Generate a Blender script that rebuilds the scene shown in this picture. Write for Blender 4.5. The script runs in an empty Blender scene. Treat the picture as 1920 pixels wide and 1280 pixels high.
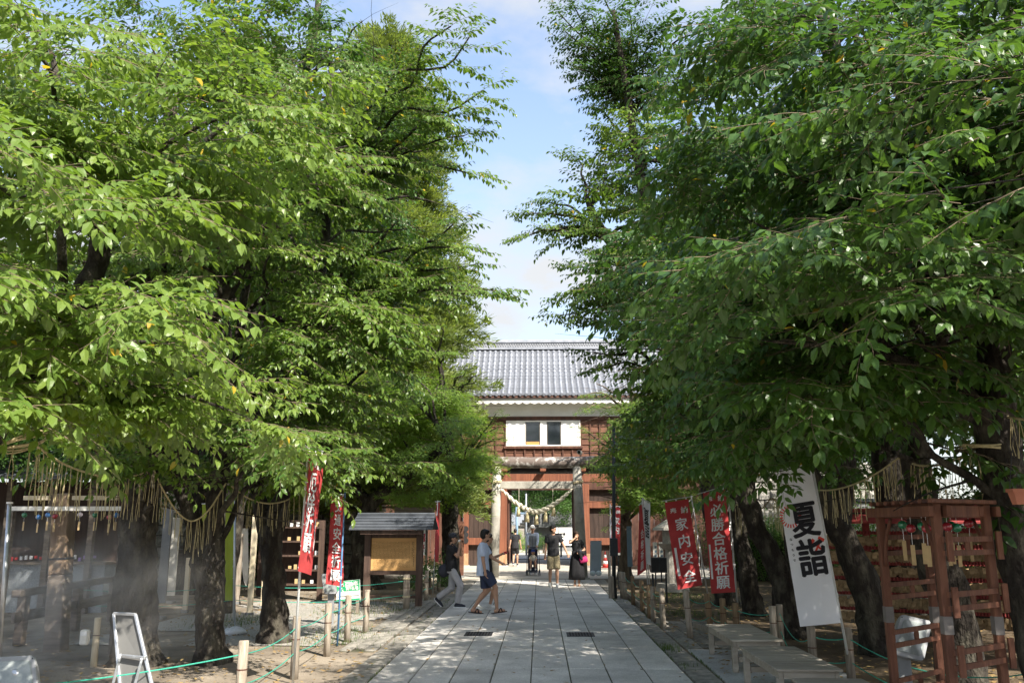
import bpy, bmesh, math, random
import numpy as np
from mathutils import Vector, Matrix, Euler, noise
R = math.radians
random.seed(7)
S = bpy.context.scene
COL = S.collection

# ------------------------------------------------------------ camera, world, sun, exposure
F = 1600.0                                    # focal length in photograph pixels (1920 wide)
CAMH = 1.88
cd = bpy.data.cameras.new('camera'); cam = bpy.data.objects.new('camera', cd); COL.objects.link(cam)
cd.sensor_width = 36; cd.lens = F / 1920 * 36; cd.clip_start = 0.05; cd.clip_end = 3000
cam.location = (0, 0, CAMH)
TILT, YAW = math.atan(340 / F), R(1.79)
cam.rotation_euler = (R(90) + TILT, 0, YAW)
S.camera = cam
CM = Euler((R(90) + TILT, 0, YAW)).to_matrix()

def ray(px, py):
    return CM @ Vector(((px - 960) / F, -(py - 640) / F, -1))
def at(px, py, Y):
    d = ray(px, py); t = Y / d.y
    return Vector((0, 0, CAMH)) + d * t
def gnd(px, py, z=0.0):
    d = ray(px, py); t = (z - CAMH) / d.z
    return Vector((0, 0, CAMH)) + d * t

SUN_EL, SUN_AZ = R(43), R(40)                 # azimuth measured from behind the camera towards the right
sd = Vector((math.cos(SUN_EL) * math.sin(SUN_AZ), -math.cos(SUN_EL) * math.cos(SUN_AZ), math.sin(SUN_EL)))
w = bpy.data.worlds.new('World'); S.world = w; w.use_nodes = True
nt = w.node_tree; N = nt.nodes; L = nt.links; N.clear()
out = N.new('ShaderNodeOutputWorld'); sky = N.new('ShaderNodeTexSky'); sky.sky_type = 'NISHITA'
sky.sun_disc = False; sky.sun_elevation = SUN_EL; sky.sun_rotation = math.atan2(sd.x, sd.y)
sky.air_density = 1.0; sky.dust_density = 1.6; sky.ozone_density = 1.2
bg = N.new('ShaderNodeBackground'); bg.inputs[1].default_value = 0.125; L.new(sky.outputs[0], bg.inputs[0])
cl = N.new('ShaderNodeBackground'); cl.inputs[0].default_value = (0.93, 0.96, 1.0, 1); cl.inputs[1].default_value = 0.315
tc = N.new('ShaderNodeTexCoord'); mp = N.new('ShaderNodeMapping'); mp.inputs['Scale'].default_value = (1.6, 1.6, 3.2)
mp.inputs['Location'].default_value = (0.35, 0.2, 0.1)
n1 = N.new('ShaderNodeTexNoise'); n1.inputs['Scale'].default_value = 2.3; n1.inputs['Detail'].default_value = 7; n1.inputs['Roughness'].default_value = 0.58
rp = N.new('ShaderNodeValToRGB'); rp.color_ramp.elements[0].position = 0.42; rp.color_ramp.elements[1].position = 0.68
rp.color_ramp.elements[0].color = (0.03, 0.03, 0.03, 1); rp.color_ramp.elements[1].color = (0.95, 0.95, 0.95, 1)
sx = N.new('ShaderNodeSeparateXYZ'); hz = N.new('ShaderNodeMapRange')
hz.inputs[1].default_value = 0.62; hz.inputs[2].default_value = 0.0; hz.inputs[3].default_value = 0.0; hz.inputs[4].default_value = 0.50
ad = N.new('ShaderNodeMath'); ad.operation = 'ADD'; ad.use_clamp = True
mx = N.new('ShaderNodeMixShader')
L.new(tc.outputs['Generated'], mp.inputs[0]); L.new(mp.outputs[0], n1.inputs[0]); L.new(n1.outputs[0], rp.inputs[0])
L.new(tc.outputs['Generated'], sx.inputs[0]); L.new(sx.outputs[2], hz.inputs[0])
L.new(rp.outputs[0], ad.inputs[0]); L.new(hz.outputs[0], ad.inputs[1]); L.new(ad.outputs[0], mx.inputs[0])
L.new(bg.outputs[0], mx.inputs[1]); L.new(cl.outputs[0], mx.inputs[2]); L.new(mx.outputs[0], out.inputs[0])
ld = bpy.data.lights.new('sun', 'SUN'); ld.energy = 3.9; ld.angle = R(0.53); ld.color = (1.0, 0.93, 0.82)
lo = bpy.data.objects.new('sun', ld); COL.objects.link(lo); lo.rotation_euler = sd.to_track_quat('Z', 'Y').to_euler(); lo.location = sd * 60
S.view_settings.view_transform = 'Standard'; S.view_settings.look = 'None'; S.view_settings.gamma = 1; S.view_settings.use_curve_mapping = False
S.view_settings.exposure = 1.55
try:
    S.cycles.max_bounces = 7; S.cycles.transparent_max_bounces = 6; S.cycles.transmission_bounces = 5; S.cycles.volume_bounces = 1
except Exception: pass

# ------------------------------------------------------------ helpers
def prop(o, label=None, cat=None, group=None, kind=None):
    if label: o['label'] = label
    if cat: o['category'] = cat
    if group: o['group'] = group
    if kind: o['kind'] = kind
    return o
def worigin(o):
    v = Vector((0, 0, 0))
    while o is not None:
        v = v + Vector(o.location); o = o.parent
    return v
def thing(name, label, cat, loc=(0, 0, 0), group=None):
    o = bpy.data.objects.new(name, None); o.empty_display_size = 0.1; o.location = loc; COL.objects.link(o)
    return prop(o, label, cat, group)
def dup(root, loc=None, rz=None, label=None, parent=None):
    c = root.copy(); COL.objects.link(c)
    if parent: c.parent = parent
    if loc is not None: c.location = loc
    if rz is not None: c.rotation_euler = (0, 0, rz)
    if label: c['label'] = label
    for ch in list(root.children): dup(ch, parent=c)
    return c

class MB:
    """collects geometry in world coordinates; build() links it as ONE mesh object"""
    def __init__(s): s.v = []; s.f = []; s.m = []; s.mi = 0
    def add(s, vs, fs):
        b = len(s.v); s.v += [Vector(p) for p in vs]
        for f in fs: s.f.append([i + b for i in f]); s.m.append(s.mi)
        return s
    def box(s, c, size, rot=None, bev=0.0):
        hx, hy, hz = [k / 2 for k in size]; c = Vector(c)
        if bev > 0 and min(hx, hy, hz) > bev * 1.2:
            vs = []
            for sx in (-1, 1):
                for sy in (-1, 1):
                    for sz in (-1, 1):
                        vs += [(sx * (hx - bev), sy * (hy - bev), sz * hz), (sx * (hx - bev), sy * hy, sz * (hz - bev)), (sx * hx, sy * (hy - bev), sz * (hz - bev))]
            bm = bmesh.new()
            for p in vs: bm.verts.new(p)
            bmesh.ops.convex_hull(bm, input=bm.verts); bm.verts.index_update()
            vv = [v.co.copy() for v in bm.verts]; ff = [[v.index for v in f.verts] for f in bm.faces]; bm.free()
        else:
            vv = [Vector((x * hx, y * hy, z * hz)) for x in (-1, 1) for y in (-1, 1) for z in (-1, 1)]
            ff = [[0, 1, 3, 2], [4, 6, 7, 5], [0, 4, 5, 1], [2, 3, 7, 6], [0, 2, 6, 4], [1, 5, 7, 3]]
        if rot is not None:
            M = rot if isinstance(rot, Matrix) else Euler(rot).to_matrix()
            vv = [M @ p for p in vv]
        return s.add([p + c for p in vv], ff)
    def span(s, x0, x1, y0, y1, z0, z1, bev=0.0):
        return s.box(((x0 + x1) / 2, (y0 + y1) / 2, (z0 + z1) / 2), (abs(x1 - x0), abs(y1 - y0), abs(z1 - z0)), None, bev)
    def bar(s, a, b, wd, th, up=(0, 0, 1), bev=0.0):
        a = Vector(a); b = Vector(b); d = b - a; ln = d.length
        if ln < 1e-6: return s
        x = d / ln; u = Vector(up)
        if abs(x.dot(u)) > 0.98: u = Vector((0, 1, 0))
        y = u.cross(x).normalized(); z = x.cross(y)
        M = Matrix((x, y, z)).transposed()
        return s.box((a + b) / 2, (ln, wd, th), M, bev)
    def tube(s, pts, rad, n=8, cap=True, jit=0.0, seed=0):
        pts = [Vector(p) for p in pts]; k = len(pts)
        if not hasattr(rad, '__len__'): rad = [rad] * k
        rnd = random.Random(seed)
        t = (pts[1] - pts[0]).normalized(); u = Vector((0, 0, 1)) if abs(t.z) < 0.9 else Vector((1, 0, 0))
        nr = (u - t * u.dot(t)).normalized(); rings = []
        prof = [1 + jit * rnd.uniform(-1, 1) for _ in range(n)]
        for i, p in enumerate(pts):
            if i: 
                t2 = (pts[min(i + 1, k - 1)] - pts[i - 1]).normalized()
                nr = (nr - t2 * nr.dot(t2))
                nr = nr.normalized() if nr.length > 1e-6 else t2.orthogonal().normalized(); t = t2
            bn = t.cross(nr)
            ring = []
            for j in range(n):
                a = 2 * math.pi * j / n; r = rad[i] * (prof[j] + (jit * 0.5 * rnd.uniform(-1, 1) if jit else 0))
                ring.append(p + nr * math.cos(a) * r + bn * math.sin(a) * r)
            rings.append(ring)
        fs = []
        for i in range(k - 1):
            for j in range(n):
                j2 = (j + 1) % n
                fs.append([i * n + j, i * n + j2, (i + 1) * n + j2, (i + 1) * n + j])
        if cap: fs.append(list(range(n))[::-1]); fs.append([(k - 1) * n + j for j in range(n)])
        return s.add([p for r in rings for p in r], fs)
    def loft(s, rings, cap=True):
        n = len(rings[0]); fs = []
        for i in range(len(rings) - 1):
            for j in range(n):
                j2 = (j + 1) % n
                fs.append([i * n + j, i * n + j2, (i + 1) * n + j2, (i + 1) * n + j])
        if cap: fs.append(list(range(n))[::-1]); fs.append([(len(rings) - 1) * n + j for j in range(n)])
        return s.add([p for r in rings for p in r], fs)
    def ball(s, c, r, n=10, m=7):
        c = Vector(c); r = Vector((r, r, r)) if not hasattr(r, '__len__') else Vector(r)
        rings = []
        for i in range(m + 1):
            a = math.pi * (0.03 + 0.94 * i / m)
            rings.append([c + Vector((r.x * math.sin(a) * math.cos(2 * math.pi * j / n), r.y * math.sin(a) * math.sin(2 * math.pi * j / n), -r.z * math.cos(a))) for j in range(n)])
        return s.loft(rings)
    def quad(s, a, b, c, d): return s.add([a, b, c, d], [[0, 1, 2, 3]])
    def build(s, name, mats, parent=None, smooth=False, label=None, kind=None, cat=None, group=None, loc=None):
        me = bpy.data.meshes.new(name)
        off = worigin(parent) if parent is not None else Vector((0, 0, 0))
        if loc is not None: off = off + Vector(loc) if parent is None else Vector(loc)
        me.from_pydata([tuple(p - off) for p in s.v], [], s.f)
        if not isinstance(mats, (list, tuple)): mats = [mats]
        for m in mats: me.materials.append(m)
        if len(mats) > 1: me.polygons.foreach_set('material_index', s.m)
        if smooth: me.polygons.foreach_set('use_smooth', [True] * len(me.polygons))
        me.update()
        o = bpy.data.objects.new(name, me); COL.objects.link(o)
        if parent is not None:
            o.parent = parent
            if loc is not None: o.location = Vector(loc) - worigin(parent)
        elif loc is not None: o.location = loc
        return prop(o, label, cat, group, kind)

def smooth_path(pts, k=6):
    """Catmull-Rom through points"""
    pts = [Vector(p) for p in pts]
    if len(pts) < 3: return [pts[0].lerp(pts[1], i / k) for i in range(k + 1)]
    P = [pts[0] * 2 - pts[1]] + pts + [pts[-1] * 2 - pts[-2]]; o = []
    for i in range(1, len(P) - 2):
        for j in range(k):
            t = j / k; a, b, c, d = P[i - 1], P[i], P[i + 1], P[i + 2]
            o.append(0.5 * ((2 * b) + (c - a) * t + (2 * a - 5 * b + 4 * c - d) * t * t + (3 * b - a - 3 * c + d) * t ** 3))
    o.append(pts[-1]); return o
def interp(vals, t):
    x = t * (len(vals) - 1); i = min(int(x), len(vals) - 2); return vals[i] * (1 - (x - i)) + vals[i + 1] * (x - i)

# ------------------------------------------------------------ materials
_m = {}
def mat(name, col, rough=0.8, var=0.12, scale=3.0, bump=0.0, bscale=60.0, bdist=.02, spec=0.3, metal=0.0, stretch=None, col2=None, detail=6, ramp=(0.35, 0.65), blotch=0.0, rnd=0.0, trans=0.0):
    if name in _m: return _m[name]
    m = bpy.data.materials.new(name); m.use_nodes = True; nt = m.node_tree; N = nt.nodes; L = nt.links
    b = N['Principled BSDF']; b.inputs['Roughness'].default_value = rough; b.inputs['Metallic'].default_value = metal
    b.inputs['Specular IOR Level'].default_value = spec
    c = Vector(col)
    tc = N.new('ShaderNodeTexCoord'); mp = N.new('ShaderNodeMapping'); L.new(tc.outputs['Object'], mp.inputs[0])
    if stretch: mp.inputs['Scale'].default_value = stretch
    n = N.new('ShaderNodeTexNoise'); n.inputs['Scale'].default_value = scale; n.inputs['Detail'].default_value = detail; n.inputs['Roughness'].default_value = 0.6
    L.new(mp.outputs[0], n.inputs[0])
    r = N.new('ShaderNodeValToRGB'); L.new(n.outputs[0], r.inputs[0])
    r.color_ramp.elements[0].position = ramp[0]; r.color_ramp.elements[1].position = ramp[1]
    c2 = Vector(col2) if col2 else c * (1 + var); c1 = c if col2 else c * (1 - var)
    r.color_ramp.elements[0].color = (*c1, 1); r.color_ramp.elements[1].color = (*c2, 1)
    last = r.outputs[0]
    if rnd > 0:
        oi = N.new('ShaderNodeObjectInfo'); mr = N.new('ShaderNodeMapRange'); L.new(oi.outputs['Random'], mr.inputs[0])
        mr.inputs[3].default_value = 1 - rnd; mr.inputs[4].default_value = 1 + rnd
        h = N.new('ShaderNodeHueSaturation'); L.new(mr.outputs[0], h.inputs['Value']); L.new(last, h.inputs['Color']); last = h.outputs[0]
    if blotch > 0:
        n3 = N.new('ShaderNodeTexNoise'); n3.inputs['Scale'].default_value = 1.1; n3.inputs['Detail'].default_value = 8; n3.inputs['Roughness'].default_value = .65
        g3 = N.new('ShaderNodeNewGeometry'); L.new(g3.outputs['Position'], n3.inputs[0]); r3 = N.new('ShaderNodeMapRange'); L.new(n3.outputs[0], r3.inputs[0])
        r3.inputs[1].default_value = .3; r3.inputs[2].default_value = .7; r3.inputs[3].default_value = 1 - blotch; r3.inputs[4].default_value = 1 + blotch * .6
        h3 = N.new('ShaderNodeHueSaturation'); L.new(r3.outputs[0], h3.inputs['Value']); L.new(last, h3.inputs['Color']); last = h3.outputs[0]
    L.new(last, b.inputs['Base Color'])
    if bump > 0:
        n2 = N.new('ShaderNodeTexNoise'); n2.inputs['Scale'].default_value = bscale; n2.inputs['Detail'].default_value = 4
        L.new(mp.outputs[0], n2.inputs[0]); bp = N.new('ShaderNodeBump'); bp.inputs['Strength'].default_value = bump; bp.inputs['Distance'].default_value = bdist
        L.new(n2.outputs[0], bp.inputs['Height']); L.new(bp.outputs[0], b.inputs['Normal'])
    if trans > 0:
        tb = N.new('ShaderNodeBsdfTranslucent'); L.new(last, tb.inputs[0]); ms = N.new('ShaderNodeMixShader'); ms.inputs[0].default_value = trans
        L.new(b.outputs[0], ms.inputs[1]); L.new(tb.outputs[0], ms.inputs[2]); L.new(ms.outputs[0], N['Material Output'].inputs[0])
    _m[name] = m; return m

def leaf_mat(name, dark, light, back, yellow=0.004, tr=0.36, rough=0.42):
    m = bpy.data.materials.new(name); m.use_nodes = True; nt = m.node_tree; N = nt.nodes; L = nt.links
    b = N['Principled BSDF']; b.inputs['Roughness'].default_value = rough; b.inputs['Specular IOR Level'].default_value = 0.35
    ti = N.new('ShaderNodeAttribute'); ti.attribute_type = 'INSTANCER'; ti.attribute_name = 'tint'
    lf = N.new('ShaderNodeAttribute'); lf.attribute_name = 'leaf'
    a = N.new('ShaderNodeMath'); a.operation = 'ADD'; L.new(ti.outputs['Fac'], a.inputs[0]); L.new(lf.outputs['Fac'], a.inputs[1])
    fr = N.new('ShaderNodeMath'); fr.operation = 'MULTIPLY'; fr.inputs[1].default_value = 0.5; L.new(a.outputs[0], fr.inputs[0])
    mix = N.new('ShaderNodeMix'); mix.data_type = 'RGBA'; mix.inputs[6].default_value = (*dark, 1); mix.inputs[7].default_value = (*light, 1)
    L.new(fr.outputs[0], mix.inputs[0])
    # a few yellow leaves
    m1 = N.new('ShaderNodeMath'); m1.operation = 'MULTIPLY'; m1.inputs[1].default_value = 91.7; L.new(a.outputs[0], m1.inputs[0])
    m2 = N.new('ShaderNodeMath'); m2.operation = 'FRACT'; L.new(m1.outputs[0], m2.inputs[0])
    m3 = N.new('ShaderNodeMath'); m3.operation = 'LESS_THAN'; m3.inputs[1].default_value = yellow; L.new(m2.outputs[0], m3.inputs[0])
    mix2 = N.new('ShaderNodeMix'); mix2.data_type = 'RGBA'; mix2.inputs[7].default_value = (0.42, 0.30, 0.03, 1)
    L.new(m3.outputs[0], mix2.inputs[0]); L.new(mix.outputs[2], mix2.inputs[6])
    ge = N.new('ShaderNodeNewGeometry'); mix3 = N.new('ShaderNodeMix'); mix3.data_type = 'RGBA'; mix3.inputs[7].default_value = (*back, 1)
    mb = N.new('ShaderNodeMath'); mb.operation = 'MULTIPLY'; mb.inputs[1].default_value = 0.6; L.new(ge.outputs['Backfacing'], mb.inputs[0])
    L.new(mb.outputs[0], mix3.inputs[0]); L.new(mix2.outputs[2], mix3.inputs[6]); L.new(mix3.outputs[2], b.inputs['Base Color'])
    tb = N.new('ShaderNodeBsdfTranslucent'); br = N.new('ShaderNodeMix'); br.data_type = 'RGBA'; br.blend_type = 'MULTIPLY'; br.inputs[0].default_value = 1
    br.inputs[7].default_value = (1.75, 1.8, 0.75, 1); L.new(mix2.outputs[2], br.inputs[6]); L.new(br.outputs[2], tb.inputs[0])
    ms = N.new('ShaderNodeMixShader'); ms.inputs[0].default_value = tr
    L.new(b.outputs[0], ms.inputs[1]); L.new(tb.outputs[0], ms.inputs[2]); L.new(ms.outputs[0], N['Material Output'].inputs[0])
    return m

M_BARK = mat('cherry_bark', (0.028, 0.023, 0.019), 0.95, scale=7, col2=(0.115, 0.105, 0.080), bump=1.0, bscale=26, bdist=.06, stretch=(1, 1, 0.45), ramp=(.45, .72))
M_BARKR = mat('rough_bark', (0.075, 0.055, 0.040), 0.95, scale=9, col2=(0.17, 0.13, 0.095), bump=1.0, bscale=20, stretch=(1, 1, 0.3))
M_TWIG = mat('twig_bark', (0.10, 0.075, 0.05), 0.9, scale=8, col2=(0.19, 0.15, 0.10))
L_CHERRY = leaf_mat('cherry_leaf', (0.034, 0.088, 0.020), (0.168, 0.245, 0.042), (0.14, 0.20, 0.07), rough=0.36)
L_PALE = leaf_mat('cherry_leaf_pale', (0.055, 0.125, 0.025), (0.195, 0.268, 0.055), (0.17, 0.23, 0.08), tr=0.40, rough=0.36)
L_SHADED = leaf_mat('cherry_leaf_shaded', (0.022, 0.066, 0.018), (0.098, 0.178, 0.036), (0.09, 0.15, 0.055), rough=0.36)  # cherry leaf darkened: shade, mostly of the right-hand trees, put into the colour
L_MAPLE = leaf_mat('maple_leaf', (0.075, 0.150, 0.026), (0.225, 0.330, 0.060), (0.19, 0.28, 0.08), yellow=0.004, tr=0.45)
L_FAR = leaf_mat('broad_leaf', (0.030, 0.085, 0.018), (0.085, 0.165, 0.030), (0.08, 0.14, 0.05), yellow=0.0)
L_CEDAR = leaf_mat('cedar_needle', (0.080, 0.125, 0.035), (0.220, 0.265, 0.080), (0.14, 0.18, 0.06), yellow=0.0, tr=0.4, rough=0.6)

# ------------------------------------------------------------ foliage: sprays of real leaves, spread through a crown by geometry nodes
def leaf_geo(V, Fc, A, base, direc, nrm, ln, wd, curl, val):
    d = direc.normalized(); s_ = d.cross(nrm).normalized(); n = s_.cross(d).normalized()
    b = len(V)
    P = lambda t, w_, h: base + d * (ln * t) + s_ * w_ + n * h
    V += [P(0, 0, 0), P(.34, 0, -.015 * ln * 8 * wd / .05 * .1), P(.34, wd * .5, .10 * wd), P(.34, -wd * .5, .10 * wd),
          P(.70, 0, -curl * ln * .35), P(.70, wd * .36, -curl * ln * .28), P(.70, -wd * .36, -curl * ln * .28), P(1.0, 0, -curl * ln)]
    for f in ([0, 2, 1], [0, 1, 3], [1, 2, 5, 4], [3, 1, 4, 6], [4, 5, 7], [6, 4, 7]):
        Fc.append([i + b for i in f]); A.append(val)

def spray_cherry(seed, ln=0.95, nleaf=15, side=5, leaf=0.124):
    """an arching twig with side twigs; alternate leaves that hang outward and down"""
    rnd = random.Random(seed); V = []; Fc = []; A = []; TW = []
    def twig(p0, d0, l, n, rad):
        p = p0.copy(); d = d0.copy(); path = [p.copy()]
        for i in range(n):
            d = (d + Vector((rnd.uniform(-.10, .10), rnd.uniform(-.10, .10), rnd.uniform(-.09, .035)))).normalized()
            p = p + d * (l / n); path.append(p.copy())
            sd_ = 1 if i % 2 else -1
            lat = Vector((-d.y, d.x, 0)).normalized() * sd_
            ld_ = (lat * rnd.uniform(.6, 1.0) + d * rnd.uniform(.35, .9) + Vector((0, 0, rnd.uniform(-.85, -.05)))).normalized()
            nr = Vector((rnd.uniform(-.35, .35), rnd.uniform(-.35, .35), 1))
            L_ = leaf * rnd.uniform(.55, 1.28)
            leaf_geo(V, Fc, A, p + ld_ * .015, ld_, nr, L_, L_ * rnd.uniform(.46, .58), rnd.uniform(.10, .34), rnd.random())
        L_ = leaf * .9
        leaf_geo(V, Fc, A, p, (d + Vector((0, 0, -.3))).normalized(), Vector((0, 0, 1)), L_, L_ * .45, .2, rnd.random())
        TW.append((path, rad)); return path
    main = twig(Vector((0, 0, 0)), Vector((1, 0, .12)), ln, nleaf, .005)
    for k in range(side):
        q = main[int((0.08 + 0.72 * k / side) * nleaf)]; sg = 1 if k % 2 else -1
        dd = Vector((rnd.uniform(.6, .9), sg * rnd.uniform(.5, .9), rnd.uniform(-.15, .25))).normalized()
        twig(q, dd, ln * rnd.uniform(.28, .52), int(nleaf * rnd.uniform(.35, .5)), .0035)
    return V, Fc, A, TW
def spray_fine(seed, n=70, ln=0.8, leaf=0.06, flat=0.10):
    """maple-like flat fan of small leaves"""
    rnd = random.Random(seed); V = []; Fc = []; A = []; TW = [([Vector((0, 0, 0)), Vector((ln * .5, 0, .02)), Vector((ln, 0, -.08))], .004)]
    for i in range(n):
        t = rnd.random() ** .8; y = rnd.uniform(-1, 1) * .38 * ln * (1.15 - t * .8)
        p = Vector((t * ln, y, rnd.gauss(0, flat * .4) - .10 * t * t - abs(y) * .12))
        a = math.atan2(y, .3) + rnd.gauss(0, .7)
        for q in range(2):
            aa = a + (q - .5) * 1.0
            d = Vector((math.cos(aa), math.sin(aa), rnd.uniform(-.6, .1))); nr = Vector((rnd.uniform(-.4, .4), rnd.uniform(-.4, .4), 1))
            leaf_geo(V, Fc, A, p, d, nr, leaf * rnd.uniform(.7, 1.2), leaf * .42, .18, rnd.random())
    return V, Fc, A, TW
def spray_broad(seed, n=90, r=.55, leaf=0.085):
    """an irregular clump for trees farther off"""
    rnd = random.Random(seed); V = []; Fc = []; A = []; TW = [([Vector((0, 0, 0)), Vector((r, 0, .05))], .006)]
    for i in range(n):
        p = Vector((rnd.gauss(r * .6, r * .42), rnd.gauss(0, r * .42), rnd.gauss(0, r * .24)))
        d = Vector((rnd.uniform(-.4, 1), rnd.uniform(-1, 1), rnd.uniform(-.9, .2))); nr = Vector((rnd.uniform(-.6, .6), rnd.uniform(-.6, .6), 1))
        leaf_geo(V, Fc, A, p, d, nr, leaf * rnd.uniform(.7, 1.25), leaf * .5, .2, rnd.random())
    return V, Fc, A, TW
def spray_cedar(seed, n=85, ln=.75):
    """a drooping tuft of thin needle shoots"""
    rnd = random.Random(seed); V = []; Fc = []; A = []; TW = [([Vector((0, 0, 0)), Vector((ln * .6, 0, -.06)), Vector((ln, 0, .04))], .008)]
    for i in range(n):
        t = rnd.random(); p = Vector((t * ln, rnd.gauss(0, .05 + .07 * (1 - abs(t - .5))), -.08 * t + rnd.gauss(0, .05)))
        d = Vector((rnd.uniform(.3, 1.2), rnd.uniform(-1, 1), rnd.uniform(-.5, .95))).normalized(); l = rnd.uniform(.10, .22)
        leaf_geo(V, Fc, A, p, d, Vector((rnd.uniform(-1, 1), rnd.uniform(-1, 1), 1)), l, .034, .12, rnd.random())
    return V, Fc, A, TW
SPR = {'cherry': [spray_cherry(11), spray_cherry(12, 1.05, 19, 6), spray_cherry(13, .8, 14, 4), spray_cherry(14, .9, 15, 6)],
       'maple': [spray_fine(21), spray_fine(22, 80, .9), spray_fine(23, 60, .7)],
       'broad': [spray_broad(31), spray_broad(32, 100, .6), spray_broad(33, 80, .5)],
       'cedar': [spray_cedar(41), spray_cedar(42, 95, .85), spray_cedar(43, 75, .65)]}
for k_ in SPR: SPR[k_] = [(V, Fc, A, TW) for V, Fc, A, TW in SPR[k_]]

_ng = {}
def spray_nodes(nt_):
    if nt_ in _ng: return _ng[nt_]
    g = bpy.data.node_groups.new('foliage_%d' % nt_, 'GeometryNodeTree')
    g.interface.new_socket('Geometry', in_out='INPUT', socket_type='NodeSocketGeometry')
    g.interface.new_socket('Geometry', in_out='OUTPUT', socket_type='NodeSocketGeometry')
    N = g.nodes; L = g.links; gi = N.new('NodeGroupInput'); go = N.new('NodeGroupOutput'); jn = N.new('GeometryNodeJoinGeometry')
    def attr(nm, ty):
        a = N.new('GeometryNodeInputNamedAttribute'); a.data_type = ty; a.inputs[0].default_value = nm; return a.outputs[0]
    def eq(sock, v):
        c = N.new('FunctionNodeCompare'); c.data_type = 'INT'; c.operation = 'EQUAL'; L.new(sock, c.inputs[2]); c.inputs[3].default_value = v; return c.outputs[0]
    tm = attr('tmpl', 'INT')
    sp = N.new('GeometryNodeSeparateGeometry'); sp.domain = 'POINT'; L.new(gi.outputs[0], sp.inputs[0]); L.new(eq(tm, 0), sp.inputs[1])
    er = N.new('FunctionNodeEulerToRotation'); L.new(attr('rot', 'FLOAT_VECTOR'), er.inputs[0])
    sc = attr('sc', 'FLOAT'); pk = attr('pick', 'INT')
    for k in range(nt_):
        st = N.new('GeometryNodeSeparateGeometry'); st.domain = 'POINT'; L.new(sp.outputs[1], st.inputs[0]); L.new(eq(tm, k + 1), st.inputs[1])
        ip = N.new('GeometryNodeInstanceOnPoints'); L.new(sp.outputs[0], ip.inputs['Points']); L.new(eq(pk, k), ip.inputs['Selection'])
        L.new(st.outputs[0], ip.inputs['Instance']); L.new(er.outputs[0], ip.inputs['Rotation']); L.new(sc, ip.inputs['Scale'])
        L.new(ip.outputs[0], jn.inputs[0])
    L.new(jn.outputs[0], go.inputs[0]); _ng[nt_] = g; return g

def make_crown(parent, kind, lmat, pts, tmat=None, leafscale=1.0):
    """pts: list of (pos, yaw, pitch, roll, scale, tint)"""
    T = SPR[kind]; V = []; Fc = []; mi = []; la = []; tm = []
    for k, (v, f, a, tw) in enumerate(T):
        b = len(V); V += [tuple(p) for p in v]; Fc += [[i + b for i in q] for q in f]; mi += [0] * len(f); tm += [k + 1] * len(v)
        lv = [0.0] * len(v)
        for q, val in zip(f, a):
            for i in q: lv[i] = val
        la += lv
        t = MB()
        for path, rad in tw: t.tube(path, [rad * (1 - .7 * i / (len(path) - 1)) for i in range(len(path))], 3, False)
        b = len(V); V += [tuple(p) for p in t.v]; Fc += [[i + b for i in q] for q in t.f]; mi += [1] * len(t.f); tm += [k + 1] * len(t.v); la += [0.0] * len(t.v)
    off = worigin(parent); n0 = len(V); V += [tuple(Vector(p[0]) - off) for p in pts]
    me = bpy.data.meshes.new('crown'); me.from_pydata(V, [], Fc)
    me.materials.append(lmat); me.materials.append(tmat or M_TWIG); me.polygons.foreach_set('material_index', mi)
    n = len(V)
    def A(nm, ty, vals, fld='value'):
        at_ = me.attributes.new(nm, ty, 'POINT'); at_.data.foreach_set(fld, np.array(vals).ravel())
    z = [0.0] * n0
    A('tmpl', 'INT', tm + [0] * len(pts)); A('leaf', 'FLOAT', la + [0.0] * len(pts))
    A('pick', 'INT', [0] * n0 + [random.randrange(len(T)) for _ in pts])
    A('sc', 'FLOAT', z + [p[4] for p in pts]); A('tint', 'FLOAT', z + [p[5] for p in pts])
    A('rot', 'FLOAT_VECTOR', [(0, 0, 0)] * n0 + [(p[3], p[2], p[1]) for p in pts], 'vector')
    o = bpy.data.objects.new('crown', me); COL.objects.link(o); o.parent = parent; o['kind'] = 'stuff'
    md = o.modifiers.new('foliage', 'NODES'); md.node_group = spray_nodes(len(T))
    return o

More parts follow.
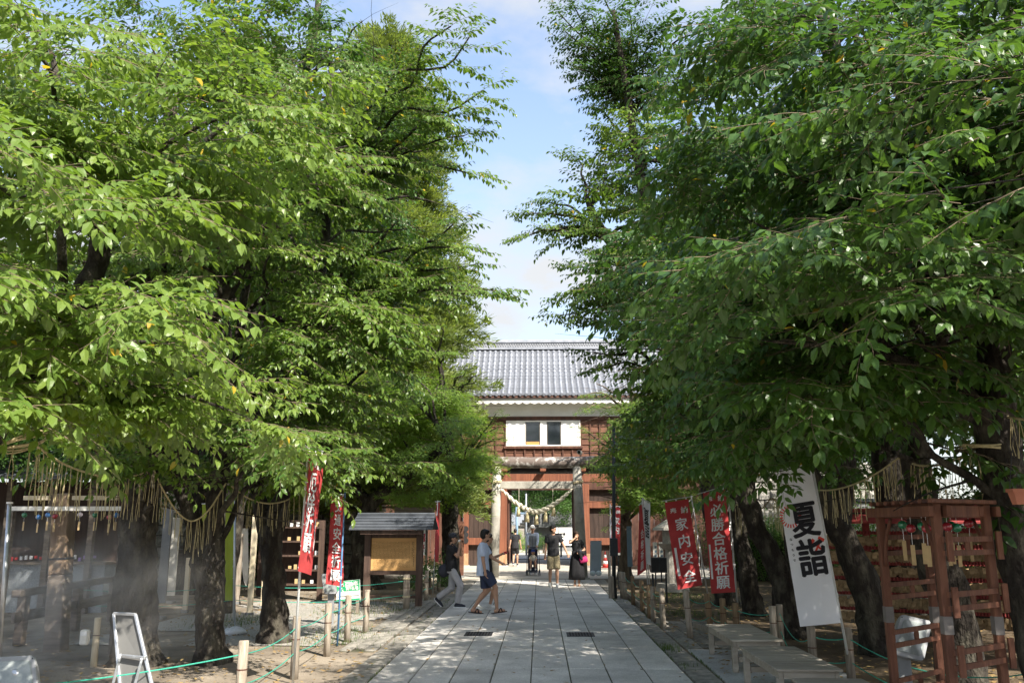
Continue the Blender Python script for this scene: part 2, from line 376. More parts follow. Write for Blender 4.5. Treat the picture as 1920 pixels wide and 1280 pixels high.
NSPR = [0]
def grow(root, limbs, kind, lmat, bark, seed, spacing=0.72, blen=(0.8, 1.9), sscale=(0.85, 1.2), start=0.22, droop=-0.10, perb=0.40, keep=None, tier=0.35, updir=0.05, twigw=True, tinted=(0, 1)):
    """limbs: list of (points, r0, r1). Branches leave every limb, sprays leave every branch."""
    rnd = random.Random(seed); br = MB(); pts = []
    tg = rnd.uniform(*tinted)
    for (P, r0, r1) in limbs:
        tg = rnd.uniform(*tinted); n = len(P); ln = sum((P[i + 1] - P[i]).length for i in range(n - 1))
        nb = max(2, int(ln / spacing)); ang = rnd.uniform(0, 6.28)
        for k in range(nb + 1):
            t = start + (1 - start) * k / nb; x = t * (n - 1); i = min(int(x), n - 2); p = P[i].lerp(P[i + 1], x - i)
            ld_ = (P[i + 1] - P[i]).normalized()
            ang += 2.4
            hor = Vector((ld_.x, ld_.y, 0)); 
            side = Vector((math.cos(ang), math.sin(ang), 0))
            d = (side * .9 + hor * .6 + Vector((0, 0, updir + rnd.uniform(-.2, .25)))).normalized()
            if k == nb: d = ld_
            bl = rnd.uniform(*blen) * (1.1 - .35 * t)
            m = max(3, int(bl / perb)); q = p.copy(); path = [q.copy()]
            for j in range(m):
                d = (d + Vector((rnd.uniform(-.15, .15), rnd.uniform(-.15, .15), droop * .5 + rnd.uniform(-.06, .06)))).normalized()
                q = q + d * (bl / m); path.append(q.copy())
                if keep and not keep(q): continue
                for sg in ((1, -1) if j < m - 1 else (0, 1, -1)):
                    yaw = math.atan2(d.y, d.x) + sg * rnd.uniform(.35, 1.3); pitch = rnd.uniform(-.15, .48) - d.z * .35
                    sc_ = rnd.uniform(*sscale) * (.75 + .25 * (1 - t))
                    pts.append((q + Vector((0, 0, rnd.uniform(-.05, .05))), yaw, pitch, rnd.uniform(-.4, .4), sc_, min(1, max(0, .72 * tg + .28 * rnd.random()))))
            rb = max(.006, (r0 * (1 - t) + r1 * t) * .30)
            br.tube(path, [rb * (1 - .75 * j / m) for j in range(m + 1)], 4, False)
    if twigw and br.v: br.build('branches', bark, root, True, kind='stuff')
    make_crown(root, kind, lmat, pts); NSPR[0] += len(pts)

def limb_obj(P, r0, r1, bark, root, n=8, name='limb', seed=0, jit=0.06):
    b = MB(); k = len(P); b.tube(P, [r0 + (r1 - r0) * (i / (k - 1)) ** .85 for i in range(k)], n, True, jit, seed); return b.build(name, bark, root, True)
def trunk_obj(P, radii, bark, root, seed=0, n=16, flare=0.5):
    P = smooth_path(P, 12); k = len(P); rr = []
    for i in range(k):
        t = i / (k - 1); r = interp(radii, t); h = P[i].z
        rr.append(r * (1 + flare * math.exp(-max(h, 0) / .18)))
    b = MB(); b.tube(P, rr, n, True, .09, seed)
    for i, v in enumerate(b.v):
        b.v[i] = v + noise.noise_vector(v * 2.3 + Vector((seed, 0, 0))) * .06 + noise.noise_vector(v * 5) * .035 + noise.noise_vector(v * 14) * .016
    return b.build('trunk', bark, root, True)
# ------------------------------------------------------------ ground and paving
M_DIRT = mat('packed_dirt', (0.115, 0.092, 0.068), 0.95, scale=0.9, col2=(0.32, 0.27, 0.21), bump=0.8, bscale=45, detail=12, ramp=(0.32, 0.62))
M_SAND = mat('pale_ground', (0.36, 0.33, 0.28), 0.95, scale=0.7, col2=(0.47, 0.44, 0.37), bump=0.3, bscale=50, detail=10)
M_GRAN = mat('granite_slab', (0.44, 0.42, 0.39), 0.85, scale=55, col2=(0.68, 0.655, 0.61), bump=0.5, bscale=90, rnd=0.12, blotch=.34, detail=3, ramp=(0.3, 0.7))
M_GRAN2 = mat('granite_pad', (0.33, 0.33, 0.325), 0.85, scale=60, col2=(0.50, 0.50, 0.49), bump=0.3, bscale=90, detail=3, blotch=.2)
M_KERB = mat('worn_kerb_stone', (0.17, 0.16, 0.14), 0.9, scale=9, col2=(0.34, 0.32, 0.28), bump=0.6, bscale=30, rnd=0.14, blotch=.25)
M_JOINT = mat('dirt_joint', (0.085, 0.075, 0.055), 1.0, scale=5, col2=(0.12, 0.12, 0.07))
b = MB()
xs = [-300, -60, -25] + [-14 + 0.7 * i for i in range(41)] + [25, 60, 300]; ys = [-60, -10, 0] + [3 + .7 * i for i in range(52)] + [60, 120, 800]
gi = []
for y in ys:
    for x in xs:
        near = abs(x) < 16 and 2 < y < 40; edge = min(1, max(0, (abs(x - .1) - 2.6) / 1.5))
        z = -0.012 + (noise.noise(Vector((x * .35, y * .35, 3))) * .05 * edge if near else 0)
        b.v.append(Vector((x, y, z - (.0 if near else 0.0))))
nx = len(xs)
for j in range(len(ys) - 1):
    for i in range(nx - 1):
        b.f.append([j * nx + i, j * nx + i + 1, (j + 1) * nx + i + 1, (j + 1) * nx + i]); b.m.append(0)
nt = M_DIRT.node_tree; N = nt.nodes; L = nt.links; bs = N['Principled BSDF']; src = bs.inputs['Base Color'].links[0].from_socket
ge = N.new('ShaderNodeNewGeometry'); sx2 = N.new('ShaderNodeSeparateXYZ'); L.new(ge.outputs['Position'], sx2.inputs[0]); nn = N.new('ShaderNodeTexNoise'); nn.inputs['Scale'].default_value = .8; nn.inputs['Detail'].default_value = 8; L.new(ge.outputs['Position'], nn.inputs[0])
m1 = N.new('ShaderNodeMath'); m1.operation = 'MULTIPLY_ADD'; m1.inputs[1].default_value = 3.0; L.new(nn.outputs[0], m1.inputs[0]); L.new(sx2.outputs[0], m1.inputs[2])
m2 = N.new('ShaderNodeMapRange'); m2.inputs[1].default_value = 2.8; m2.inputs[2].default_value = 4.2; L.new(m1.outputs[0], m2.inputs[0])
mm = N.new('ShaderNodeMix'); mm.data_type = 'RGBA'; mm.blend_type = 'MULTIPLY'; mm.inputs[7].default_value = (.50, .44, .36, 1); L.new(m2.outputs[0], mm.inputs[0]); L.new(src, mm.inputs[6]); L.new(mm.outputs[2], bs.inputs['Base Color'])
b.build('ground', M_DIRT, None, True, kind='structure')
b = MB(); b.span(-14, 14, 30.6, 62, -.02, 0.004); b.build('forecourt', M_SAND, None, kind='structure')
b = MB(); b.span(-9, 9, 46.0, 47.6, 0.004, 0.05); b.build('stone_step', M_GRAN2, None, kind='structure')  # low grey strip across the forecourt beyond the gateway
# gravel apron on the left
M_GRAV = mat('grey_gravel', (0.20, 0.19, 0.17), 0.95, scale=38, col2=(0.50, 0.47, 0.42), bump=1.0, bscale=55, detail=3, ramp=(.25, .75))
b = MB()
pth = [(-9.5, 13.2), (-5.2, 12.9), (-3.3, 13.3), (-2.95, 14), (-2.95, 20), (-2.6, 23.5), (-4.0, 21.5), (-7, 20.3), (-10, 19.8)]
def gh(x, y): return -0.012 + noise.noise(Vector((x * .35, y * .35, 3))) * .05 * min(1, max(0, (abs(x - .1) - 2.6) / 1.5))
for j in range(26):
    for i in range(26):
        x, y = -7.4 + i * .18, 13.9 + j * .3
        if noise.noise(Vector((x * .6, y * .5, 7))) + .55 - abs(x + 5.0) * .16 - abs(y - 17.5) * .09 < 0: continue
        b.add([(x + a_, y + c_, gh(x + a_, y + c_) + .014) for a_, c_ in ((0, 0), (.18, 0), (.18, .3), (0, .3))], [[0, 1, 2, 3]])
b.build('gravel_patch', M_GRAV, None, kind='structure')

PX0, PX1 = -2.07, 1.84
b = MB(); b.span(PX0, PX1, 2.0, 30.6, -.05, 0.004); path = b.build('path', M_JOINT, None, kind='structure')
wl = (PX1 - PX0) / 8
sl = []
for k in range(4):
    b = MB(); b.box((0, 0, 0), (wl - .016, 1.65 - .006, .05), None, .006); o = b.build('slab', M_GRAN, path); sl.append(o)
first = True; q = 0
for j in range(18):
    for i in range(8):
        y = 2.2 + (j + .5) * 1.65 - .25; 
        if y > 30.6: continue
        o = sl[q] if q < 4 else sl[q % 4].copy()
        if q >= 4: COL.objects.link(o)
        o.location = (PX0 + (i + .5) * wl + random.uniform(-.0015, .0015), y, -.008 + random.uniform(-.0025, .0025)); o.rotation_euler = (random.uniform(-.0012, .0012), random.uniform(-.004, .004), 0)
        q += 1

def stones(name, x0, x1, cols, y0, y1, ln, top, mat_=M_KERB, seed=1, skew=0.0):
    rnd = random.Random(seed)
    b = MB(); b.span(x0 + .02, x1 - .02, y0, y1, -.06, top - .03); par = b.build(name, M_JOINT, None, kind='structure')
    wd = (x1 - x0) / cols; pr = []
    for k in range(3):
        b = MB(); b.box((0, 0, 0), (wd - .014, ln - .014, .08), None, .012)
        for i, v in enumerate(b.v): b.v[i] = v + noise.noise_vector(v * 9 + Vector((k * 3, 0, 0))) * .006
        pr.append(b.build('paving_stone', mat_, par))
    q = 0
    for c in range(cols):
        y = y0 + (c % 2) * ln * .5
        while y < y1 - ln * .5:
            o = pr[q] if q < 3 else pr[q % 3].copy()
            if q >= 3: COL.objects.link(o)
            o.location = (x0 + (c + .5) * wd + skew * (y - y0), y + ln / 2, top - .04 + rnd.uniform(-.008, .008)); o.rotation_euler = (rnd.uniform(-.01, .01), rnd.uniform(-.012, .012), rnd.uniform(-.01, .01))
            y += ln; q += 1
    return par
stones('left_border', -2.44, -2.085, 1, 5.0, 30.4, .72, .010, seed=2)
stones('left_paving', -3.02, -2.46, 3, 13.4, 22.0, .46, .030, seed=3)
stones('right_border', 1.86, 2.21, 1, 5.0, 30.4, .72, .006, seed=4)
stones('right_paving', 2.23, 3.35, 4, 13.75, 17.8, .60, .006, seed=5)
b = MB(); b.span(2.24, 3.9, 5.6, 13.7, -.05, .010, .004); b.build('bench_pad', M_GRAN2, None, kind='structure')

# drain grates
M_IRON = mat('cast_iron', (0.035, 0.035, 0.037), 0.6, metal=0.4, scale=20)
g0 = thing('drain_grate', 'dark iron drain grate in the path, left of the centre joint', 'drain grate', (-1.05, 15.34, .018), 'drain grates set in the path')
def grate(root):
    o = Vector(root.location)
    b = MB()
    for sx in (-1, 1): b.box(o + Vector((sx * .225, 0, .004)), (.02, .50, .012))
    for sy in (-1, 1): b.box(o + Vector((0, sy * .25, .004)), (.47, .02, .012))
    b.build('frame', M_IRON, root)
    m = MB(); m.box(o + Vector((0, 0, 0)), (.43, .48, .006)); m.build('pan', mat('grate_shadow_iron', (.012, .012, .012), .9), root)
    p = None
    for i in range(9):
        if p is None: p = MB().box(o + Vector((-.2, 0, .005)), (.022, .48, .010)).build('bar', M_IRON, root)
        else: c = p.copy(); COL.objects.link(c); c.location = (i * .05, 0, 0)
grate(g0)
dup(g0, (0.69, 15.33, .018), 0, 'dark iron drain grate in the path, right of the centre joint')

# ------------------------------------------------------------ the gate
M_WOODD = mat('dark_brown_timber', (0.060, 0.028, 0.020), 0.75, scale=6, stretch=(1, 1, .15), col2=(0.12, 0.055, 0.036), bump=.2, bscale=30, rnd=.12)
M_WOODB = mat('brown_clapboard', (0.095, 0.042, 0.028), 0.8, scale=8, stretch=(.25, 1, 2), col2=(0.175, 0.082, 0.050), bump=.3, bscale=30, rnd=.16)
M_RED = mat('vermilion_brown_timber', (0.135, 0.048, 0.027), 0.7, scale=8, stretch=(2, 2, .12), col2=(0.235, 0.088, 0.047), bump=.2, bscale=30)
M_PLANKB = mat('black_brown_plank', (0.035, 0.024, 0.020), 0.85, scale=8, stretch=(2, 1, .2), col2=(0.06, 0.040, 0.032), rnd=.2)  # near-black brown timber, the planks' own colour
M_PLAS = mat('white_plaster', (0.80, 0.79, 0.75), 0.9, scale=1.5, col2=(0.86, 0.855, 0.83), bump=.05, bscale=10, blotch=.08)
M_TILE = mat('grey_roof_tile', (0.105, 0.112, 0.130), 0.6, scale=5, col2=(0.165, 0.177, 0.20), bump=.15, bscale=20, rnd=.16, spec=.5)
M_TILEC = mat('pale_tile_cap', (0.185, 0.20, 0.23), 0.65, scale=4, col2=(0.28, 0.295, 0.33), rnd=.10, spec=.4)
M_MORT = mat('ridge_mortar', (0.36, 0.37, 0.39), 0.9, scale=4)
GX = 0.0
def gz(py, Y): return at(1010, py, Y).z
YW = 39.2; YE = 38.3; YR = 42.6; YB = YR * 2 - YE
W0, W1 = -9.4, 9.4
gate = thing('castle_gate', 'two storey timber gate with grey tiled roof and white plaster band, behind the stone torii', 'gate', (0, YW, 0))
zE = gz(741, YE); zR = gz(654, YR); zRT = gz(642, YR)
# roof slopes
b = MB(); n = 10
for side in (0, 1):
    rr = []
    for i in range(n + 1):
        t = i / n; y = (YE + (YR - YE) * t) if side == 0 else (YB + (YR - YB) * t); z = zE + (zR - zE) * (t - .12 * math.sin(math.pi * t)); rr.append((y, z))
    for (y0, z0), (y1, z1) in zip(rr[:-1], rr[1:]):
        vs = [(W0, y0, z0), (W1, y0, z0), (W1, y1, z1), (W0, y1, z1)]; b.add(vs, [[0, 1, 2, 3] if side == 0 else [3, 2, 1, 0]])
        b.add([(x, y, z - .10) for x, y, z in vs], [[3, 2, 1, 0]])
roof = b.build('roof', M_TILE, gate)
def roofpt(t, lift=0.0):
    return YE + (YR - YE) * t, zE + (zR - zE) * (t - .12 * math.sin(math.pi * t)) + lift
# round cover tile rows, flat pan rows with overlapping courses, antefix discs
PITCH = .268; nr = int((W1 - W0) / PITCH)
b = MB(); x = 0; segs = 15
for k in range(segs):
    t0, t1 = k / segs, (k + 1) / segs; (y0, z0), (y1, z1) = roofpt(t0, .03), roofpt(t1, .03); r = []
    for (y, z, rad) in ((y0, z0, .066), (y1 + .01, z1, .058)):
        r.append([Vector((W0 + math.cos(a) * rad, y, z + math.sin(a) * rad)) for a in [math.pi * j / 6 for j in range(7)] + [math.pi * 1.5]])
    b.loft(r)
covp = b.build('cover_tile_row', M_TILEC, roof, True)
b = MB(); r = [[Vector((W0 + math.cos(a) * rr_, YE - .05 + dy, roofpt(0)[1] + .035 + math.sin(a) * rr_)) for a in [2 * math.pi * j / 12 for j in range(12)]] for dy, rr_ in ((0, .05), (0, .072), (.08, .072))]
b.loft(r); discp = b.build('eave_disc', M_TILE, roof, False)
b = MB()
for k in range(segs * 2):
    t0, t1 = k / (segs * 2), (k + 1) / (segs * 2); (y0, z0), (y1, z1) = roofpt(t0, .036), roofpt(t1, .012)
    xa, xb = W0 + .06, W0 + PITCH - .06; xm = (xa + xb) / 2
    b.add([(xa, y0, z0 + .02), (xm, y0, z0), (xb, y0, z0 + .02), (xb, y1, z1 + .02), (xm, y1, z1), (xa, y1, z1 + .02), (xa, y0, z0 - .02), (xm, y0, z0 - .03), (xb, y0, z0 - .02)], [[0, 1, 4, 5], [1, 2, 3, 4], [6, 7, 1, 0], [7, 8, 2, 1]])
panp = b.build('pan_tile_row', M_TILE, roof)
for i in range(nr + 1):
    for p in ((covp, discp, panp) if i < nr else (covp, discp)):
        if i == 0: continue
        c = p.copy(); COL.objects.link(c); c.location = Vector(p.location) + Vector((i * PITCH, 0, 0))
# ridge
b = MB()
for k, (w_, z0, z1) in enumerate(((.52, zR - .06, zR + .05), (.40, zR + .05, zRT - .05), (.50, zRT - .05, zRT + .03))):
    b.mi = 0 if k != 1 else 1; b.span(W0, W1, YR - w_ / 2, YR + w_ / 2, z0, z1)
b.mi = 0; b.tube([(W0, YR, zRT + .05), (W1, YR, zRT + .05)], .09, 10)
ridge = b.build('ridge', [M_TILEC, M_TILE], roof)
b = MB()
for row in range(2):
    for i in range(150):
        xx = W0 + .06 + i * .125 + row * .0625
        if xx > W1: break
        zz = zR + .10 + row * .09
        b.loft([[Vector((xx + math.cos(a) * r_, YR - .205 - dy, zz + math.sin(a) * r_)) for a in [2 * math.pi * j / 6 for j in range(6)]] for dy, r_ in ((0, .04), (.02, .035))])
b.build('ridge_disc', M_MORT, ridge, kind='stuff')
# gable ends
b = MB(); 
for s_ in (W0 + .7, W1 - .7):
    b.add([(s_, YE + .9, zE), (s_, YB - .9, zE), (s_, YR, zR - .2), (s_ + .05, YE + .9, zE), (s_ + .05, YB - .9, zE), (s_ + .05, YR, zR - .2)], [[0, 2, 1], [3, 4, 5]])
b.build('gable', M_PLAS, gate)
# scalloped plaster eave and soffit
zc = zE - .10
b = MB(); xs_ = []; nsc = int((W1 - W0) / .085)
top = []; bot = []
for i in range(nsc + 1):
    xx = W0 + i * .085; ph = (xx / .36) % 1.0; s_ = abs(math.sin(math.pi * ph)) ** .8
    top.append(Vector((xx, YE + .10, zc + .03))); bot.append(Vector((xx, YE + .12, zc - .17 - .10 * s_)))
for i in range(nsc):
    b.add([top[i], top[i + 1], bot[i + 1], bot[i], bot[i] + Vector((0, .9, .10)), bot[i + 1] + Vector((0, .9, .10))], [[3, 2, 1, 0], [4, 5, 2, 3]])
b.build('scalloped_eave', M_PLAS, gate)
b = MB(); b.span(W0, W1, YE + .015, YE + .10, zc - .02, zc + .075); b.build('eave_board', M_WOODD, gate)
zW0 = gz(782, YW)
b = MB(); b.span(W0 + .7, W1 - .7, YW, YB - 1.1, zW0, zE + .05); b.build('plaster_wall', M_PLAS, gate)
# upper storey: beam, clapboards, battens, window
z_b0, z_b1 = gz(788, YW), gz(781, YW)
b = MB(); b.span(W0 + .65, W1 - .65, YW - .06, YW + .1, z_b0, z_b1 + .01, .01); b.build('beam', M_WOODD, gate)
zp0, zp1 = gz(857, YW), z_b0
xwl, xwr = at(949, 810, YW).x, at(1088, 810, YW).x
zw0, zw1 = gz(836, YW), gz(788.5, YW)
b = MB(); b.span(W0 + .72, W1 - .72, YW + .02, YB - 1.1, zp0, zp1); b.build('wall_core', M_WOODD, gate)
nb = 6; hb = (zp1 - zp0) / nb
for (xa, xb, za, zb, nbb) in ((W0 + .72, xwl - .04, zp0, zp1, nb), (xwr + .04, W1 - .72, zp0, zp1, nb), (xwl - .04, xwr + .04, zp0, zw0 - .06, 2)):
    hb = (zb - za) / nbb
    for k in range(nbb):
        z0 = za + k * hb; b = MB()
        b.add([(xa, YW + .02, z0 + hb), (xb, YW + .02, z0 + hb), (xb, YW - .022, z0 + .01), (xa, YW - .022, z0 + .01), (xa, YW + .02, z0 + .004), (xb, YW + .02, z0 + .004)], [[3, 2, 1, 0], [5, 2, 3, 4]])
        b.build('clapboard', M_WOODB, gate)
b = MB().span(-.035, .035, YW - .06, YW + .01, zp0, zp1)
bt = b.build('batten', M_WOODD, gate)
q = 0
for k in range(22):
    for sg in (-1, 1):
        xx = (xwl - .03 - k * .43) if sg < 0 else (xwr + .03 + k * .43)
        if abs(xx) > 8.6: continue
        if q == 0: o = bt
        else: o = bt.copy(); COL.objects.link(o)
        o.location = Vector((xx, 0, 0)); q += 1
b = MB().span(-.03, .03, YW - .065, YW + .01, zp0, zw0 - .10); bt2 = b.build('short_batten', M_WOODD, gate)
for k in range(7):
    o = bt2 if k == 0 else bt2.copy()
    if k: COL.objects.link(o)
    o.location = Vector((xwl + .42 + k * .435, 0, 0))
b = MB().span(xwl - .1, xwr + .1, YW - .13, YW + .02, zw0 - .12, zw0 - .02, .008); b.build('sill_beam', M_WOODD, gate)
M_WIN = mat('white_window_trim', (.74, .72, .66), .6, scale=3)
M_GLASS = mat('dark_window_glass', (.012, .016, .020), .06, spec=.9, var=.1)
b = MB(); 
for (xa, xb, za, zb) in ((xwl, xwr, zw1 - .05, zw1), (xwl, xwr, zw0, zw0 + .05), (xwl, xwl + .05, zw0 + .05, zw1 - .05), (xwr - .05, xwr, zw0 + .05, zw1 - .05)):
    b.span(xa, xb, YW - .09, YW + .03, za, zb)
wf = b.build('window_frame', M_WIN, gate)
X = lambda p: at(p, 810, YW).x
for (pa, pb) in ((951.5, 985), (1013, 1025), (1052, 1086)):
    MB().span(X(pa), X(pb), YW - .055, YW - .012, zw0 + .052, zw1 - .052).build('shutter', M_PLAS, wf)
for (pa, pb) in ((985, 1013), (1025, 1052)):
    MB().span(X(pa) + .004, X(pb) - .004, YW - .025, YW - .015, zw0 + .052, zw1 - .052).build('pane', M_GLASS, wf)
    b = MB()
    for xx in (X(pa) + .025, X(pb) - .025): b.span(xx - .02, xx + .02, YW - .045, YW - .027, zw0 + .052, zw1 - .052)
    b.build('sash', mat('bronze_sash', (.10, .09, .08), .5), wf)
MB().span(X(986.5), X(1012), YW - .04, YW - .028, zw0 + .056, zw0 + .20).build('rail_board', mat('honey_wood', (.50, .27, .09), .6, scale=5, stretch=(.2, 1, 1)), wf)
# lower storey
z1a, z1b = gz(901, YW + .25), gz(885, YW + .25)
MB().span(W0 + .7, W1 - .7, YW - .0, YB - 1.2, zp0 - .42, zp0 - .002).build('floor_beam', M_WOODD, gate)
bm_ = None
for px_ in (864, 945, 1018, 1093, 1175):
    xx = at(px_, 880, YW - .35).x; zz = gz(880, YW - .35)
    MB().span(xx - .13, xx + .13, YW - .42, YW + .6, zz - .07, zz + .07, .01).build('joist_end', M_RED, gate)
MB().span(W0 + .9, W1 - .9, YW + .10, YW + .45, gz(903, YW + .1), gz(888, YW + .1), .01).build('main_beam', M_RED, gate)
zl = gz(918, YW + .3)
MB().span(W0 + .9, W1 - .9, YW + .12, YW + .40, zl, gz(903.5, YW + .1), .01).build('lintel', M_WOODD, gate)
xpl = (at(933, 1000, YW + .1).x, at(950.5, 1000, YW + .1).x); xpr = (at(1083, 1000, YW + .1).x, at(1106, 1000, YW + .1).x)
def gpost(xa, xb, ya, yb, mt=M_RED):
    b = MB(); b.mi = 0; b.span(xa, xb, ya, yb, .55, zl + .25, .015); b.mi = 1; b.span(xa + .003, xb - .003, ya + .003, yb - .003, 0.02, .549, .01)
    b.mi = 2; b.span(xa - .06, xb + .06, ya - .06, yb + .06, -.02, .03, .01)
    b.build('gate_post', [mt, mat('weathered_post_foot', (.42, .30, .18), .85, scale=9, stretch=(2, 2, .3), col2=(.36, .16, .08)), M_GRAN2], gate)
gpost(*xpl, YW + .1, YW + .55); gpost(*xpr, YW + .1, YW + .55)
for sg in (-1, 1):
    xo = (at(868, 1000, YW + .1).x, at(878, 1000, YW + .1).x) if sg < 0 else (at(1160, 1000, YW + .1).x, at(1170, 1000, YW + .1).x)
    gpost(*xo, YW + .12, YW + .5)
    xi = xpl[0] if sg < 0 else xpr[1]; xa, xb = (xo[1], xi) if sg < 0 else (xi, xo[0])
    for (pt, pb) in ((939, 952), (1008, 1021)):
        MB().span(xa, xb, YW + .15, YW + .33, gz(pb, YW + .15), gz(pt, YW + .15), .008).build('tie_beam', M_RED, gate)
    npk = 6; w_ = (xb - xa) / npk
    MB().span(xa, xb, YW + .42, YW + .47, .02, zl - .01).build('backing', M_PLANKB, gate)
    for k in range(npk): MB().span(xa + k * w_ + .005, xa + (k + 1) * w_ - .005, YW + .36, YW + .40 + .01 * (k % 2), .03, gz(905, YW + .3)).build('plank', M_PLANKB, gate)
    # rear posts
    xr = (xpl[0] + .1, xpl[1] + .02) if sg < 0 else (xpr[0] - .02, xpr[1] - .1)
    MB().span(xr[0], xr[1], YB - 2.0, YB - 1.6, 0, zl + .25, .01).build('rear_post', M_WOODD, gate)
MB().span(W0 + .9, W1 - .9, YW + .6, YB - 1.3, zl + .20, zl + .26).build('ceiling', M_WOODD, gate)
# open door leaves folded back inside the gateway
for sg, xx in ((-1, xpl[1] + .02), (1, xpr[0] - .09)):
    MB().span(xx, xx + .07, YW + .62, YW + 2.3, .06, zl - .02, .006).build('door_leaf', M_WOODD, gate)
b = MB()
MBs = b
# side wings of dark board beyond the outer posts
for sg in (-1, 1):
    xo = at(867, 1000, YW + .1).x if sg < 0 else at(1171, 1000, YW + .1).x
    xa, xb = sorted((xo, sg * 8.6)); n_ = 14; w_ = (xb - xa) / n_
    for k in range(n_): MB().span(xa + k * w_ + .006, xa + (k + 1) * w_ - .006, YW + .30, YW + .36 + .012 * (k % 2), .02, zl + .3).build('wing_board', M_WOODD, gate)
# black crest discs on the outer left post
for py_ in (991, 1002, 1013):
    p = at(873, py_, YW + .11)
    MB().loft([[Vector((p.x + math.cos(a) * .13, YW + .115 - d_, p.z + math.sin(a) * .13)) for a in [2 * math.pi * j / 16 for j in range(16)]] for d_ in (0, .02)]).build('crest_disc', M_IRON, gate)

# stone walls either side of the gate
M_STONE = mat('rampart_stone', (0.20, 0.19, 0.17), .9, scale=4, col2=(0.42, 0.40, 0.36), bump=.7, bscale=12, rnd=.22)
def stone_wall(label, x0, x1, Y, h, seed, name='stone_wall'):
    rnd = random.Random(seed); rt = thing(name, label, 'stone wall', ((x0 + x1) / 2, Y, 0))
    MB().span(x0, x1, Y + .12, Y + 1.2, 0, h - .1).build('core', M_KERB, rt)
    pr = []
    for k in range(5):
        b = MB(); b.box((0, 0, 0), (1, .4, 1), None, .12)
        for i, v in enumerate(b.v): b.v[i] = v + noise.noise_vector(v * 2 + Vector((k * 5 + seed, 0, 0))) * .12
        pr.append(b)
    z = 0; q = 0; src = {}
    while z < h:
        hh = rnd.uniform(.32, .5); x = x0 - rnd.uniform(0, .3)
        while x < x1:
            w_ = rnd.uniform(.4, .8); k = rnd.randrange(5)
            if k not in src: o = pr[k].build('stone', M_STONE, rt, loc=(0, 0, 0)); src[k] = o
            else: o = src[k].copy(); COL.objects.link(o)
            o.location = Vector((x + w_ / 2, Y + rnd.uniform(-.03, .03), z + hh / 2)) - Vector(rt.location); o.scale = (w_ * 1.02, 1, hh * 1.04); o.rotation_euler = (0, rnd.uniform(-.05, .05), 0)
            x += w_; q += 1
        z += hh
    return rt
stone_wall('rampart of rough grey stones left of the gate behind the maples', -16, -8.7, YW, 4.4, 5)
stone_wall('rampart of rough grey stones right of the gate behind the trees', 8.7, 16, YW, 4.4, 8)

# ------------------------------------------------------------ torii
YT = 30.8
M_TST = mat('weathered_torii_stone', (0.25, 0.235, 0.205), .9, scale=2.6, col2=(0.42, 0.40, 0.35), bump=.5, bscale=25, detail=10)
M_LICH = mat('lichened_torii_beam', (0.15, 0.12, 0.105), .95, scale=4.5, col2=(0.52, 0.50, 0.47), bump=.7, bscale=22, ramp=(.52, .68), detail=9)
tor = thing('torii', 'grey stone torii with lichened round top beam, in front of the gate', 'torii', (0, YT, 0))
def zt(py): return at(1010, py, YT).z
for (xt, xb) in ((932, 925), (1081.5, 1092.5)):
    pt = at(xt, 874, YT); pb = at(xb, 1079, YT); pb.z = 0
    b = MB(); b.tube([pb, pb.lerp(pt, .5), pt], [.185, .172, .158], 24)
    b.build('pillar', M_TST, tor, True)
    pm = pt.lerp(pb, .5); 
    MB().tube([pb + Vector((0, 0, -.02)), pb + Vector((0, 0, .03))], [.27, .26], 20).build('footing', M_TST, tor)
    p = at((xt * .84 + xb * .16), 903, YT); rr = MB()
    for k in range(3):
        n_ = 20; rr.tube([p + Vector((math.cos(2 * math.pi * j / n_) * .185, math.sin(2 * math.pi * j / n_) * .185, .03 * k + .03 * math.cos(2 * math.pi * j / n_) - .04)) for j in range(n_ + 1)], .018, 5)
    rr.build('rope_ring', mat('straw_rope', (.50, .42, .27), .9, scale=30, col2=(.66, .58, .40), bump=.5, bscale=60), tor, True)
xa, xb = at(884, 867, YT).x, at(1143, 867, YT).x; zk = zt(867)
b = MB(); k = 24; P = [Vector((xa + (xb - xa) * i / k, YT, zk + .05 * abs(2 * i / k - 1) ** 2.2)) for i in range(k + 1)]
b.tube(P, [.20] * (k + 1), 22); 
for i, v in enumerate(b.v): b.v[i] = v + noise.noise_vector(v * 3) * .012
b.build('top_beam', M_LICH, tor, True)
MB().span(at(936, 908, YT).x, at(1078, 908, YT).x, YT - .09, YT + .09, zt(916), zt(902), .012).build('tie_beam', M_TST, tor)

# shimenawa
M_ROPE = mat('pale_rice_straw', (.62, .56, .42), .85, scale=18, col2=(.78, .73, .60), bump=.6, bscale=60, stretch=(1, 1, 3))
sh = thing('sacred_rope', 'thick twisted straw rope with five tassels slung between the torii pillars', 'straw rope', (0, YT - .15, zt(940)))
ctl = [(939, 916), (950, 926), (963, 939), (978, 949), (992, 956), (1005, 959), (1020, 955.5), (1035, 947), (1049, 938), (1062, 927), (1073, 916)]
P = smooth_path([at(x, y, YT - .15) for x, y in ctl], 12)
for s3 in range(2):
    b = MB(); Q = []; rr = []
    for i, p in enumerate(P):
        t = i / (len(P) - 1); e = math.sin(math.pi * t) ** .6; rad = .026 + .064 * e; a = i * .42 + s3 * math.pi
        tg = (P[min(i + 1, len(P) - 1)] - P[max(i - 1, 0)]).normalized(); up = Vector((0, 1, 0)); bn = tg.cross(up)
        Q.append(p + (up * math.cos(a) + bn * math.sin(a)) * rad * .55); rr.append(rad * .62)
    b.tube(Q, rr, 9); b.build('strand', M_ROPE, sh, True)
M_TAS = mat('yellow_straw_tassel', (.62, .50, .26), .9, scale=60, stretch=(4, 4, .3), col2=(.80, .70, .45), bump=.5, bscale=80)
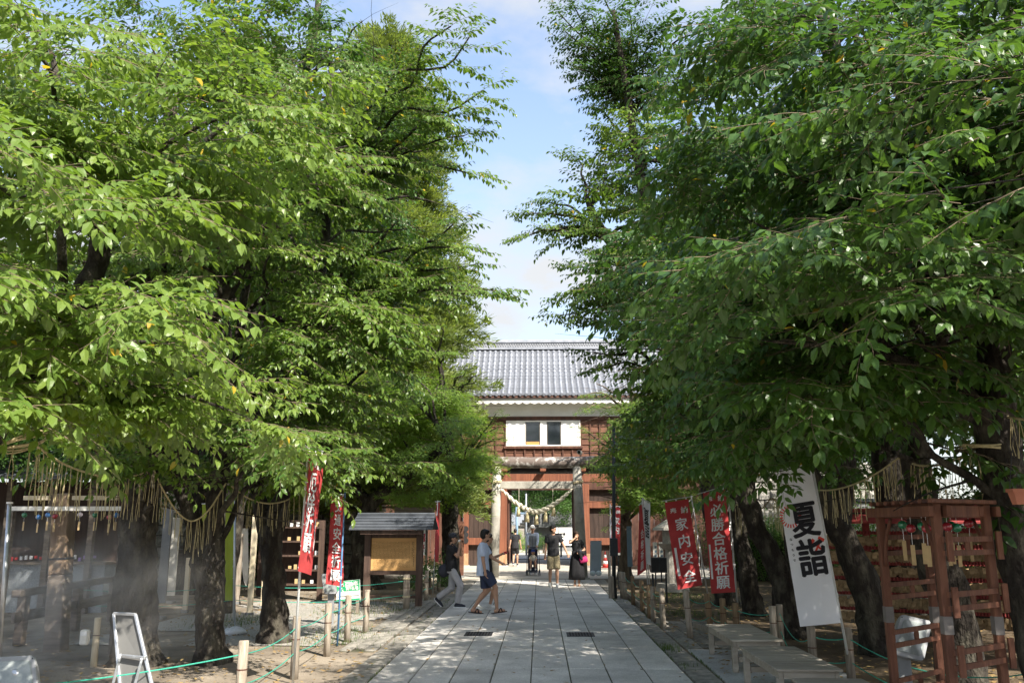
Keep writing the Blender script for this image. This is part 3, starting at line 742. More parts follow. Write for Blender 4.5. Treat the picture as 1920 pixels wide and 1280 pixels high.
for (x_, y0, y1) in ((972, 949, 968), (988.5, 959, 978.5), (1006, 963, 983), (1023, 958, 978), (1038, 948, 967)):
    p0 = at(x_, y0, YT - .17); p1 = at(x_, y1, YT - .17); h = p0.z - p1.z
    b = MB(); b.tube([p0 + Vector((0, 0, .05)), p0, p0 - Vector((0, 0, h * .12)), p0 - Vector((0, 0, h * .3)), p1], [.012, .035, .030, .052, .078], 14, True, .07, int(x_))
    b.build('tassel', M_TAS, sh, True)
for x_ in (973, 1036.5):
    MB().tube([at(x_, 915, YT - .12), at(x_, 948 if x_ < 1000 else 940, YT - .15)], .008, 4).build('cord', M_ROPE, sh)

# ------------------------------------------------------------ beyond the gate
M_CONC = mat('grey_concrete', (.15, .155, .155), .85, scale=1.2, col2=(.21, .215, .215), bump=.1)
Y2 = 70
hall = thing('concrete_hall', 'grey concrete building with a stepped outer stair, seen through the gateway', 'building', (0, Y2, 0))
def sp2(a, b_, c, d, Y, dep): return (at(a, d, Y).x, at(b_, d, Y).x, Y, Y + dep, at(a, d, Y).z, at(a, c, Y).z)
MB().span(*sp2(983, 1085, 945, 1048, Y2, 8)).build('wall', M_CONC, hall)
MB().span(*sp2(1010, 1085, 982, 988, Y2 - .5, .5)).build('ledge', mat('dark_concrete', (.12, .13, .13), .9), hall)
for k, (xa_, xb_) in enumerate(((990, 1000), (1003, 1012), (1018, 1030))):
    MB().span(*sp2(xa_, xb_, 962, 985, Y2 - .1, .1)).build('window', M_GLASS, hall)
b = MB(); p0 = at(978, 960, Y2 - 2); p1 = at(1004, 923, Y2 - 2)
b.bar(p0, p1, 1.6, .9); b.build('stair_parapet', mat('pale_concrete', (.36, .35, .33), .85), hall)
for k in range(7):
    c = p0.lerp(p1, k / 7 + .05); MB().span(c.x - .3, c.x + .3, c.y - 2, c.y - 1, c.z - 1.3, c.z - 1.1).build('stair_tread', M_CONC, hall)
ws = thing('white_screen', 'white screen with a black crest standing by the hall wall', 'screen', (at(1055, 1022, 60).x, 60, 0))
MB().span(*sp2(1035, 1075, 988.5, 1021.5, 60, .1)).build('panel', M_PLAS, ws)
for xx in (1047.5,): MB().span(*sp2(xx, xx + .8, 988.5, 1021.5, 59.97, .02)).build('seam', M_IRON, ws)
MB().span(*sp2(1035, 1075, 1010.6, 1011.2, 59.96, .02)).build('seam', M_IRON, ws)
p = at(1058.5, 1000.5, 59.9); MB().loft([[Vector((p.x + math.cos(a) * .085, 59.97 - d_, p.z + math.sin(a) * .09)) for a in [2 * math.pi * j / 16 for j in range(16)]] for d_ in (0, .02)]).build('crest', M_IRON, ws)
MB().span(at(1030, 1022, 60).x, at(1080, 1022, 60).x, 59.6, 60.3, 0, .25).build('plinth', M_CONC, ws)
tb_ = thing('rail_stand', 'dark metal rail stand by the white screen', 'rail', (at(1052, 1030, 50).x, 50, 0))
M_DMET = mat('dark_metal', (.04, .045, .05), .5, metal=.5)
for xx in (1040, 1052): MB().tube([Vector((at(xx, 1030, 50).x, 50, 0)), at(xx, 1000, 50)], .05, 6).build('leg', M_DMET, tb_)
for yy in (1000, 1006): MB().tube([at(1036, yy, 50), at(1057, yy, 50)], .035, 6).build('rail', M_DMET, tb_)
lp = thing('lamp_post', 'blue grey pole with side arm behind the gateway, left of the hall', 'pole', (at(969, 1035, 55).x, 55, 0))
M_BPOLE = mat('blue_grey_paint', (.16, .24, .32), .5)
MB().tube([Vector((at(969, 1035, 55).x, 55, 0)), at(969, 950, 55)], .085, 8).build('pole', M_BPOLE, lp, True)
MB().tube([at(966, 962, 55), at(984, 962, 55)], .06, 6).build('arm', M_BPOLE, lp)
lp2 = thing('flag_pole', 'slim pale pole in the middle of the gateway', 'pole', (at(986.5, 1040, 52).x, 52, 0))
MB().tube([Vector((at(986.5, 1040, 52).x, 52, 0)), at(986.5, 925, 52)], .045, 8).build('pole', mat('galvanised', (.42, .46, .5), .45, metal=.4), lp2, True)
# ------------------------------------------------------------ trees
CMT = CM.transposed()
def proj(p):
    q = CMT @ (Vector(p) - Vector((0, 0, CAMH)))
    if q.z > -0.05: return None
    return 960 + F * q.x / -q.z, 640 - F * q.y / -q.z
LB = [(-900, 680), (0, 725), (90, 770), (190, 785), (300, 790), (400, 775), (500, 795), (600, 815), (700, 850), (780, 905), (880, 925), (930, 880), (960, 840), (1300, 840)]
RB = [(-900, 1120), (0, 1070), (100, 1095), (200, 1145), (290, 1110), (370, 1075), (450, 1070), (560, 1050), (650, 1165), (740, 1185), (790, 1125), (880, 1135), (950, 1165), (1300, 1170)]
def li(T, y):
    for (a, b_), (c, d) in zip(T[:-1], T[1:]):
        if a <= y <= c: return b_ + (d - b_) * (y - a) / (c - a)
    return T[0][1] if y < T[0][0] else T[-1][1]
def keeper(side, zmin=2.55, marg=0.5, zmax=99):
    """prune: boughs are cut back from the open strip over the path and kept above head height"""
    def k(q):
        if side == 0: return q.z > zmin
        if q.z < zmin or q.z > zmax: return False
        if q.y < 1.5: return (q.x < -1.6 if side < 0 else q.x > 2.2)
        P = proj(q)
        if P is None: return True
        m = marg * F / max(q.y, 2) * (.8 if q.y < 15 else .45) + 6
        return P[0] < li(LB, P[1]) - m if side < 0 else P[0] > li(RB, P[1]) + m
    return k
def limb_path(a, b, rnd, arch=0.12, wob=0.10, k=5):
    a = Vector(a); b = Vector(b); d = b - a; ln = d.length; pts = [a]
    for i in range(1, k):
        t = i / k; p = a.lerp(b, t) + Vector((rnd.uniform(-1, 1), rnd.uniform(-1, 1), rnd.uniform(-1, 1))) * wob * ln * math.sin(math.pi * t) * .6
        p.z += arch * ln * math.sin(math.pi * t); pts.append(p)
    pts.append(b); return smooth_path(pts, 3)
def both(f, g): return f if g is None else (lambda q: f(q) and g(q))
def open_view(boxes):
    def k(q):
        P = proj(q)
        return P is None or not any(a <= P[0] <= c and b_ <= P[1] <= d for a, b_, c, d in boxes)
    return k
def tree(name, label, trunk, radii, targets, kind='cherry', lmat=L_CHERRY, bark=M_BARK, group=None, seed=1, side=-1, zmin=2.55, marg=.85, auto=None, tips=(), extra_trunks=(), lr=0.07, arch=.12, xkeep=None, **kw):
    rnd = random.Random(seed); base = Vector((trunk[0][0], trunk[0][1], 0)); trunk = [Vector(t_) for t_ in trunk]; trunk[0].z = -.12
    rt = thing(name, label, 'tree', base, group)
    trunk_obj(trunk, [r * .86 for r in radii], bark, rt, seed)
    nodes = [(p, interp(radii, i / max(1, len(trunk) - 1))) for i, p in enumerate(map(Vector, trunk)) if i > 0]
    for (tp, tr) in extra_trunks:
        b = MB(); pp = smooth_path(tp, 6); k = len(pp); b.tube(pp, [interp(tr, i / (k - 1)) for i in range(k)], 12, True, .08, seed)
        b.build('stem', bark, rt, True); nodes += [(Vector(p), interp(tr, i / (len(tp) - 1))) for i, p in enumerate(tp)]
    tg = [Vector(t) for t in targets]
    if auto:
        c, r, n = auto; c = Vector(c); tries = 0
        while n > 0 and tries < 4000:
            tries += 1
            v = Vector((rnd.gauss(0, 1), rnd.gauss(0, 1), rnd.gauss(0, 1))).normalized() * rnd.uniform(.62, 1.0)
            p = c + Vector((v.x * r[0], v.y * r[1], v.z * r[2]))
            if p.z < zmin + .2: continue
            tg.append(p); n -= 1
    limbs = []; tl = []
    for i, t in enumerate(tg + [Vector(x) for x in tips]):
        cand = [(n_, rr_) for n_, rr_ in nodes if n_.z < t.z + .8] or nodes
        n_, rr_ = min(cand, key=lambda q: (q[0] - t).length + 1.2 * max(0, q[0].z - t.z + .5) + rnd.uniform(0, .9))
        r0 = min(rr_ * .55, lr * (0.55 + .12 * (n_ - t).length)); P = limb_path(n_, t, rnd, arch)
        limb_obj(P, r0, .012, bark, rt, 7, 'limb', i)
        (limbs if i < len(tg) else tl).append((P, r0, .012))
    kk = dict(kw)
    grow(rt, limbs, kind, lmat, bark, seed + 100, keep=both(keeper(side, zmin, marg), xkeep), **kk)
    if tl:
        pts = []
        for (P, r0, r1) in tl:
            ln = sum((P[i + 1] - P[i]).length for i in range(len(P) - 1)); t = .2; sg = 1; tn = rnd.random()
            while t < 1.0:
                x = t * (len(P) - 1); i = min(int(x), len(P) - 2); q = P[i].lerp(P[i + 1], x - i); d = (P[i + 1] - P[i]).normalized(); sg = -sg
                if q.z > zmin:
                    k2 = 1.0 if kind == 'cherry' else kw.get('sscale', (1, 1))[0]
                    pts.append((q, math.atan2(d.y, d.x) + sg * rnd.uniform(.35, .9), rnd.uniform(-.1, .25) - d.z * .4, rnd.uniform(-.3, .3), k2 * rnd.uniform(.8, 1.1) * (1.05 - .35 * t), .5 * tn + .5 * rnd.random()))
                t += .24 / ln
            pts.append((P[-1], math.atan2(d.y, d.x), -d.z * .5, 0, .65, rnd.random()))
        make_crown(rt, kind, lmat, pts); NSPR[0] += len(pts)
    return rt
def keeper_tip(side, zmin):
    return lambda q: q.z > zmin
def vat(px, py, Y): return at(px, py, Y)
GL = 'cherry trees lining the left of the path'; GRt = 'cherry trees lining the right of the path'

# left row
tree('cherry_tree', 'near cherry tree at the far left edge, leaning trunk tied with a straw rope', [(-6.6, 7.2, -.1), (-6.0, 7.4, 1.3), (-5.2, 7.7, 2.6), (-4.6, 7.9, 3.5), (-4.3, 7.9, 4.6)], [.24, .21, .19, .15, .11],
     [vat(230, 560, 5.6), vat(320, 640, 6.2), vat(-40, 300, 5.0), vat(420, 765, 7.6), vat(300, 130, 7.5), vat(480, 200, 8.0), vat(60, 90, 6.4), vat(60, 760, 6.0), vat(180, 380, 7.5), vat(200, 740, 7.6), vat(-200, 500, 4.6)],
     auto=((-5.6, 6.8, 5.4), (3.0, 3.0, 2.6), 4), seed=3, group=GL, lmat=L_PALE, blen=(.5, 1.1), spacing=.5, tinted=(.6, 1), xkeep=open_view([(300, 520, 2000, 700), (520, 300, 2000, 1300), (400, 400, 2000, 540)]))
tree('cherry_tree', 'thick mossy cherry trunk behind the white easel sign, second from the left', [gnd(255, 1243), vat(252, 1120, 12.2), vat(258, 980, 12.1), vat(275, 780, 12), vat(290, 600, 11.9), vat(300, 430, 11.8), vat(325, 200, 11.8)], [.31, .30, .27, .22, .19, .16, .09],
     [vat(330, 470, 10), vat(120, 480, 10), vat(470, 300, 11), vat(600, 600, 11.5), vat(560, 470, 11), vat(130, 250, 10.5), vat(300, 760, 10.2), vat(120, 820, 11), vat(480, 840, 10.5)],
     auto=((-5.2, 11.6, 6.2), (3.6, 3.0, 3.4), 11), seed=5, group=GL, xkeep=open_view([(290, 580, 520, 690), (360, 440, 480, 600)]), extra_trunks=(([vat(285, 720, 11.6), vat(350, 660, 11.4), vat(420, 560, 11.2), vat(500, 420, 11.0)], [.13, .12, .09, .05]), ([vat(290, 720, 11.6), vat(390, 590, 11.8), vat(500, 595, 12), vat(640, 620, 12.3)], [.10, .08, .06, .03]), ([vat(270, 760, 11.6), vat(240, 560, 11.3), vat(190, 420, 11)], [.09, .06, .03])))
tree('cherry_tree', 'forked dark cherry trunk between the white easel sign and the first red banner', [vat(398, 1228, 12.3) * 1, vat(393, 1120, 12.3), vat(388, 1050, 12.3), vat(402, 1000, 12.3), vat(408, 900, 12.3), vat(430, 760, 12.3), vat(450, 600, 12.4)], [.235, .215, .25, .15, .13, .12, .08],
     [vat(560, 700, 11.5), vat(540, 790, 10.8), vat(500, 860, 11.2), vat(700, 600, 12), vat(300, 860, 12.5), vat(560, 840, 12.6)],
     auto=((-4.4, 12.6, 5.6), (3.2, 2.6, 3.4), 12), seed=7, group=GL, xkeep=open_view([(300, 590, 480, 680)]), extra_trunks=(([vat(385, 1060, 12.3), vat(370, 1000, 12.3), vat(345, 930, 12.3), vat(315, 870, 12.4), vat(270, 760, 12.6)], [.16, .13, .11, .10, .06]),))
tree('cherry_tree', 'forked cherry trunk just left of the first tall red banner', [vat(517, 1190, 14.3), vat(513, 1100, 14.3), vat(512, 1010, 14.3), vat(530, 920, 14.3), vat(560, 840, 14.3), vat(590, 640, 14), vat(610, 400, 13.6), vat(620, 120, 13.2)], [.25, .22, .21, .13, .12, .10, .08, .05],
     [vat(700, 560, 12.6), vat(740, 420, 12.4), vat(720, 260, 12), vat(700, 120, 12), vat(760, 660, 13), vat(600, 250, 12), vat(640, 820, 13), vat(560, 120, 12.5)],
     tips=[vat(880, 70, 11.4), vat(845, 50, 11.0), vat(905, 170, 11.2), vat(860, 215, 11.4), vat(880, 325, 11.6), vat(870, 255, 11.8), vat(860, 465, 12), vat(905, 550, 11.6), vat(850, 420, 12.2), vat(870, 500, 12.2), vat(930, 545, 11.6)],
     auto=((-3.9, 13.0, 6.8), (2.9, 2.6, 4.2), 15), seed=9, group=GL, extra_trunks=(([vat(505, 1020, 14.3), vat(485, 930, 14.4), vat(470, 860, 14.5), vat(440, 700, 14.6)], [.15, .12, .11, .06]),), blen=(.8, 1.7))
tree('broadleaf_tree', 'tall dark broadleaf tree rising behind the left cherries to the top of the frame', [(-7.0, 19, -.1), (-6.6, 19, 4), (-6.2, 19, 8), (-5.7, 19, 12), (-5.4, 19, 15)], [.34, .30, .24, .18, .08],
     [vat(560, 60, 18), vat(440, 120, 18), vat(680, 40, 18), vat(480, 260, 18)], auto=((-6.3, 19, 9.5), (3.2, 3, 6.0), 24), seed=12, lmat=L_SHADED, kind='cherry', sscale=(1.1, 1.5), spacing=.75, blen=(1.0, 2.2), perb=.42)
tree('broadleaf_tree', 'broadleaf tree with a dark leaning trunk behind the roofed notice board', [vat(690, 1088, 26) * 1, vat(678, 1020, 26), vat(700, 940, 26), vat(780, 880, 25.5), vat(840, 830, 25)], [.42, .34, .26, .17, .10],
     [vat(640, 840, 25), vat(740, 800, 25), vat(820, 860, 24), vat(600, 760, 26), vat(700, 700, 26)], auto=((-5.2, 25, 5.0), (3.2, 2.2, 2.4), 12), seed=14, lmat=L_MAPLE, kind='maple', sscale=(1.1, 1.6), spacing=.6, perb=.38, extra_trunks=(([vat(700, 950, 26), vat(640, 880, 26), vat(600, 800, 26)], [.16, .12, .07]),))
tree('maple_tree', 'bright green maple with layered boughs to the left of the gate', [vat(846, 1075, 27.2) * 1, vat(845, 960, 27.2), vat(850, 900, 27.2), vat(835, 780, 27), vat(825, 680, 27)], [.34, .30, .22, .14, .07],
     [vat(905, 800, 26), vat(890, 860, 25.5), vat(860, 905, 25), vat(900, 760, 26.5), vat(760, 760, 26), vat(830, 700, 26), vat(720, 860, 24), vat(780, 920, 25)], tips=[vat(925, 860, 25.4), vat(930, 775, 25.6), vat(945, 820, 26), vat(935, 800, 26), vat(900, 895, 25), vat(860, 940, 25.5), vat(870, 740, 25.5), vat(885, 780, 25), vat(880, 830, 24.8), vat(905, 840, 24.8), vat(860, 700, 25.6), vat(845, 660, 25.6), vat(870, 880, 24.6)],
     auto=((-3.6, 26.2, 5.4), (2.4, 2, 2.8), 16), seed=16, lmat=L_MAPLE, kind='maple', sscale=(.9, 1.3), spacing=.5, perb=.33, updir=.05, droop=-.05)

# right row
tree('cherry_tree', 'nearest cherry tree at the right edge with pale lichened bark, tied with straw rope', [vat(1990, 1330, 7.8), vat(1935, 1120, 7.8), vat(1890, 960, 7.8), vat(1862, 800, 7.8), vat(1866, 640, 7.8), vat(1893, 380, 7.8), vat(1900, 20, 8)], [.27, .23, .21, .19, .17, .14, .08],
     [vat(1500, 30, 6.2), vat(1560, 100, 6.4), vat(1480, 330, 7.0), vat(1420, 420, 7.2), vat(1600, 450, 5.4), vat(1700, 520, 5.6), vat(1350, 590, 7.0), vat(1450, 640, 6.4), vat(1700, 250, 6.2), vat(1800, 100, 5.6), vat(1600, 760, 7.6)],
     auto=((4.9, 7.4, 5.8), (2.8, 2.8, 3.0), 10), seed=23, group=GRt, side=1, lmat=L_SHADED, zmin=2.5, blen=(.7, 1.5), spacing=.55)
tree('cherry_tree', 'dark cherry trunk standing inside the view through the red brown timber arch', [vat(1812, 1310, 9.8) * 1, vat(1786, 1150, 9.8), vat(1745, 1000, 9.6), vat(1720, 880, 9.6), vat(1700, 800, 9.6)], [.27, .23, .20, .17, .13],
     [vat(1500, 560, 9), vat(1400, 640, 9), vat(1560, 820, 9), vat(1450, 760, 9.4), vat(1660, 860, 9), vat(1380, 500, 9.2), vat(1640, 180, 9)], auto=((4.4, 9.8, 5.2), (2.8, 2.2, 2.9), 9), seed=25, group=GRt, side=1, lmat=L_SHADED, zmin=2.45,
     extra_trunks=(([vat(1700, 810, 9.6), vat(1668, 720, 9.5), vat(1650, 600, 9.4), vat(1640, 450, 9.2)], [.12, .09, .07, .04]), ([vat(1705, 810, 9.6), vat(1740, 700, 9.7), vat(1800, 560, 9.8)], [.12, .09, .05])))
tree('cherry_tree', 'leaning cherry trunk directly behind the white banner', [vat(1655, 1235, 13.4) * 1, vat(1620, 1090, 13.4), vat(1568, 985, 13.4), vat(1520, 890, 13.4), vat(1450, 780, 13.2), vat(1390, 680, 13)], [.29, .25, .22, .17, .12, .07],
     [vat(1300, 640, 12.5), vat(1260, 480, 12.6), vat(1350, 800, 12.6), vat(1250, 760, 13), vat(1420, 860, 12.6), vat(1300, 300, 12.6), vat(1560, 860, 12.4)], auto=((4.2, 13.4, 5.6), (2.6, 2.4, 3.2), 10), seed=27, group=GRt, side=1, lmat=L_SHADED, zmin=2.6,
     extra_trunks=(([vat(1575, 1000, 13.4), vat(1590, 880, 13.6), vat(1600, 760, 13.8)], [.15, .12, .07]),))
tree('cherry_tree', 'leaning cherry trunk in the gap between the second red banner and the white one', [vat(1490, 1178, 15.4) * 1, vat(1455, 1060, 15.4), vat(1415, 980, 15.4), vat(1390, 880, 15.4), vat(1340, 740, 15.4), vat(1290, 600, 15.3)], [.26, .22, .19, .16, .12, .08],
     [vat(1200, 520, 14.8), vat(1180, 640, 14.8), vat(1230, 380, 14.8), vat(1280, 240, 15), vat(1240, 820, 14.8), vat(1330, 860, 15), vat(1200, 740, 15.4)],
     tips=[vat(1120, 600, 15), vat(1130, 540, 15.2), vat(1075, 555, 14.6), vat(1060, 590, 15), vat(1110, 660, 15), vat(1135, 690, 14.8), vat(1090, 500, 15), vat(1190, 700, 14.6)],
     auto=((3.6, 15.6, 6.0), (2.2, 2.4, 3.2), 11), seed=29, group=GRt, side=1, lmat=L_CHERRY, zmin=2.7)
tree('cherry_tree', 'slender cherry trunk behind the red banner, third trunk from the gate on the right', [vat(1415, 1142, 18.6) * 1, vat(1395, 1040, 18.6), vat(1375, 940, 18.6), vat(1300, 760, 18.4), vat(1210, 560, 18), vat(1140, 450, 17.6), vat(1105, 392, 17.4)], [.24, .20, .18, .16, .14, .12, .09],
     [vat(1170, 300, 17.5), vat(1220, 440, 17.5), vat(1190, 560, 17.5), vat(1180, 800, 18)],
     tips=[vat(1000, 400, 17), vat(985, 445, 16.8), vat(1030, 380, 17.2), vat(1050, 450, 16.8), vat(1085, 300, 17.4), vat(1105, 345, 17.2), vat(1140, 330, 17.4), vat(1120, 410, 17.2), vat(1120, 470, 17), vat(1150, 250, 17.4)],
     auto=((3.4, 18.4, 7.0), (2.0, 2.2, 3.6), 10), seed=31, group=GRt, side=1, lmat=L_CHERRY, zmin=2.9,
     extra_trunks=(([vat(1250, 640, 18.2), vat(1195, 300, 17.6), vat(1172, 150, 17.2), vat(1150, 20, 17)], [.13, .10, .08, .05]),))
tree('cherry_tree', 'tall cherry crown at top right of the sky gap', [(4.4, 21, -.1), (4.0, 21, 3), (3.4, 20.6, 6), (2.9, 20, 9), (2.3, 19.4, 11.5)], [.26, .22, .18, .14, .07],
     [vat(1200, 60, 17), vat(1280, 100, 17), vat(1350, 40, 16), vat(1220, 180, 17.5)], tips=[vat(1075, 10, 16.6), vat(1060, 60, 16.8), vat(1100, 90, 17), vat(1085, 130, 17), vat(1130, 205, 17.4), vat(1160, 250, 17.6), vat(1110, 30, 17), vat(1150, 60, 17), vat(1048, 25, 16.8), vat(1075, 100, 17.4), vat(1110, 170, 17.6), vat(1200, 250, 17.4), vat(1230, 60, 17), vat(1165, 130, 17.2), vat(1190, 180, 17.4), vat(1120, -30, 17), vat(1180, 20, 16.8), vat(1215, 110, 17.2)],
     auto=((3.8, 20, 9.4), (2.0, 2.2, 3.6), 9), seed=33, group=GRt, side=1, lmat=L_SHADED, zmin=3.2)
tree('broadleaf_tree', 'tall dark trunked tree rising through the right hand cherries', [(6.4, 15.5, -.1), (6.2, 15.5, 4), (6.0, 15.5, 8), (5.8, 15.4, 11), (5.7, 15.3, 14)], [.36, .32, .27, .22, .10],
     [vat(1500, 120, 14), vat(1450, 260, 14), vat(1620, 60, 14)], auto=((6.4, 15.5, 8.6), (3.2, 3, 5.2), 14), seed=35, side=1, lmat=L_SHADED, zmin=3.0, sscale=(1.0, 1.4), spacing=.65, perb=.36)
tree('maple_tree', 'maple with a straight pale trunk to the right of the gate', [vat(1172, 1078, 30.5) * 1, vat(1171, 980, 30.5), vat(1172, 900, 30.5), vat(1190, 800, 30.3), vat(1180, 720, 30)], [.26, .24, .20, .13, .07],
     [vat(1140, 790, 28), vat(1130, 860, 27.5), vat(1200, 760, 27), vat(1180, 880, 26.5), vat(1220, 930, 26), vat(1260, 830, 26)], tips=[vat(1095, 770, 27.5), vat(1085, 800, 28), vat(1100, 740, 28), vat(1110, 870, 27.5), vat(1125, 900, 27.2), vat(1150, 960, 26.6), vat(1140, 985, 27)],
     auto=((4.0, 28, 5.0), (2.6, 2.4, 2.6), 18), seed=37, side=1, lmat=L_MAPLE, kind='maple', bark=M_BARKR, sscale=(.95, 1.3), spacing=.5, perb=.34, zmin=2.3, updir=.05)
tree('broadleaf_tree', 'broadleaf tree behind the red votive racks at far right', [(9.6, 18.5, -.1), (9.5, 18.5, 4), (9.3, 18.4, 9)], [.34, .28, .14], [], auto=((9.2, 18.5, 6.8), (3.6, 3, 4.0), 22), seed=39, side=1, lmat=L_SHADED, zmin=2.9, sscale=(1.1, 1.5), spacing=.75, perb=.42)
tree('broadleaf_tree', 'broadleaf tree between the gate rampart and the right hand cherries', [(7.5, 26, -.1), (7.4, 26, 4), (7.2, 26, 9)], [.34, .28, .12], [], auto=((7.4, 26, 6.2), (3.6, 3, 4.2), 20), seed=41, side=1, lmat=L_FAR, kind='broad', zmin=2.6, sscale=(1.1, 1.5), spacing=.9, perb=.5)

# trees shading the foreground from behind and beside the camera
tree('cherry_tree', 'cherry tree beside the camera on the right, only its boughs in frame', [(6.8, 2.6, -.1), (6.6, 2.6, 2.6), (6.3, 2.9, 5.5)], [.26, .22, .12], [vat(1990, 120, 4.4), vat(1960, 330, 4.2)], auto=((6.2, 2.6, 6.4), (2.8, 2.6, 2.6), 10), seed=43, side=1, lmat=L_SHADED, zmin=2.9, spacing=.6)
tree('cherry_tree', 'cherry tree farther right behind the timber arch', [(8.6, 9.6, -.1), (8.5, 9.6, 2.6), (8.2, 9.8, 5.5)], [.28, .24, .12], [], auto=((8.2, 9.9, 6.0), (3.2, 3.0, 3.2), 18), seed=45, side=1, lmat=L_SHADED, zmin=2.8, spacing=.65)

tree('cherry_tree', 'cherry tree behind the camera on the right whose shade falls on the path', [(4.6, -2.5, -.1), (4.5, -2.4, 3), (4.3, -2.2, 6.5)], [.28, .24, .12], [], auto=((4.0, -1.0, 7.2), (2.4, 2.4, 2.0), 3), seed=46, side=1, lmat=L_SHADED, zmin=3.5, spacing=.9)
# cedar
def cedar(label, x, y, h, rad, seed, z0=2.5):
    rnd = random.Random(seed); rt = thing('cedar_tree', label, 'tree', (x, y, 0)); pts = []
    trunk_obj([(x, y, -.1), (x, y, h * .5), (x + .1, y, h)], [.42, .28, .05], M_BARKR, rt, seed)
    z = z0; ang = 0; bb = MB()
    while z < h:
        t = (z - z0) / (h - z0); r = rad * (1 - t) ** .62 + .25
        for k in range(8):
            ang += 2.4 + rnd.uniform(-.3, .3); rr = r * rnd.uniform(.75, 1.08); d = Vector((math.cos(ang), math.sin(ang), 0)); q0 = Vector((x, y, z + rnd.uniform(-.25, .25)))
            bb.tube([q0, q0 + d * rr * .5 + Vector((0, 0, .1)), q0 + d * rr + Vector((0, 0, .02))], [.05, .03, .01], 4, False)
            s = .30
            while s < 1.02:
                q = q0 + d * rr * s + Vector((0, 0, .25 * math.sin(s * 3) - .15 * s))
                for sg in (-1, 0, 1):
                    if sg == 0 and s < .8: continue
                    pts.append((q + Vector((rnd.uniform(-.12, .12), rnd.uniform(-.12, .12), rnd.uniform(-.12, .12))), ang + sg * rnd.uniform(.4, 1.1), rnd.uniform(-.55, .30), rnd.uniform(-.5, .5), rnd.uniform(1.0, 1.55), rnd.random()))
                s += .40 / rr
        z += .40
    bb.build('branches', M_BARKR, rt, True, kind='stuff')
    make_crown(rt, 'cedar', L_CEDAR, pts); NSPR[0] += len(pts); return rt
cedar('tall cedar with drooping tufted boughs between the left cherries and the gate roof', -6.0, 30.5, 20.5, 4.0, 51)
cedar('second cedar farther left, mostly hidden behind the left cherries', -12.5, 33, 17, 3.3, 53)

# background trees
def back_tree(label, x, y, h, r, seed, side, lm=L_FAR, n=16, zmin=2.2, sc=(1.3, 1.9), group=None):
    return tree('broadleaf_tree', label, [(x, y, -.1), (x + .1, y, h * .4), (x, y, h * .8)], [.32, .26, .10], [], auto=((x, y, h * .58), (r, r * .8, h * .40), n), seed=seed, side=side, lmat=lm, kind='broad', zmin=zmin, sscale=sc, spacing=1.1, perb=.62, blen=(1.2, 2.4), group=group)
back_tree('pale green tree at far left behind the booth', -24, 40, 17, 5.0, 61, -1, L_MAPLE, 18)
back_tree('dense tree behind the booth with the blue grey roof', -14, 27, 10.5, 3.8, 62, -1)
back_tree('dense tree behind the pale planks and the green flag', -9.6, 24, 10, 3.4, 63, -1)
back_tree('dense tree beyond the leftmost cherry', -12.5, 18, 8.8, 3.4, 64, -1, zmin=3.2)
back_tree('dense tree at the right behind the racks', 14, 24, 12, 4.2, 65, 1, zmin=2.6)
back_tree('dense tree behind the rampart on the right', 11, 33, 13, 4.5, 66, 1)
back_tree('dark green tree seen through the gateway on the right', 2.6, 64, 8.0, 2.9, 67, 0, L_FAR, 30, zmin=1.9, sc=(1.2, 1.7))
back_tree('green tree seen through the gateway on the left', -2.6, 66, 8, 2.3, 68, 0, L_FAR, 26, zmin=1.6, sc=(1.2, 1.7))
back_tree('tree behind the concrete hall', 1.5, 92, 13, 5.2, 69, 0, L_FAR, 24)
back_tree('tall dense tree far right behind the boundary wall', 19, 27, 13, 4.6, 81, 0, L_FAR, 18, zmin=1.6)
back_tree('dense low tree at far right behind the racks', 13.5, 15.5, 9, 3.4, 82, 0, L_FAR, 16, zmin=1.6)
back_tree('dense tree far left beyond the timber pillar', -19, 26, 11, 4.4, 83, 0, L_FAR, 16, zmin=2.0)
# clipped shrubs beyond the gateway
def shrub(label, x, y, r, seed, lm=L_FAR):
    rnd = random.Random(seed); rt = thing('clipped_shrub', label, 'shrub', (x, y, 0)); pts = []
    MB().tube([(x, y, -.05), (x, y, r * .9)], [.06, .03], 6).build('stem', M_BARKR, rt)
    for i in range(int(60 * r)):
        a = rnd.uniform(0, 6.28); e = rnd.uniform(0, 1.4); p = Vector((x + math.cos(a) * math.cos(e) * r * .6, y + math.sin(a) * math.cos(e) * r * .6, .15 + math.sin(e) * r * .8))
        pts.append((p, a, -e * .6 + rnd.uniform(-.3, .3), rnd.uniform(-.5, .5), rnd.uniform(.45, .75), rnd.random()))
    make_crown(rt, 'broad', lm, pts); return rt
shrub('round clipped shrub beyond the gateway, left of the white screen', at(1019, 1030, 56).x, 56, .8, 71)
shrub('low shrub beyond the gateway by the left door post', at(962, 1030, 58).x, 58, 1.1, 72, L_MAPLE)
shrub('low rounded shrub right of the notice board', at(806, 1080, 24).x, 24, .62, 73)
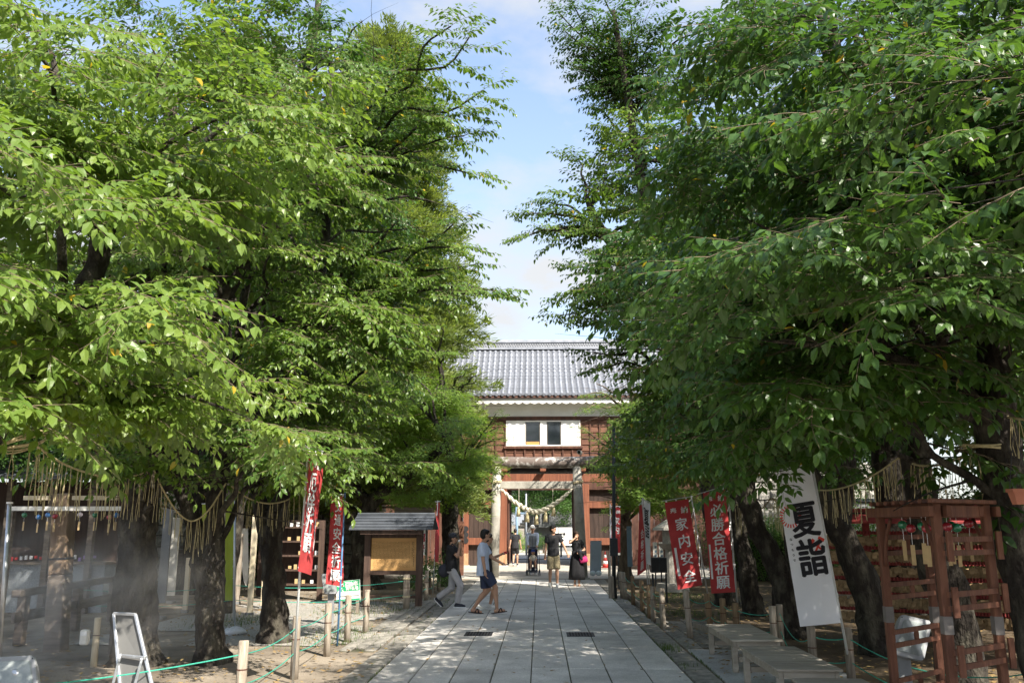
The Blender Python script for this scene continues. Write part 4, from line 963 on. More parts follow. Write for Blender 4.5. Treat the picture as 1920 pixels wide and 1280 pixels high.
# ------------------------------------------------------------ glyphs
_gl = {}
def glyph(ch, off=0.022):
    k = (ch, off)
    if k in _gl: return _gl[k]
    cu = bpy.data.curves.new('t', 'FONT'); cu.body = ch; cu.size = 1; cu.offset = off; cu.resolution_u = 2; cu.fill_mode = 'FRONT'
    o = bpy.data.objects.new('t', cu); COL.objects.link(o); bpy.context.view_layer.update()
    me = o.evaluated_get(bpy.context.evaluated_depsgraph_get()).to_mesh()
    V = [(v.co.x, v.co.y) for v in me.vertices]; Fc = [list(p.vertices) for p in me.polygons]
    o.to_mesh_clear(); bpy.data.objects.remove(o); bpy.data.curves.remove(cu)
    if V:
        x0, x1 = min(v[0] for v in V), max(v[0] for v in V); y0, y1 = min(v[1] for v in V), max(v[1] for v in V)
        s = 1 / max(x1 - x0, y1 - y0, 1e-6); V = [((x - (x0 + x1) / 2) * s, (y - (y0 + y1) / 2) * s) for x, y in V]
    _gl[k] = (V, Fc); return _gl[k]

M_POLE = mat('white_plastic_pole', (.62, .64, .64), .35, scale=4, spec=.5)
M_POLEB = mat('blue_plastic_pole', (.09, .22, .42), .4, scale=4, spec=.5)
M_REDC = mat('red_banner_cloth', (.50, .055, .060), .8, scale=2.0, col2=(.58, .080, .080), blotch=.12, trans=.28)
M_WHC = mat('white_banner_cloth', (.78, .79, .83), .8, scale=2.0, col2=(.85, .86, .89), trans=.25)
M_GRC = mat('yellow_green_banner_cloth', (.30, .37, .045), .8, scale=2.0, col2=(.36, .43, .06), trans=.3)
M_PRW = mat('white_print', (.78, .78, .78), .8, scale=3); M_PRB = mat('black_print', (.012, .012, .016), .7, scale=3); M_PRR = mat('red_print', (.60, .06, .04), .7, scale=3)
def banner(label, cloth, TL, TR, BR, BL, base, top, arm, texts=(), bars=(), pole=M_POLE, group=None, side='R', wrinkle=.010, seed=1, tabs=6, extra=None, off=.022):
    """corners, pole ends and arm ends are world points; texts: (char, u, v, size in metres, material)"""
    rt = thing('banner', label, 'banner', (base.x, base.y, 0), group)
    MB().tube([base, base.lerp(top, .5) , top], [.016, .015, .012], 8).build('pole', pole, rt, True)
    jp = base.lerp(top, .42); d = (top - base).normalized(); MB().tube([jp, jp + d * .05], .021, 8).build('pole_joint', M_POLE, rt, True)
    MB().tube([arm[0], arm[1]], .008, 6).build('cross_arm', M_POLE, rt)
    Wm = ((TR - TL).length + (BR - BL).length) / 2; Hm = ((BL - TL).length + (BR - TR).length) / 2
    nrm = (TR - TL).cross(BL - TL).normalized()
    if nrm.dot(Vector((0, 0, CAMH)) - TL) < 0: nrm = -nrm
    rnd = random.Random(seed); ph = [rnd.uniform(0, 6.28) for _ in range(6)]
    def Sf(u, v):
        p = TL.lerp(TR, u).lerp(BL.lerp(BR, u), v)
        w_ = math.sin(u * 5.2 + v * 3.0 + ph[0]) + .6 * math.sin(u * 9 - v * 7 + ph[1]) + .35 * math.sin(v * 26 + u * 4 + ph[2]) + .8 * math.sin(v * 4 + ph[3])
        return p + nrm * wrinkle * w_ * (.3 + .7 * math.sin(math.pi * min(1, max(0, u if side == 'R' else 1 - u)) * .5 + .4))
    nu, nv = 12, 40; b = MB(); vs = [Sf(i / nu, j / nv) for j in range(nv + 1) for i in range(nu + 1)]
    b.add(vs, [[j * (nu + 1) + i, j * (nu + 1) + i + 1, (j + 1) * (nu + 1) + i + 1, (j + 1) * (nu + 1) + i] for j in range(nv) for i in range(nu)])
    cl_ = b.build('cloth', cloth, rt, True)
    mats = []; b = MB()
    for (ch, u, v, sz, m_) in texts:
        if m_ not in mats: mats.append(m_)
        b.mi = mats.index(m_); V, Fc = glyph(ch, .006); st = 1.3 if ch in '夏詣' and sz > .26 else 1.0; bo_ = off * .7
        for kk, (ox, oy) in enumerate(((0, 0), (bo_, 0), (-bo_, 0), (0, bo_ * .6), (0, -bo_ * .6))):
            b.add([Sf(u + (x + ox) * sz / Wm, v - (y + oy) * sz * st / Hm) + nrm * (.005 + .0008 * kk) for x, y in V], Fc)
    for (u0, u1, v0, v1, m_) in bars:
        if m_ not in mats: mats.append(m_)
        b.mi = mats.index(m_)
        for k in range(8):
            va, vb = v0 + (v1 - v0) * k / 8, v0 + (v1 - v0) * (k + 1) / 8
            b.add([Sf(u0, va) + nrm * .006, Sf(u1, va) + nrm * .006, Sf(u1, vb) + nrm * .006, Sf(u0, vb) + nrm * .006], [[0, 1, 2, 3]])
    if extra: extra(b, mats, lambda u, v: Sf(u, v) + nrm * .005, Wm, Hm)
    if b.v: b.build('lettering', mats, cl_)
    tp = None
    for k in range(tabs):
        v = .03 + .94 * k / (tabs - 1); e = Sf(1 if side == 'R' else 0, v); t = min(1, max(0, (e - base).dot(d) / (top - base).length)); q = base + (top - base) * t
        MB().bar(e, q, .018, .004 + .02 * 0, up=nrm).build('tab', M_PRW, rt)
        
    for u in (.08, .5, .92):
        e = Sf(u, 0); q = arm[0].lerp(arm[1], min(1, max(0, (e - arm[0]).dot(arm[1] - arm[0]) / (arm[1] - arm[0]).length_squared)))
        MB().bar(e, q, .03, .004, up=nrm).build('tab', M_PRW, rt)
    return rt
def col_text(s, u, v0, v1, sz, m_): n = len(s); return [(c, u, v0 + (v1 - v0) * (i + .5) / n, sz, m_) for i, c in enumerate(s)]
GB = 'prayer banners on poles beside the path'
Y = 10.1
banner('tall red banner lettered 厄除祈願 on a white pole at the left of the path', M_REDC, at(578, 858, Y), at(607, 860, Y + .42), at(583, 1078, Y + .42), at(562, 1070, Y), gnd(549, 1279), at(578, 836, Y), (at(556, 830, Y - .3), at(606, 846, Y + .45)),
       [('奉', .30, .065, .10, M_PRW), ('納', .74, .065, .10, M_PRW)] + col_text('厄除祈願', .42, .13, .83, .24, M_PRW), [(.84, .90, .52, .80, M_PRW)], side='L', group=GB, seed=1, wrinkle=.012)
Y = 14.0
banner('red banner lettered 交通安全祈願 on a blue pole at the left of the path', M_REDC, at(621, 929, Y + .1), at(645, 930, Y + .38), at(643, 1099, Y + .38), at(611, 1094, Y + .1), Vector((at(633, 1194, Y).x, Y, 0)), at(647, 922, Y), (at(620, 927, Y + .1), at(648, 926, Y + .4)),
       col_text('交通安全祈願', .52, .04, .97, .19, M_PRW), pole=M_POLEB, side='R', group=GB, seed=2, wrinkle=.014)
Y = 22
banner('narrow red banner seen edge on beside the notice board', M_REDC, at(818, 942, Y), at(825, 941, Y + .4), at(822, 1053, Y + .4), at(815, 1052, Y), gnd(811, 1116), at(821, 938, Y), (at(816, 940, Y), at(826, 939, Y + .4)), side='L', group=GB, seed=3, wrinkle=.01)
Y = 24
banner('short red banner behind the black lamp post', M_REDC, at(1147, 950, Y), at(1163, 951, Y), at(1163, 1036, Y), at(1147, 1036, Y), gnd(1144, 1104), at(1144, 944, Y), (at(1143, 948, Y), at(1164, 949, Y)), [('奉', .3, .1, .10, M_PRW), ('納', .75, .1, .10, M_PRW), ('家', .5, .3, .2, M_PRW), ('内', .5, .5, .2, M_PRW)], side='L', group=GB, seed=4)
Y = 19.3
banner('narrow red banner lettered 祈願, turned edge on in front of a white one', M_REDC, at(1199, 948, Y), at(1206, 944, Y + .42), at(1212, 1068, Y + .42), at(1195, 1079, Y), gnd(1217, 1134), at(1204, 935, Y), (at(1198, 946, Y), at(1207, 938, Y + .4)), col_text('合格祈願', .5, .35, .97, .20, M_PRW), side='R', group=GB, seed=5, wrinkle=.006)
Y = 20.2
banner('narrow white summer banner just behind the edge on red one', M_WHC, at(1206, 936, Y), at(1219, 945, Y + .35), at(1220, 1059, Y + .35), at(1212, 1056, Y), gnd(1221, 1128), at(1205, 933, Y), (at(1204, 934, Y), at(1220, 942, Y + .4)), [('夏', .35, .25, .30, M_PRB), ('詣', .40, .45, .30, M_PRB)], side='L', group=GB, seed=6, wrinkle=.006)
Y = 17
banner('red banner lettered 家内安全, left one of the leaning red pair', M_REDC, at(1246, 942, Y), at(1290, 935, Y), at(1317, 1096, Y), at(1271, 1105, Y), gnd(1334, 1156), at(1296, 929, Y), (at(1241, 939, Y), at(1299, 930, Y)),
       [('奉', .31, .115, .13, M_PRW), ('納', .76, .115, .13, M_PRW)] + col_text('家内安全', .56, .175, .97, .235, M_PRW), [(.10, .20, .53, .85, M_PRW)], side='R', group=GB, seed=7)
Y = 16
banner('red banner lettered 必勝合格祈願, right one of the leaning red pair', M_REDC, at(1318, 924, Y), at(1360, 917, Y), at(1379, 1109, Y), at(1334, 1112, Y), gnd(1386, 1168), at(1364, 907, Y), (at(1308, 926, Y), at(1385, 902, Y)),
       [('奉', .27, .075, .11, M_PRW), ('納', .76, .075, .11, M_PRW)] + col_text('必勝合格祈願', .52, .12, .97, .235, M_PRW), [(.05, .13, .52, .86, M_PRW)], side='R', group=GB, seed=8, wrinkle=.008)
def sun_and_hammer(b, mats, Q, Wm, Hm):
    for m_ in (M_PRR,):
        if m_ not in mats: mats.append(m_)
    b.mi = mats.index(M_PRR)
    for k in range(22):
        a = 2 * math.pi * k / 22; r0, r1 = .085, .125; c = (.22, .30); w_ = .006
        pts = [(r0, -w_), (r1, -w_ * 1.3), (r1, w_ * 1.3), (r0, w_)]
        b.add([Q(c[0] + (x * math.cos(a) - y * math.sin(a)) / Wm, c[1] + (x * math.sin(a) + y * math.cos(a)) / Hm) for x, y in pts], [[0, 1, 2, 3]])
    for (ax, ay, bx, by) in ((.62, .475, .90, .545), (.92, .462, .70, .545)):
        p = Vector((ax * Wm, ay * Hm)); q = Vector((bx * Wm, by * Hm)); d = (q - p).normalized(); n = Vector((-d.y, d.x))
        for (s0, s1, w_) in ((0, .035, .036), (.045, .06, .022), (.065, (q - p).length, .011)):
            b.add([Q(t.x / Wm, t.y / Hm) for t in (p + d * s0 - n * w_, p + d * s1 - n * w_, p + d * s1 + n * w_, p + d * s0 + n * w_)], [[0, 1, 2, 3]])
Y = 9.8
banner('tall white summer banner lettered 夏詣 in black with red rays, on a leaning white pole', M_WHC, at(1453, 886, Y), at(1520, 873, Y), at(1577, 1167, Y), at(1500, 1174, Y), gnd(1600, 1282), at(1524, 880, Y), (at(1448, 884, Y), at(1500, 872, Y)),
       [('夏', .57, .335, .30, M_PRB), ('詣', .59, .575, .30, M_PRB)] + col_text('なつもうで', .13, .43, .60, .028, M_PRB), side='R', group=GB, seed=9, wrinkle=.006, extra=sun_and_hammer, off=.045)
for lb, x_, ya, yb, Y, rd in (('yellow green banner hanging right of the forked trunk', 431, 938, 1125, 17.5, 1), ('short yellow green banner hanging left of the forked trunk', 387, 945, 1026, 18, 0)):
    banner(lb, M_GRC, at(x_ - 8, ya, Y), at(x_ + 7, ya, Y), at(x_ + 6, yb, Y), at(x_ - 9, yb, Y), Vector((at(x_ + 9, yb, Y).x, Y, 0)), at(x_ + 9, ya - 6, Y), (at(x_ - 9, ya - 1, Y), at(x_ + 9, ya - 1, Y)), [(c, .6, .38 + .05 * i, .07, M_PRR) for i, c in enumerate('の・・・')] if 0 else (), side='R', seed=int(x_), pole=M_POLE, wrinkle=.012)

# ------------------------------------------------------------ rope fences
M_POST = mat('weathered_round_post', (.20, .165, .125), .9, scale=14, stretch=(2, 2, .25), col2=(.38, .33, .27), bump=.4, bscale=40, rnd=.18)
M_POSTB = mat('brown_round_post', (.16, .10, .06), .9, scale=14, stretch=(2, 2, .25), col2=(.28, .20, .12), bump=.4, bscale=40, rnd=.15)
M_GROPE = mat('green_rope', (.03, .26, .19), .6, scale=90, col2=(.06, .38, .28))
M_BAND = mat('rusty_band', (.10, .045, .03), .8)
def post(label, x, y, h, group, m_=M_POST, r=.05, lean=(0, 0)):
    rt = thing('fence_post', label, 'fence post', (x, y, 0), group)
    b = MB(); b.tube([(x, y, -.05), (x + lean[0] * .5, y + lean[1] * .5, h * .5), (x + lean[0], y + lean[1], h - .012), (x + lean[0], y + lean[1], h)], [r * 1.02, r, r * .98, r * .86], 12, True, .03, int(x * 100)); b.build('shaft', m_, rt, True)
    MB().tube([(x + lean[0] * .6, y, h * .62), (x + lean[0] * .6, y, h * .62 + .012)], r * 1.06, 12).build('wire_band', M_BAND, rt)
    return Vector((x, y, h))
GLp = 'round posts of the rope fence on the left'; GRp = 'round posts of the rope fence on the right'
Lp = []
for (px_, ty, lb) in ((456, 1200, 'nearest left fence post, cut off by the bottom edge'), (557, 1155, 'left fence post with the first red banner tied to it'), (617, 1130, 'left fence post left of the blue banner pole'), (654, 1115, 'left fence post right behind the blue banner pole'),
                      (688, 1105, 'left fence post in front of the notice board leg'), (800, 1069, 'dark left fence post right of the notice board'), (823, 1057, 'farthest left fence post, by the narrow red banner')):
    g_ = gnd(px_, ty, .73); Lp.append(post(lb, g_.x, g_.y, .73, GLp, M_POST, .052, (random.uniform(-.01, .01), 0)))
bnd = post('banded pale post wrapped in rope in front of the notice board', at(763, 1073, 19.6).x, 19.6, .76, GLp, M_POST, .075)
for k in range(2): 
    zz = .28 + .38 * k; b = MB()
    for q in range(2): b.tube([Vector((bnd.x + math.cos(a) * .082, bnd.y + math.sin(a) * .082, zz + q * .02)) for a in [2 * math.pi * j / 12 for j in range(13)]], .010, 4)
    o = b.build('straw_ring', mat('straw_rope', (0, 0, 0)), None); prop(o, 'straw ring tied round the banded pale post, %s' % ('lower' if k == 0 else 'upper'), 'rope')
Rp = []
for (px_, ty, lb, h, m_) in ((1142, 1050, 'small brown fence post beside the grey board', .6, M_POSTB), (1166, 1071, 'slanted pale fence post near the lamp post', .66, M_POST), (1172, 1072, 'pale fence post right of the slanted one', .66, M_POST), (1186, 1079, 'brown fence post, third past the lamp post', .66, M_POSTB), (1203, 1087, 'brown fence post below the edge on red banner', .66, M_POSTB),
                      (1216, 1095, 'brown fence post right of the edge on banners', .66, M_POSTB), (1223, 1099, 'pale fence post wound with green rope at its foot', .66, M_POST), (1241, 1102, 'pale fence post at the corner of the paving', .70, M_POST), (1291, 1105, 'leaning grey fence post under the 家内安全 banner', .78, M_POST),
                      (1330, 1112, 'banded brown fence post between the two leaning red banners', .66, M_POSTB), (1355, 1121, 'brown fence post under the 必勝合格祈願 banner', .64, M_POSTB), (1378, 1129, 'short banded fence post behind the first bench', .62, M_POSTB), (1460, 1132, 'pale fence post right of the first bench', .66, M_POST),
                      (1521, 1173, 'pale fence post under the white banner', .66, M_POST), (1589, 1176, 'tall banded fence post that holds the white banner pole', .66, M_POST), (1448, 1135, 'thin grey fence post farther back between trunks', .66, M_POST)):
    g_ = gnd(px_, ty, h); Rp.append(post(lb, g_.x, g_.y, h, GRp, m_, .048 if px_ < 1230 else .052, (-.05 if 'lean' in lb or 'slant' in lb else random.uniform(-.012, .012), 0)))
def gropes(P, name_lab, lv=(.82, .42), sag=.09):
    for li_, l in enumerate(lv):
        rt = thing('green_rope', '%s, %s line' % (name_lab, 'upper' if li_ == 0 else 'lower'), 'rope', (P[0].x, P[0].y, 0))
        for a, c in zip(P[:-1], P[1:]):
            A_ = Vector((a.x, a.y, a.z * l)); C_ = Vector((c.x, c.y, c.z * l)); s_ = sag * min(1.6, (C_ - A_).length / 2)
            MB().tube([A_.lerp(C_, t) - Vector((0, 0, 4 * s_ * t * (1 - t))) for t in [i / 10 for i in range(11)]], .0065, 5).build('span', M_GROPE, rt)
gropes([Vector((-5.4, 6.6, .73)), *Lp[:5]], 'green rope threaded along the near left fence posts', sag=.05)
gropes([Vector((-9.5, 17.5, .73)), Vector((-6.4, 18.4, .73)), bnd, Lp[5], Lp[6]], 'green rope past the notice board', sag=.06)
gropes([Rp[2], Rp[3], Rp[4], Rp[5], Rp[6], Rp[7]], 'green rope from the lamp post to the paving corner')
gropes([Rp[8], Rp[9], Rp[10], Rp[11], Rp[12], Rp[13], Rp[14], Vector((4.4, 8.2, .7)), Vector((5.2, 6, .7))], 'green rope along the right fence behind the benches', sag=.14)
# wooden edging at the foot of the right fence
for i, (a, c) in enumerate(((Vector((2.32, 24, 0)), Vector((2.30, 19.5, 0))), (Vector((2.30, 19.4, 0)), Vector((2.28, 16.4, 0))), (Vector((2.84, 16.5, 0)), Vector((3.45, 12.9, 0))))):
    o = MB().bar(a + Vector((0, 0, .04)), c + Vector((0, 0, .04)), .06, .10, bev=.008).build('edging_board', M_POST); prop(o, ('pale edging board at the foot of the right fence, farthest stretch', 'pale edging board at the foot of the right fence, middle stretch', 'edging board behind the first bench')[i], 'edging board')

# ------------------------------------------------------------ benches
M_BEN = mat('bleached_bench_wood', (.30, .265, .215), .8, scale=5, stretch=(.35, 5, 2), col2=(.42, .38, .32), bump=.35, bscale=40, rnd=.14, blotch=.18)
def bench(label, x0, x1, y0, y1, h=.40):
    rt = thing('slatted_bench', label, 'bench', ((x0 + x1) / 2, (y0 + y1) / 2, 0), 'low slatted benches on the right of the path')
    n = max(6, int((y1 - y0) / .108)); w_ = (y1 - y0) / n
    for k in range(n):
        MB().box(((x0 + x1) / 2 + random.uniform(-.003, .003), y0 + (k + .5) * w_, h - .012 + random.uniform(-.001, .001)), (x1 - x0, w_ - .008, .024), None, .003).build('slat', M_BEN, rt)
    for xx in (x0 + .05, x1 - .05): MB().span(xx - .02, xx + .02, y0 + .05, y1 - .05, h - .10, h - .026).build('side_rail', M_BEN, rt)
    for yy in (y0 + .07, y1 - .07): MB().span(x0 + .075, x1 - .075, yy - .02, yy + .02, h - .10, h - .027).build('end_rail', M_BEN, rt)
    for xx in (x0 + .055, x1 - .055):
        for yy in (y0 + .12, y1 - .12): MB().span(xx - .035, xx + .035, yy - .035, yy + .035, .012, h - .101, .004).build('leg', M_BEN, rt)
    MB().span(x0 + .1, x1 - .1, y0 + .10, y0 + .14, .14, .20).build('stretcher', M_BEN, rt); MB().span(x0 + .1, x1 - .1, y1 - .14, y1 - .10, .14, .20).build('stretcher', M_BEN, rt)
HB = .42
bench('farthest slatted bench, below the 必勝合格祈願 banner', gnd(1372, 1199, HB).x, gnd(1464, 1197, HB).x, gnd(1372, 1199, HB).y, gnd(1335, 1169, HB).y, HB)
bench('middle slatted bench with a small dark spot on its top', gnd(1457, 1254, HB).x, gnd(1576, 1252, HB).x, gnd(1457, 1254, HB).y, gnd(1389, 1210, HB).y, HB)
bench('nearest slatted bench, cut off by the bottom edge', gnd(1457, 1254, HB).x, gnd(1576, 1252, HB).x, gnd(1492, 1270, HB).y - 1.7, gnd(1492, 1270, HB).y, HB)

# ------------------------------------------------------------ notice board, signs
M_DKB = mat('dark_stained_timber', (.055, .035, .028), .7, scale=8, stretch=(2, 2, .2), col2=(.11, .07, .052), rnd=.1)
M_ZINC = mat('blue_grey_sheet', (.055, .062, .075), .5, scale=3, col2=(.085, .095, .11), spec=.4, blotch=.2)
Y = 20.2
nb_ = thing('notice_board', 'roofed wooden notice board with a honey coloured lettered panel', 'notice board', (at(738, 1125, Y).x, Y, 0))
xl, xr = at(689, 1060, Y).x, at(786.5, 1060, Y).x
for xx in (xl, xr): MB().span(xx - .075, xx + .075, Y - .07, Y + .07, 0, at(0, 992, Y).z, .008).build('post', M_DKB, nb_)
za, zb = at(738, 1069, Y).z, at(738, 1008, Y).z
pn = MB().span(xl + .08, xr - .08, Y - .02, Y + .02, za, zb).build('panel', mat('honey_board', (.50, .28, .10), .55, scale=3, stretch=(.4, 1, 3), col2=(.62, .37, .15)), nb_)
MB().span(xl + .076, xr - .076, Y - .05, Y + .03, za - .09, za - .001).build('lower_rail', M_DKB, nb_)
MB().span(xl + .076, xr - .076, Y - .05, Y + .03, zb + .001, zb + .12).build('upper_rail', M_DKB, nb_)
MB().span(xl + .076, xr - .076, Y - .03, Y + .03, .20, .27).build('foot_rail', M_DKB, nb_)
b = MB(); rnd = random.Random(4)
for c in range(30):
    xx = xl + .14 + c * (xr - xl - .28) / 29.0
    if c == 27: continue
    for r_ in range(26):
        zz = zb - .09 - r_ * (zb - za - .14) / 26
        if rnd.random() < .12 or (c == 28 and r_ > 14): continue
        k = .011 if c < 28 else .016; b.box((xx + rnd.uniform(-.002, .002), Y - .0215, zz), (k * rnd.uniform(.6, 1.1), .002, k * rnd.uniform(.5, 1.0)))
b.build('writing', M_PRB, pn, kind='stuff')
ze, zr_ = at(738, 990, Y - .5).z, at(738, 964, Y).z
xa, xb = at(657, 985, Y - .4).x, at(813, 985, Y - .4).x
rf = MB()
for s_ in (-1, 1):
    ye = Y + s_ * .55; rf.add([(xa - .0, ye, ze), (xb, ye, ze), (xb - .02, Y, zr_), (xa + .08, Y, zr_), (xa, ye, ze - .035), (xb, ye, ze - .035), (xb - .02, Y, zr_ - .035), (xa + .08, Y, zr_ - .035)], [[0, 1, 2, 3], [7, 6, 5, 4], [0, 4, 5, 1], [0, 3, 7, 4], [1, 5, 6, 2]])
rfo = rf.build('roof', M_ZINC, nb_)
for k in range(5):
    t = (k + .5) / 5; MB().bar((xa + .08 * t, Y - .55 * (1 - t) - .006, ze + (zr_ - ze) * t + .012), (xb - .02 * t, Y - .55 * (1 - t) - .006, ze + (zr_ - ze) * t + .012), .02, .016).build('seam', M_ZINC, rfo)
MB().tube([(xa + .08, Y, zr_ + .01), (xb - .02, Y, zr_ + .01)], .03, 8).build('ridge_cap', M_ZINC, rfo)
MB().span(xl - .1, xr + .1, Y - .48, Y - .42, ze - .13, ze - .04).build('eave_beam', M_DKB, nb_)

Y = 18.6
gs = thing('green_sign', 'small green and white sign board lettered 百余亭, on short timber legs', 'sign', (at(652, 1130, Y).x, Y, 0))
c = [at(630, 1090, Y), at(674.5, 1085.5, Y), at(675.5, 1124, Y), at(631, 1126, Y)]
def sgn(u, v, off=0.0): p = c[0].lerp(c[1], u).lerp(c[3].lerp(c[2], u), v); return p - Vector((0, off, 0))
M_SGR = mat('sign_green', (.02, .34, .14), .5, scale=3); M_SWH = mat('sign_white', (.75, .76, .72), .6, scale=3)
b = MB(); vs = [sgn(0, 0), sgn(1, 0), sgn(1, 1), sgn(0, 1)]; b.loft([[v + Vector((0, .03, 0)) for v in vs], vs]); bo = b.build('board', M_SWH, gs)
b = MB(); b.add([sgn(.01, .01, .003), sgn(.99, .01, .003), sgn(.99, .53, .003), sgn(.01, .53, .003)], [[0, 1, 2, 3]]); b.add([sgn(.01, .93, .003), sgn(.99, .90, .003), sgn(.99, .985, .003), sgn(.01, .99, .003)], [[0, 1, 2, 3]]); b.build('green_field', M_SGR, bo)
b = MB(); Ws, Hs = (c[1] - c[0]).length, (c[3] - c[0]).length
for (ch, u, v, sz) in (('百', .48, .20, .11), ('余', .64, .19, .11), ('亭', .83, .19, .11), ('茶', .20, .38, .16), ('臨', .48, .41, .065), ('時', .57, .41, .065), ('会', .71, .40, .075), ('場', .86, .40, .075)):
    V, Fc = glyph(ch, .02); b.add([sgn(u + x * sz / Ws, v - y * sz / Hs, .006) for x, y in V], Fc)
b.build('lettering', M_SWH, bo)
MB().bar(sgn(.03, .78, .006), sgn(.97, .76, .006), .008, .004, up=(0, 1, 0)).build('rule', M_PRB, bo)
for u in (.18, .88): p = sgn(u, 1); MB().span(p.x - .03, p.x + .03, Y + .0, Y + .05, 0, p.z + .02).build('leg', M_POST, gs)

M_ALU = mat('brushed_aluminium', (.52, .54, .57), .35, metal=.7, scale=12)
M_GRB = mat('grey_sign_back', (.16, .16, .155), .6, scale=3)
es = thing('folding_sign', 'aluminium framed folding sign seen from behind in front of the mossy trunk', 'sign', (at(250, 1270, 8.6).x, 8.6, 0))
Y = 8.6
A1, A2, A3, A4 = at(215, 1149, Y), at(255, 1151, Y - .1), at(286, 1283, Y - .35), at(226, 1283, Y - .25)
B1, B2 = A1.lerp(A4, .62), A2.lerp(A3, .62)
vs = [A1, A2, A3, A4]; b = MB(); b.loft([[v + Vector((0, .02, 0)) for v in vs], vs]); b.build('panel', M_GRB, es)
for p, q in ((A1, A2), (A2, A3), (A4, A1), (at(229, 1228, Y - .2), at(274, 1232, Y - .3))): MB().bar(p - Vector((0, .01, 0)), q - Vector((0, .01, 0)), .028, .03, up=(0, 1, 0), bev=.004).build('frame_bar', M_ALU, es)
for p, q in ((at(230, 1224, Y - .2), at(214, 1288, Y - .75)), (at(270, 1232, Y - .3), at(255, 1288, Y - .8))): MB().bar(p - Vector((0, .04, 0)), q - Vector((0, .04, 0)), .022, .022, bev=.004).build('strut', M_ALU, es)
for p in (at(230, 1227, Y - .25), at(270, 1234, Y - .35)): MB().ball(p - Vector((0, .05, 0)), .018, 8, 5).build('hinge', M_ALU, es)

# floodlights
M_HOUS = mat('grey_lamp_housing', (.28, .29, .30), .5, scale=6, metal=.2)
M_LENS = mat('lamp_lens_glass', (.20, .225, .22), .15, scale=8, col2=(.32, .35, .34), spec=.7)
def floodlight(label, O, U, V_, depth=.10):
    """O lower left corner, U width vector, V_ height vector"""
    rt = thing('floodlight', label, 'floodlight', (O + U * .5).to_tuple()[:2] + (0,), 'box floodlights aimed up into the trees')
    n = U.cross(V_).normalized(); 
    if n.dot(Vector((0, 0, CAMH)) - O) < 0: n = -n
    n.normalize()
    def rr(s, k):
        r = []; cs = .12
        for (cx, cy, a0) in ((1 - cs, cs, -90), (1 - cs, 1 - cs, 0), (cs, 1 - cs, 90), (cs, cs, 180)):
            for j in range(5):
                a = R(a0 + 90 * j / 4); u = cx + cs * math.cos(a); v = cy + cs * math.sin(a)
                u = .5 + (u - .5) * s; v = .5 + (v - .5) * s; r.append(O + U * u + V_ * v + n * k)
        return r
    MB().loft([rr(.86, -depth), rr(1, -.02), rr(1, 0), rr(.97, .01)]).build('housing', M_HOUS, rt)
    MB().loft([rr(.78, .011), rr(.74, .014)]).build('lens', M_LENS, rt)
    for k in (.36, .64):
        p = O + U * .5 + V_ * k + n * .0145; MB().loft([[p + (U.normalized() * math.cos(a) + V_.normalized() * math.sin(a)) * r_ + n * q for a in [2 * math.pi * j / 12 for j in range(12)]] for r_, q in ((.028, 0), (.02, .006))]).build('lamp', M_ALU, rt)
    for (u, v) in ((.06, .08), (.94, .08), (.94, .92), (.06, .92)): MB().ball(O + U * u + V_ * v + n * .010, .006, 6, 4).build('screw', M_IRON, rt)
    bq = O + U * .5 + V_ * .2 - n * depth; MB().bar(bq, Vector((bq.x, bq.y, 0.0)), .12, .03).build('bracket', M_HOUS, rt)
Y = 7.2; floodlight('grey floodlight at the bottom left corner beside the folding sign', at(-6, 1320, Y), at(75, 1316, Y) - at(-6, 1320, Y), at(-12, 1231, Y + .18) - at(-6, 1320, Y))
Y = 8.95; floodlight('grey floodlight tilted upward behind the left panel of the timber arch', at(1670, 1226, Y), at(1732, 1240, Y + .05) - at(1670, 1226, Y), at(1688, 1150, Y + .15) - at(1670, 1226, Y))
Y = 16.5; floodlight('pale floodlight half hidden by the 交通安全祈願 banner', at(608, 1113, Y), at(633, 1113, Y) - at(608, 1113, Y), at(602, 1075, Y + .1) - at(608, 1113, Y))

# ------------------------------------------------------------ timber arch with wind chimes
M_ARCH = mat('red_brown_stain', (.105, .042, .026), .7, scale=6, stretch=(2, 2, .2), col2=(.20, .084, .048), bump=.4, bscale=30, rnd=.10, blotch=.25)
ar = thing('timber_arch', 'red brown timber trellis arch hung with wind chimes at the right', 'arch', (3.6, 8.1, 0))
HP = at(1700, 946, 7.6).z
PP = {k_: (at(x_, 1150, y_).x, y_) for k_, x_, y_ in (('a', 1666, 8.25), ('b', 1773, 7.0), ('c', 1868, 7.45), ('d', 1752, 8.85))}
for k, (x, y) in PP.items():
    MB().span(x - .033, x + .033, y - .033, y + .033, 0, HP, .006).build('post', M_ARCH, ar)
    z1_, z0_ = at(1700, 1136 + (18 if k in 'bc' else 0), y).z, at(1700, 1166 + (22 if k in 'bc' else 0), y).z; MB().span(x - .036, x + .036, y - .036, y + .036, z0_, z1_).build('bracket_plate', mat('dull_zinc_plate', (.17, .155, .145), .7, metal=.2, scale=9), ar)
def V3(t, z): return Vector((t[0], t[1], z))
def beam(a, c, z, ext=.10, w_=.04, h_=.085, nm='beam', off=0):
    A_, C_ = V3(a, z), V3(c, z); d = (C_ - A_).normalized(); MB().bar(A_ - d * ext, C_ + d * ext, w_, h_, bev=.006).build(nm, M_ARCH, ar)
for s_ in (-.07, .07):
    o = Vector((s_, 0)); beam((PP['a'][0] + s_, PP['a'][1]), (PP['b'][0] + s_, PP['b'][1]), HP - .06)
    beam((PP['d'][0] + s_, PP['d'][1]), (PP['c'][0] + s_, PP['c'][1]), HP - .06)
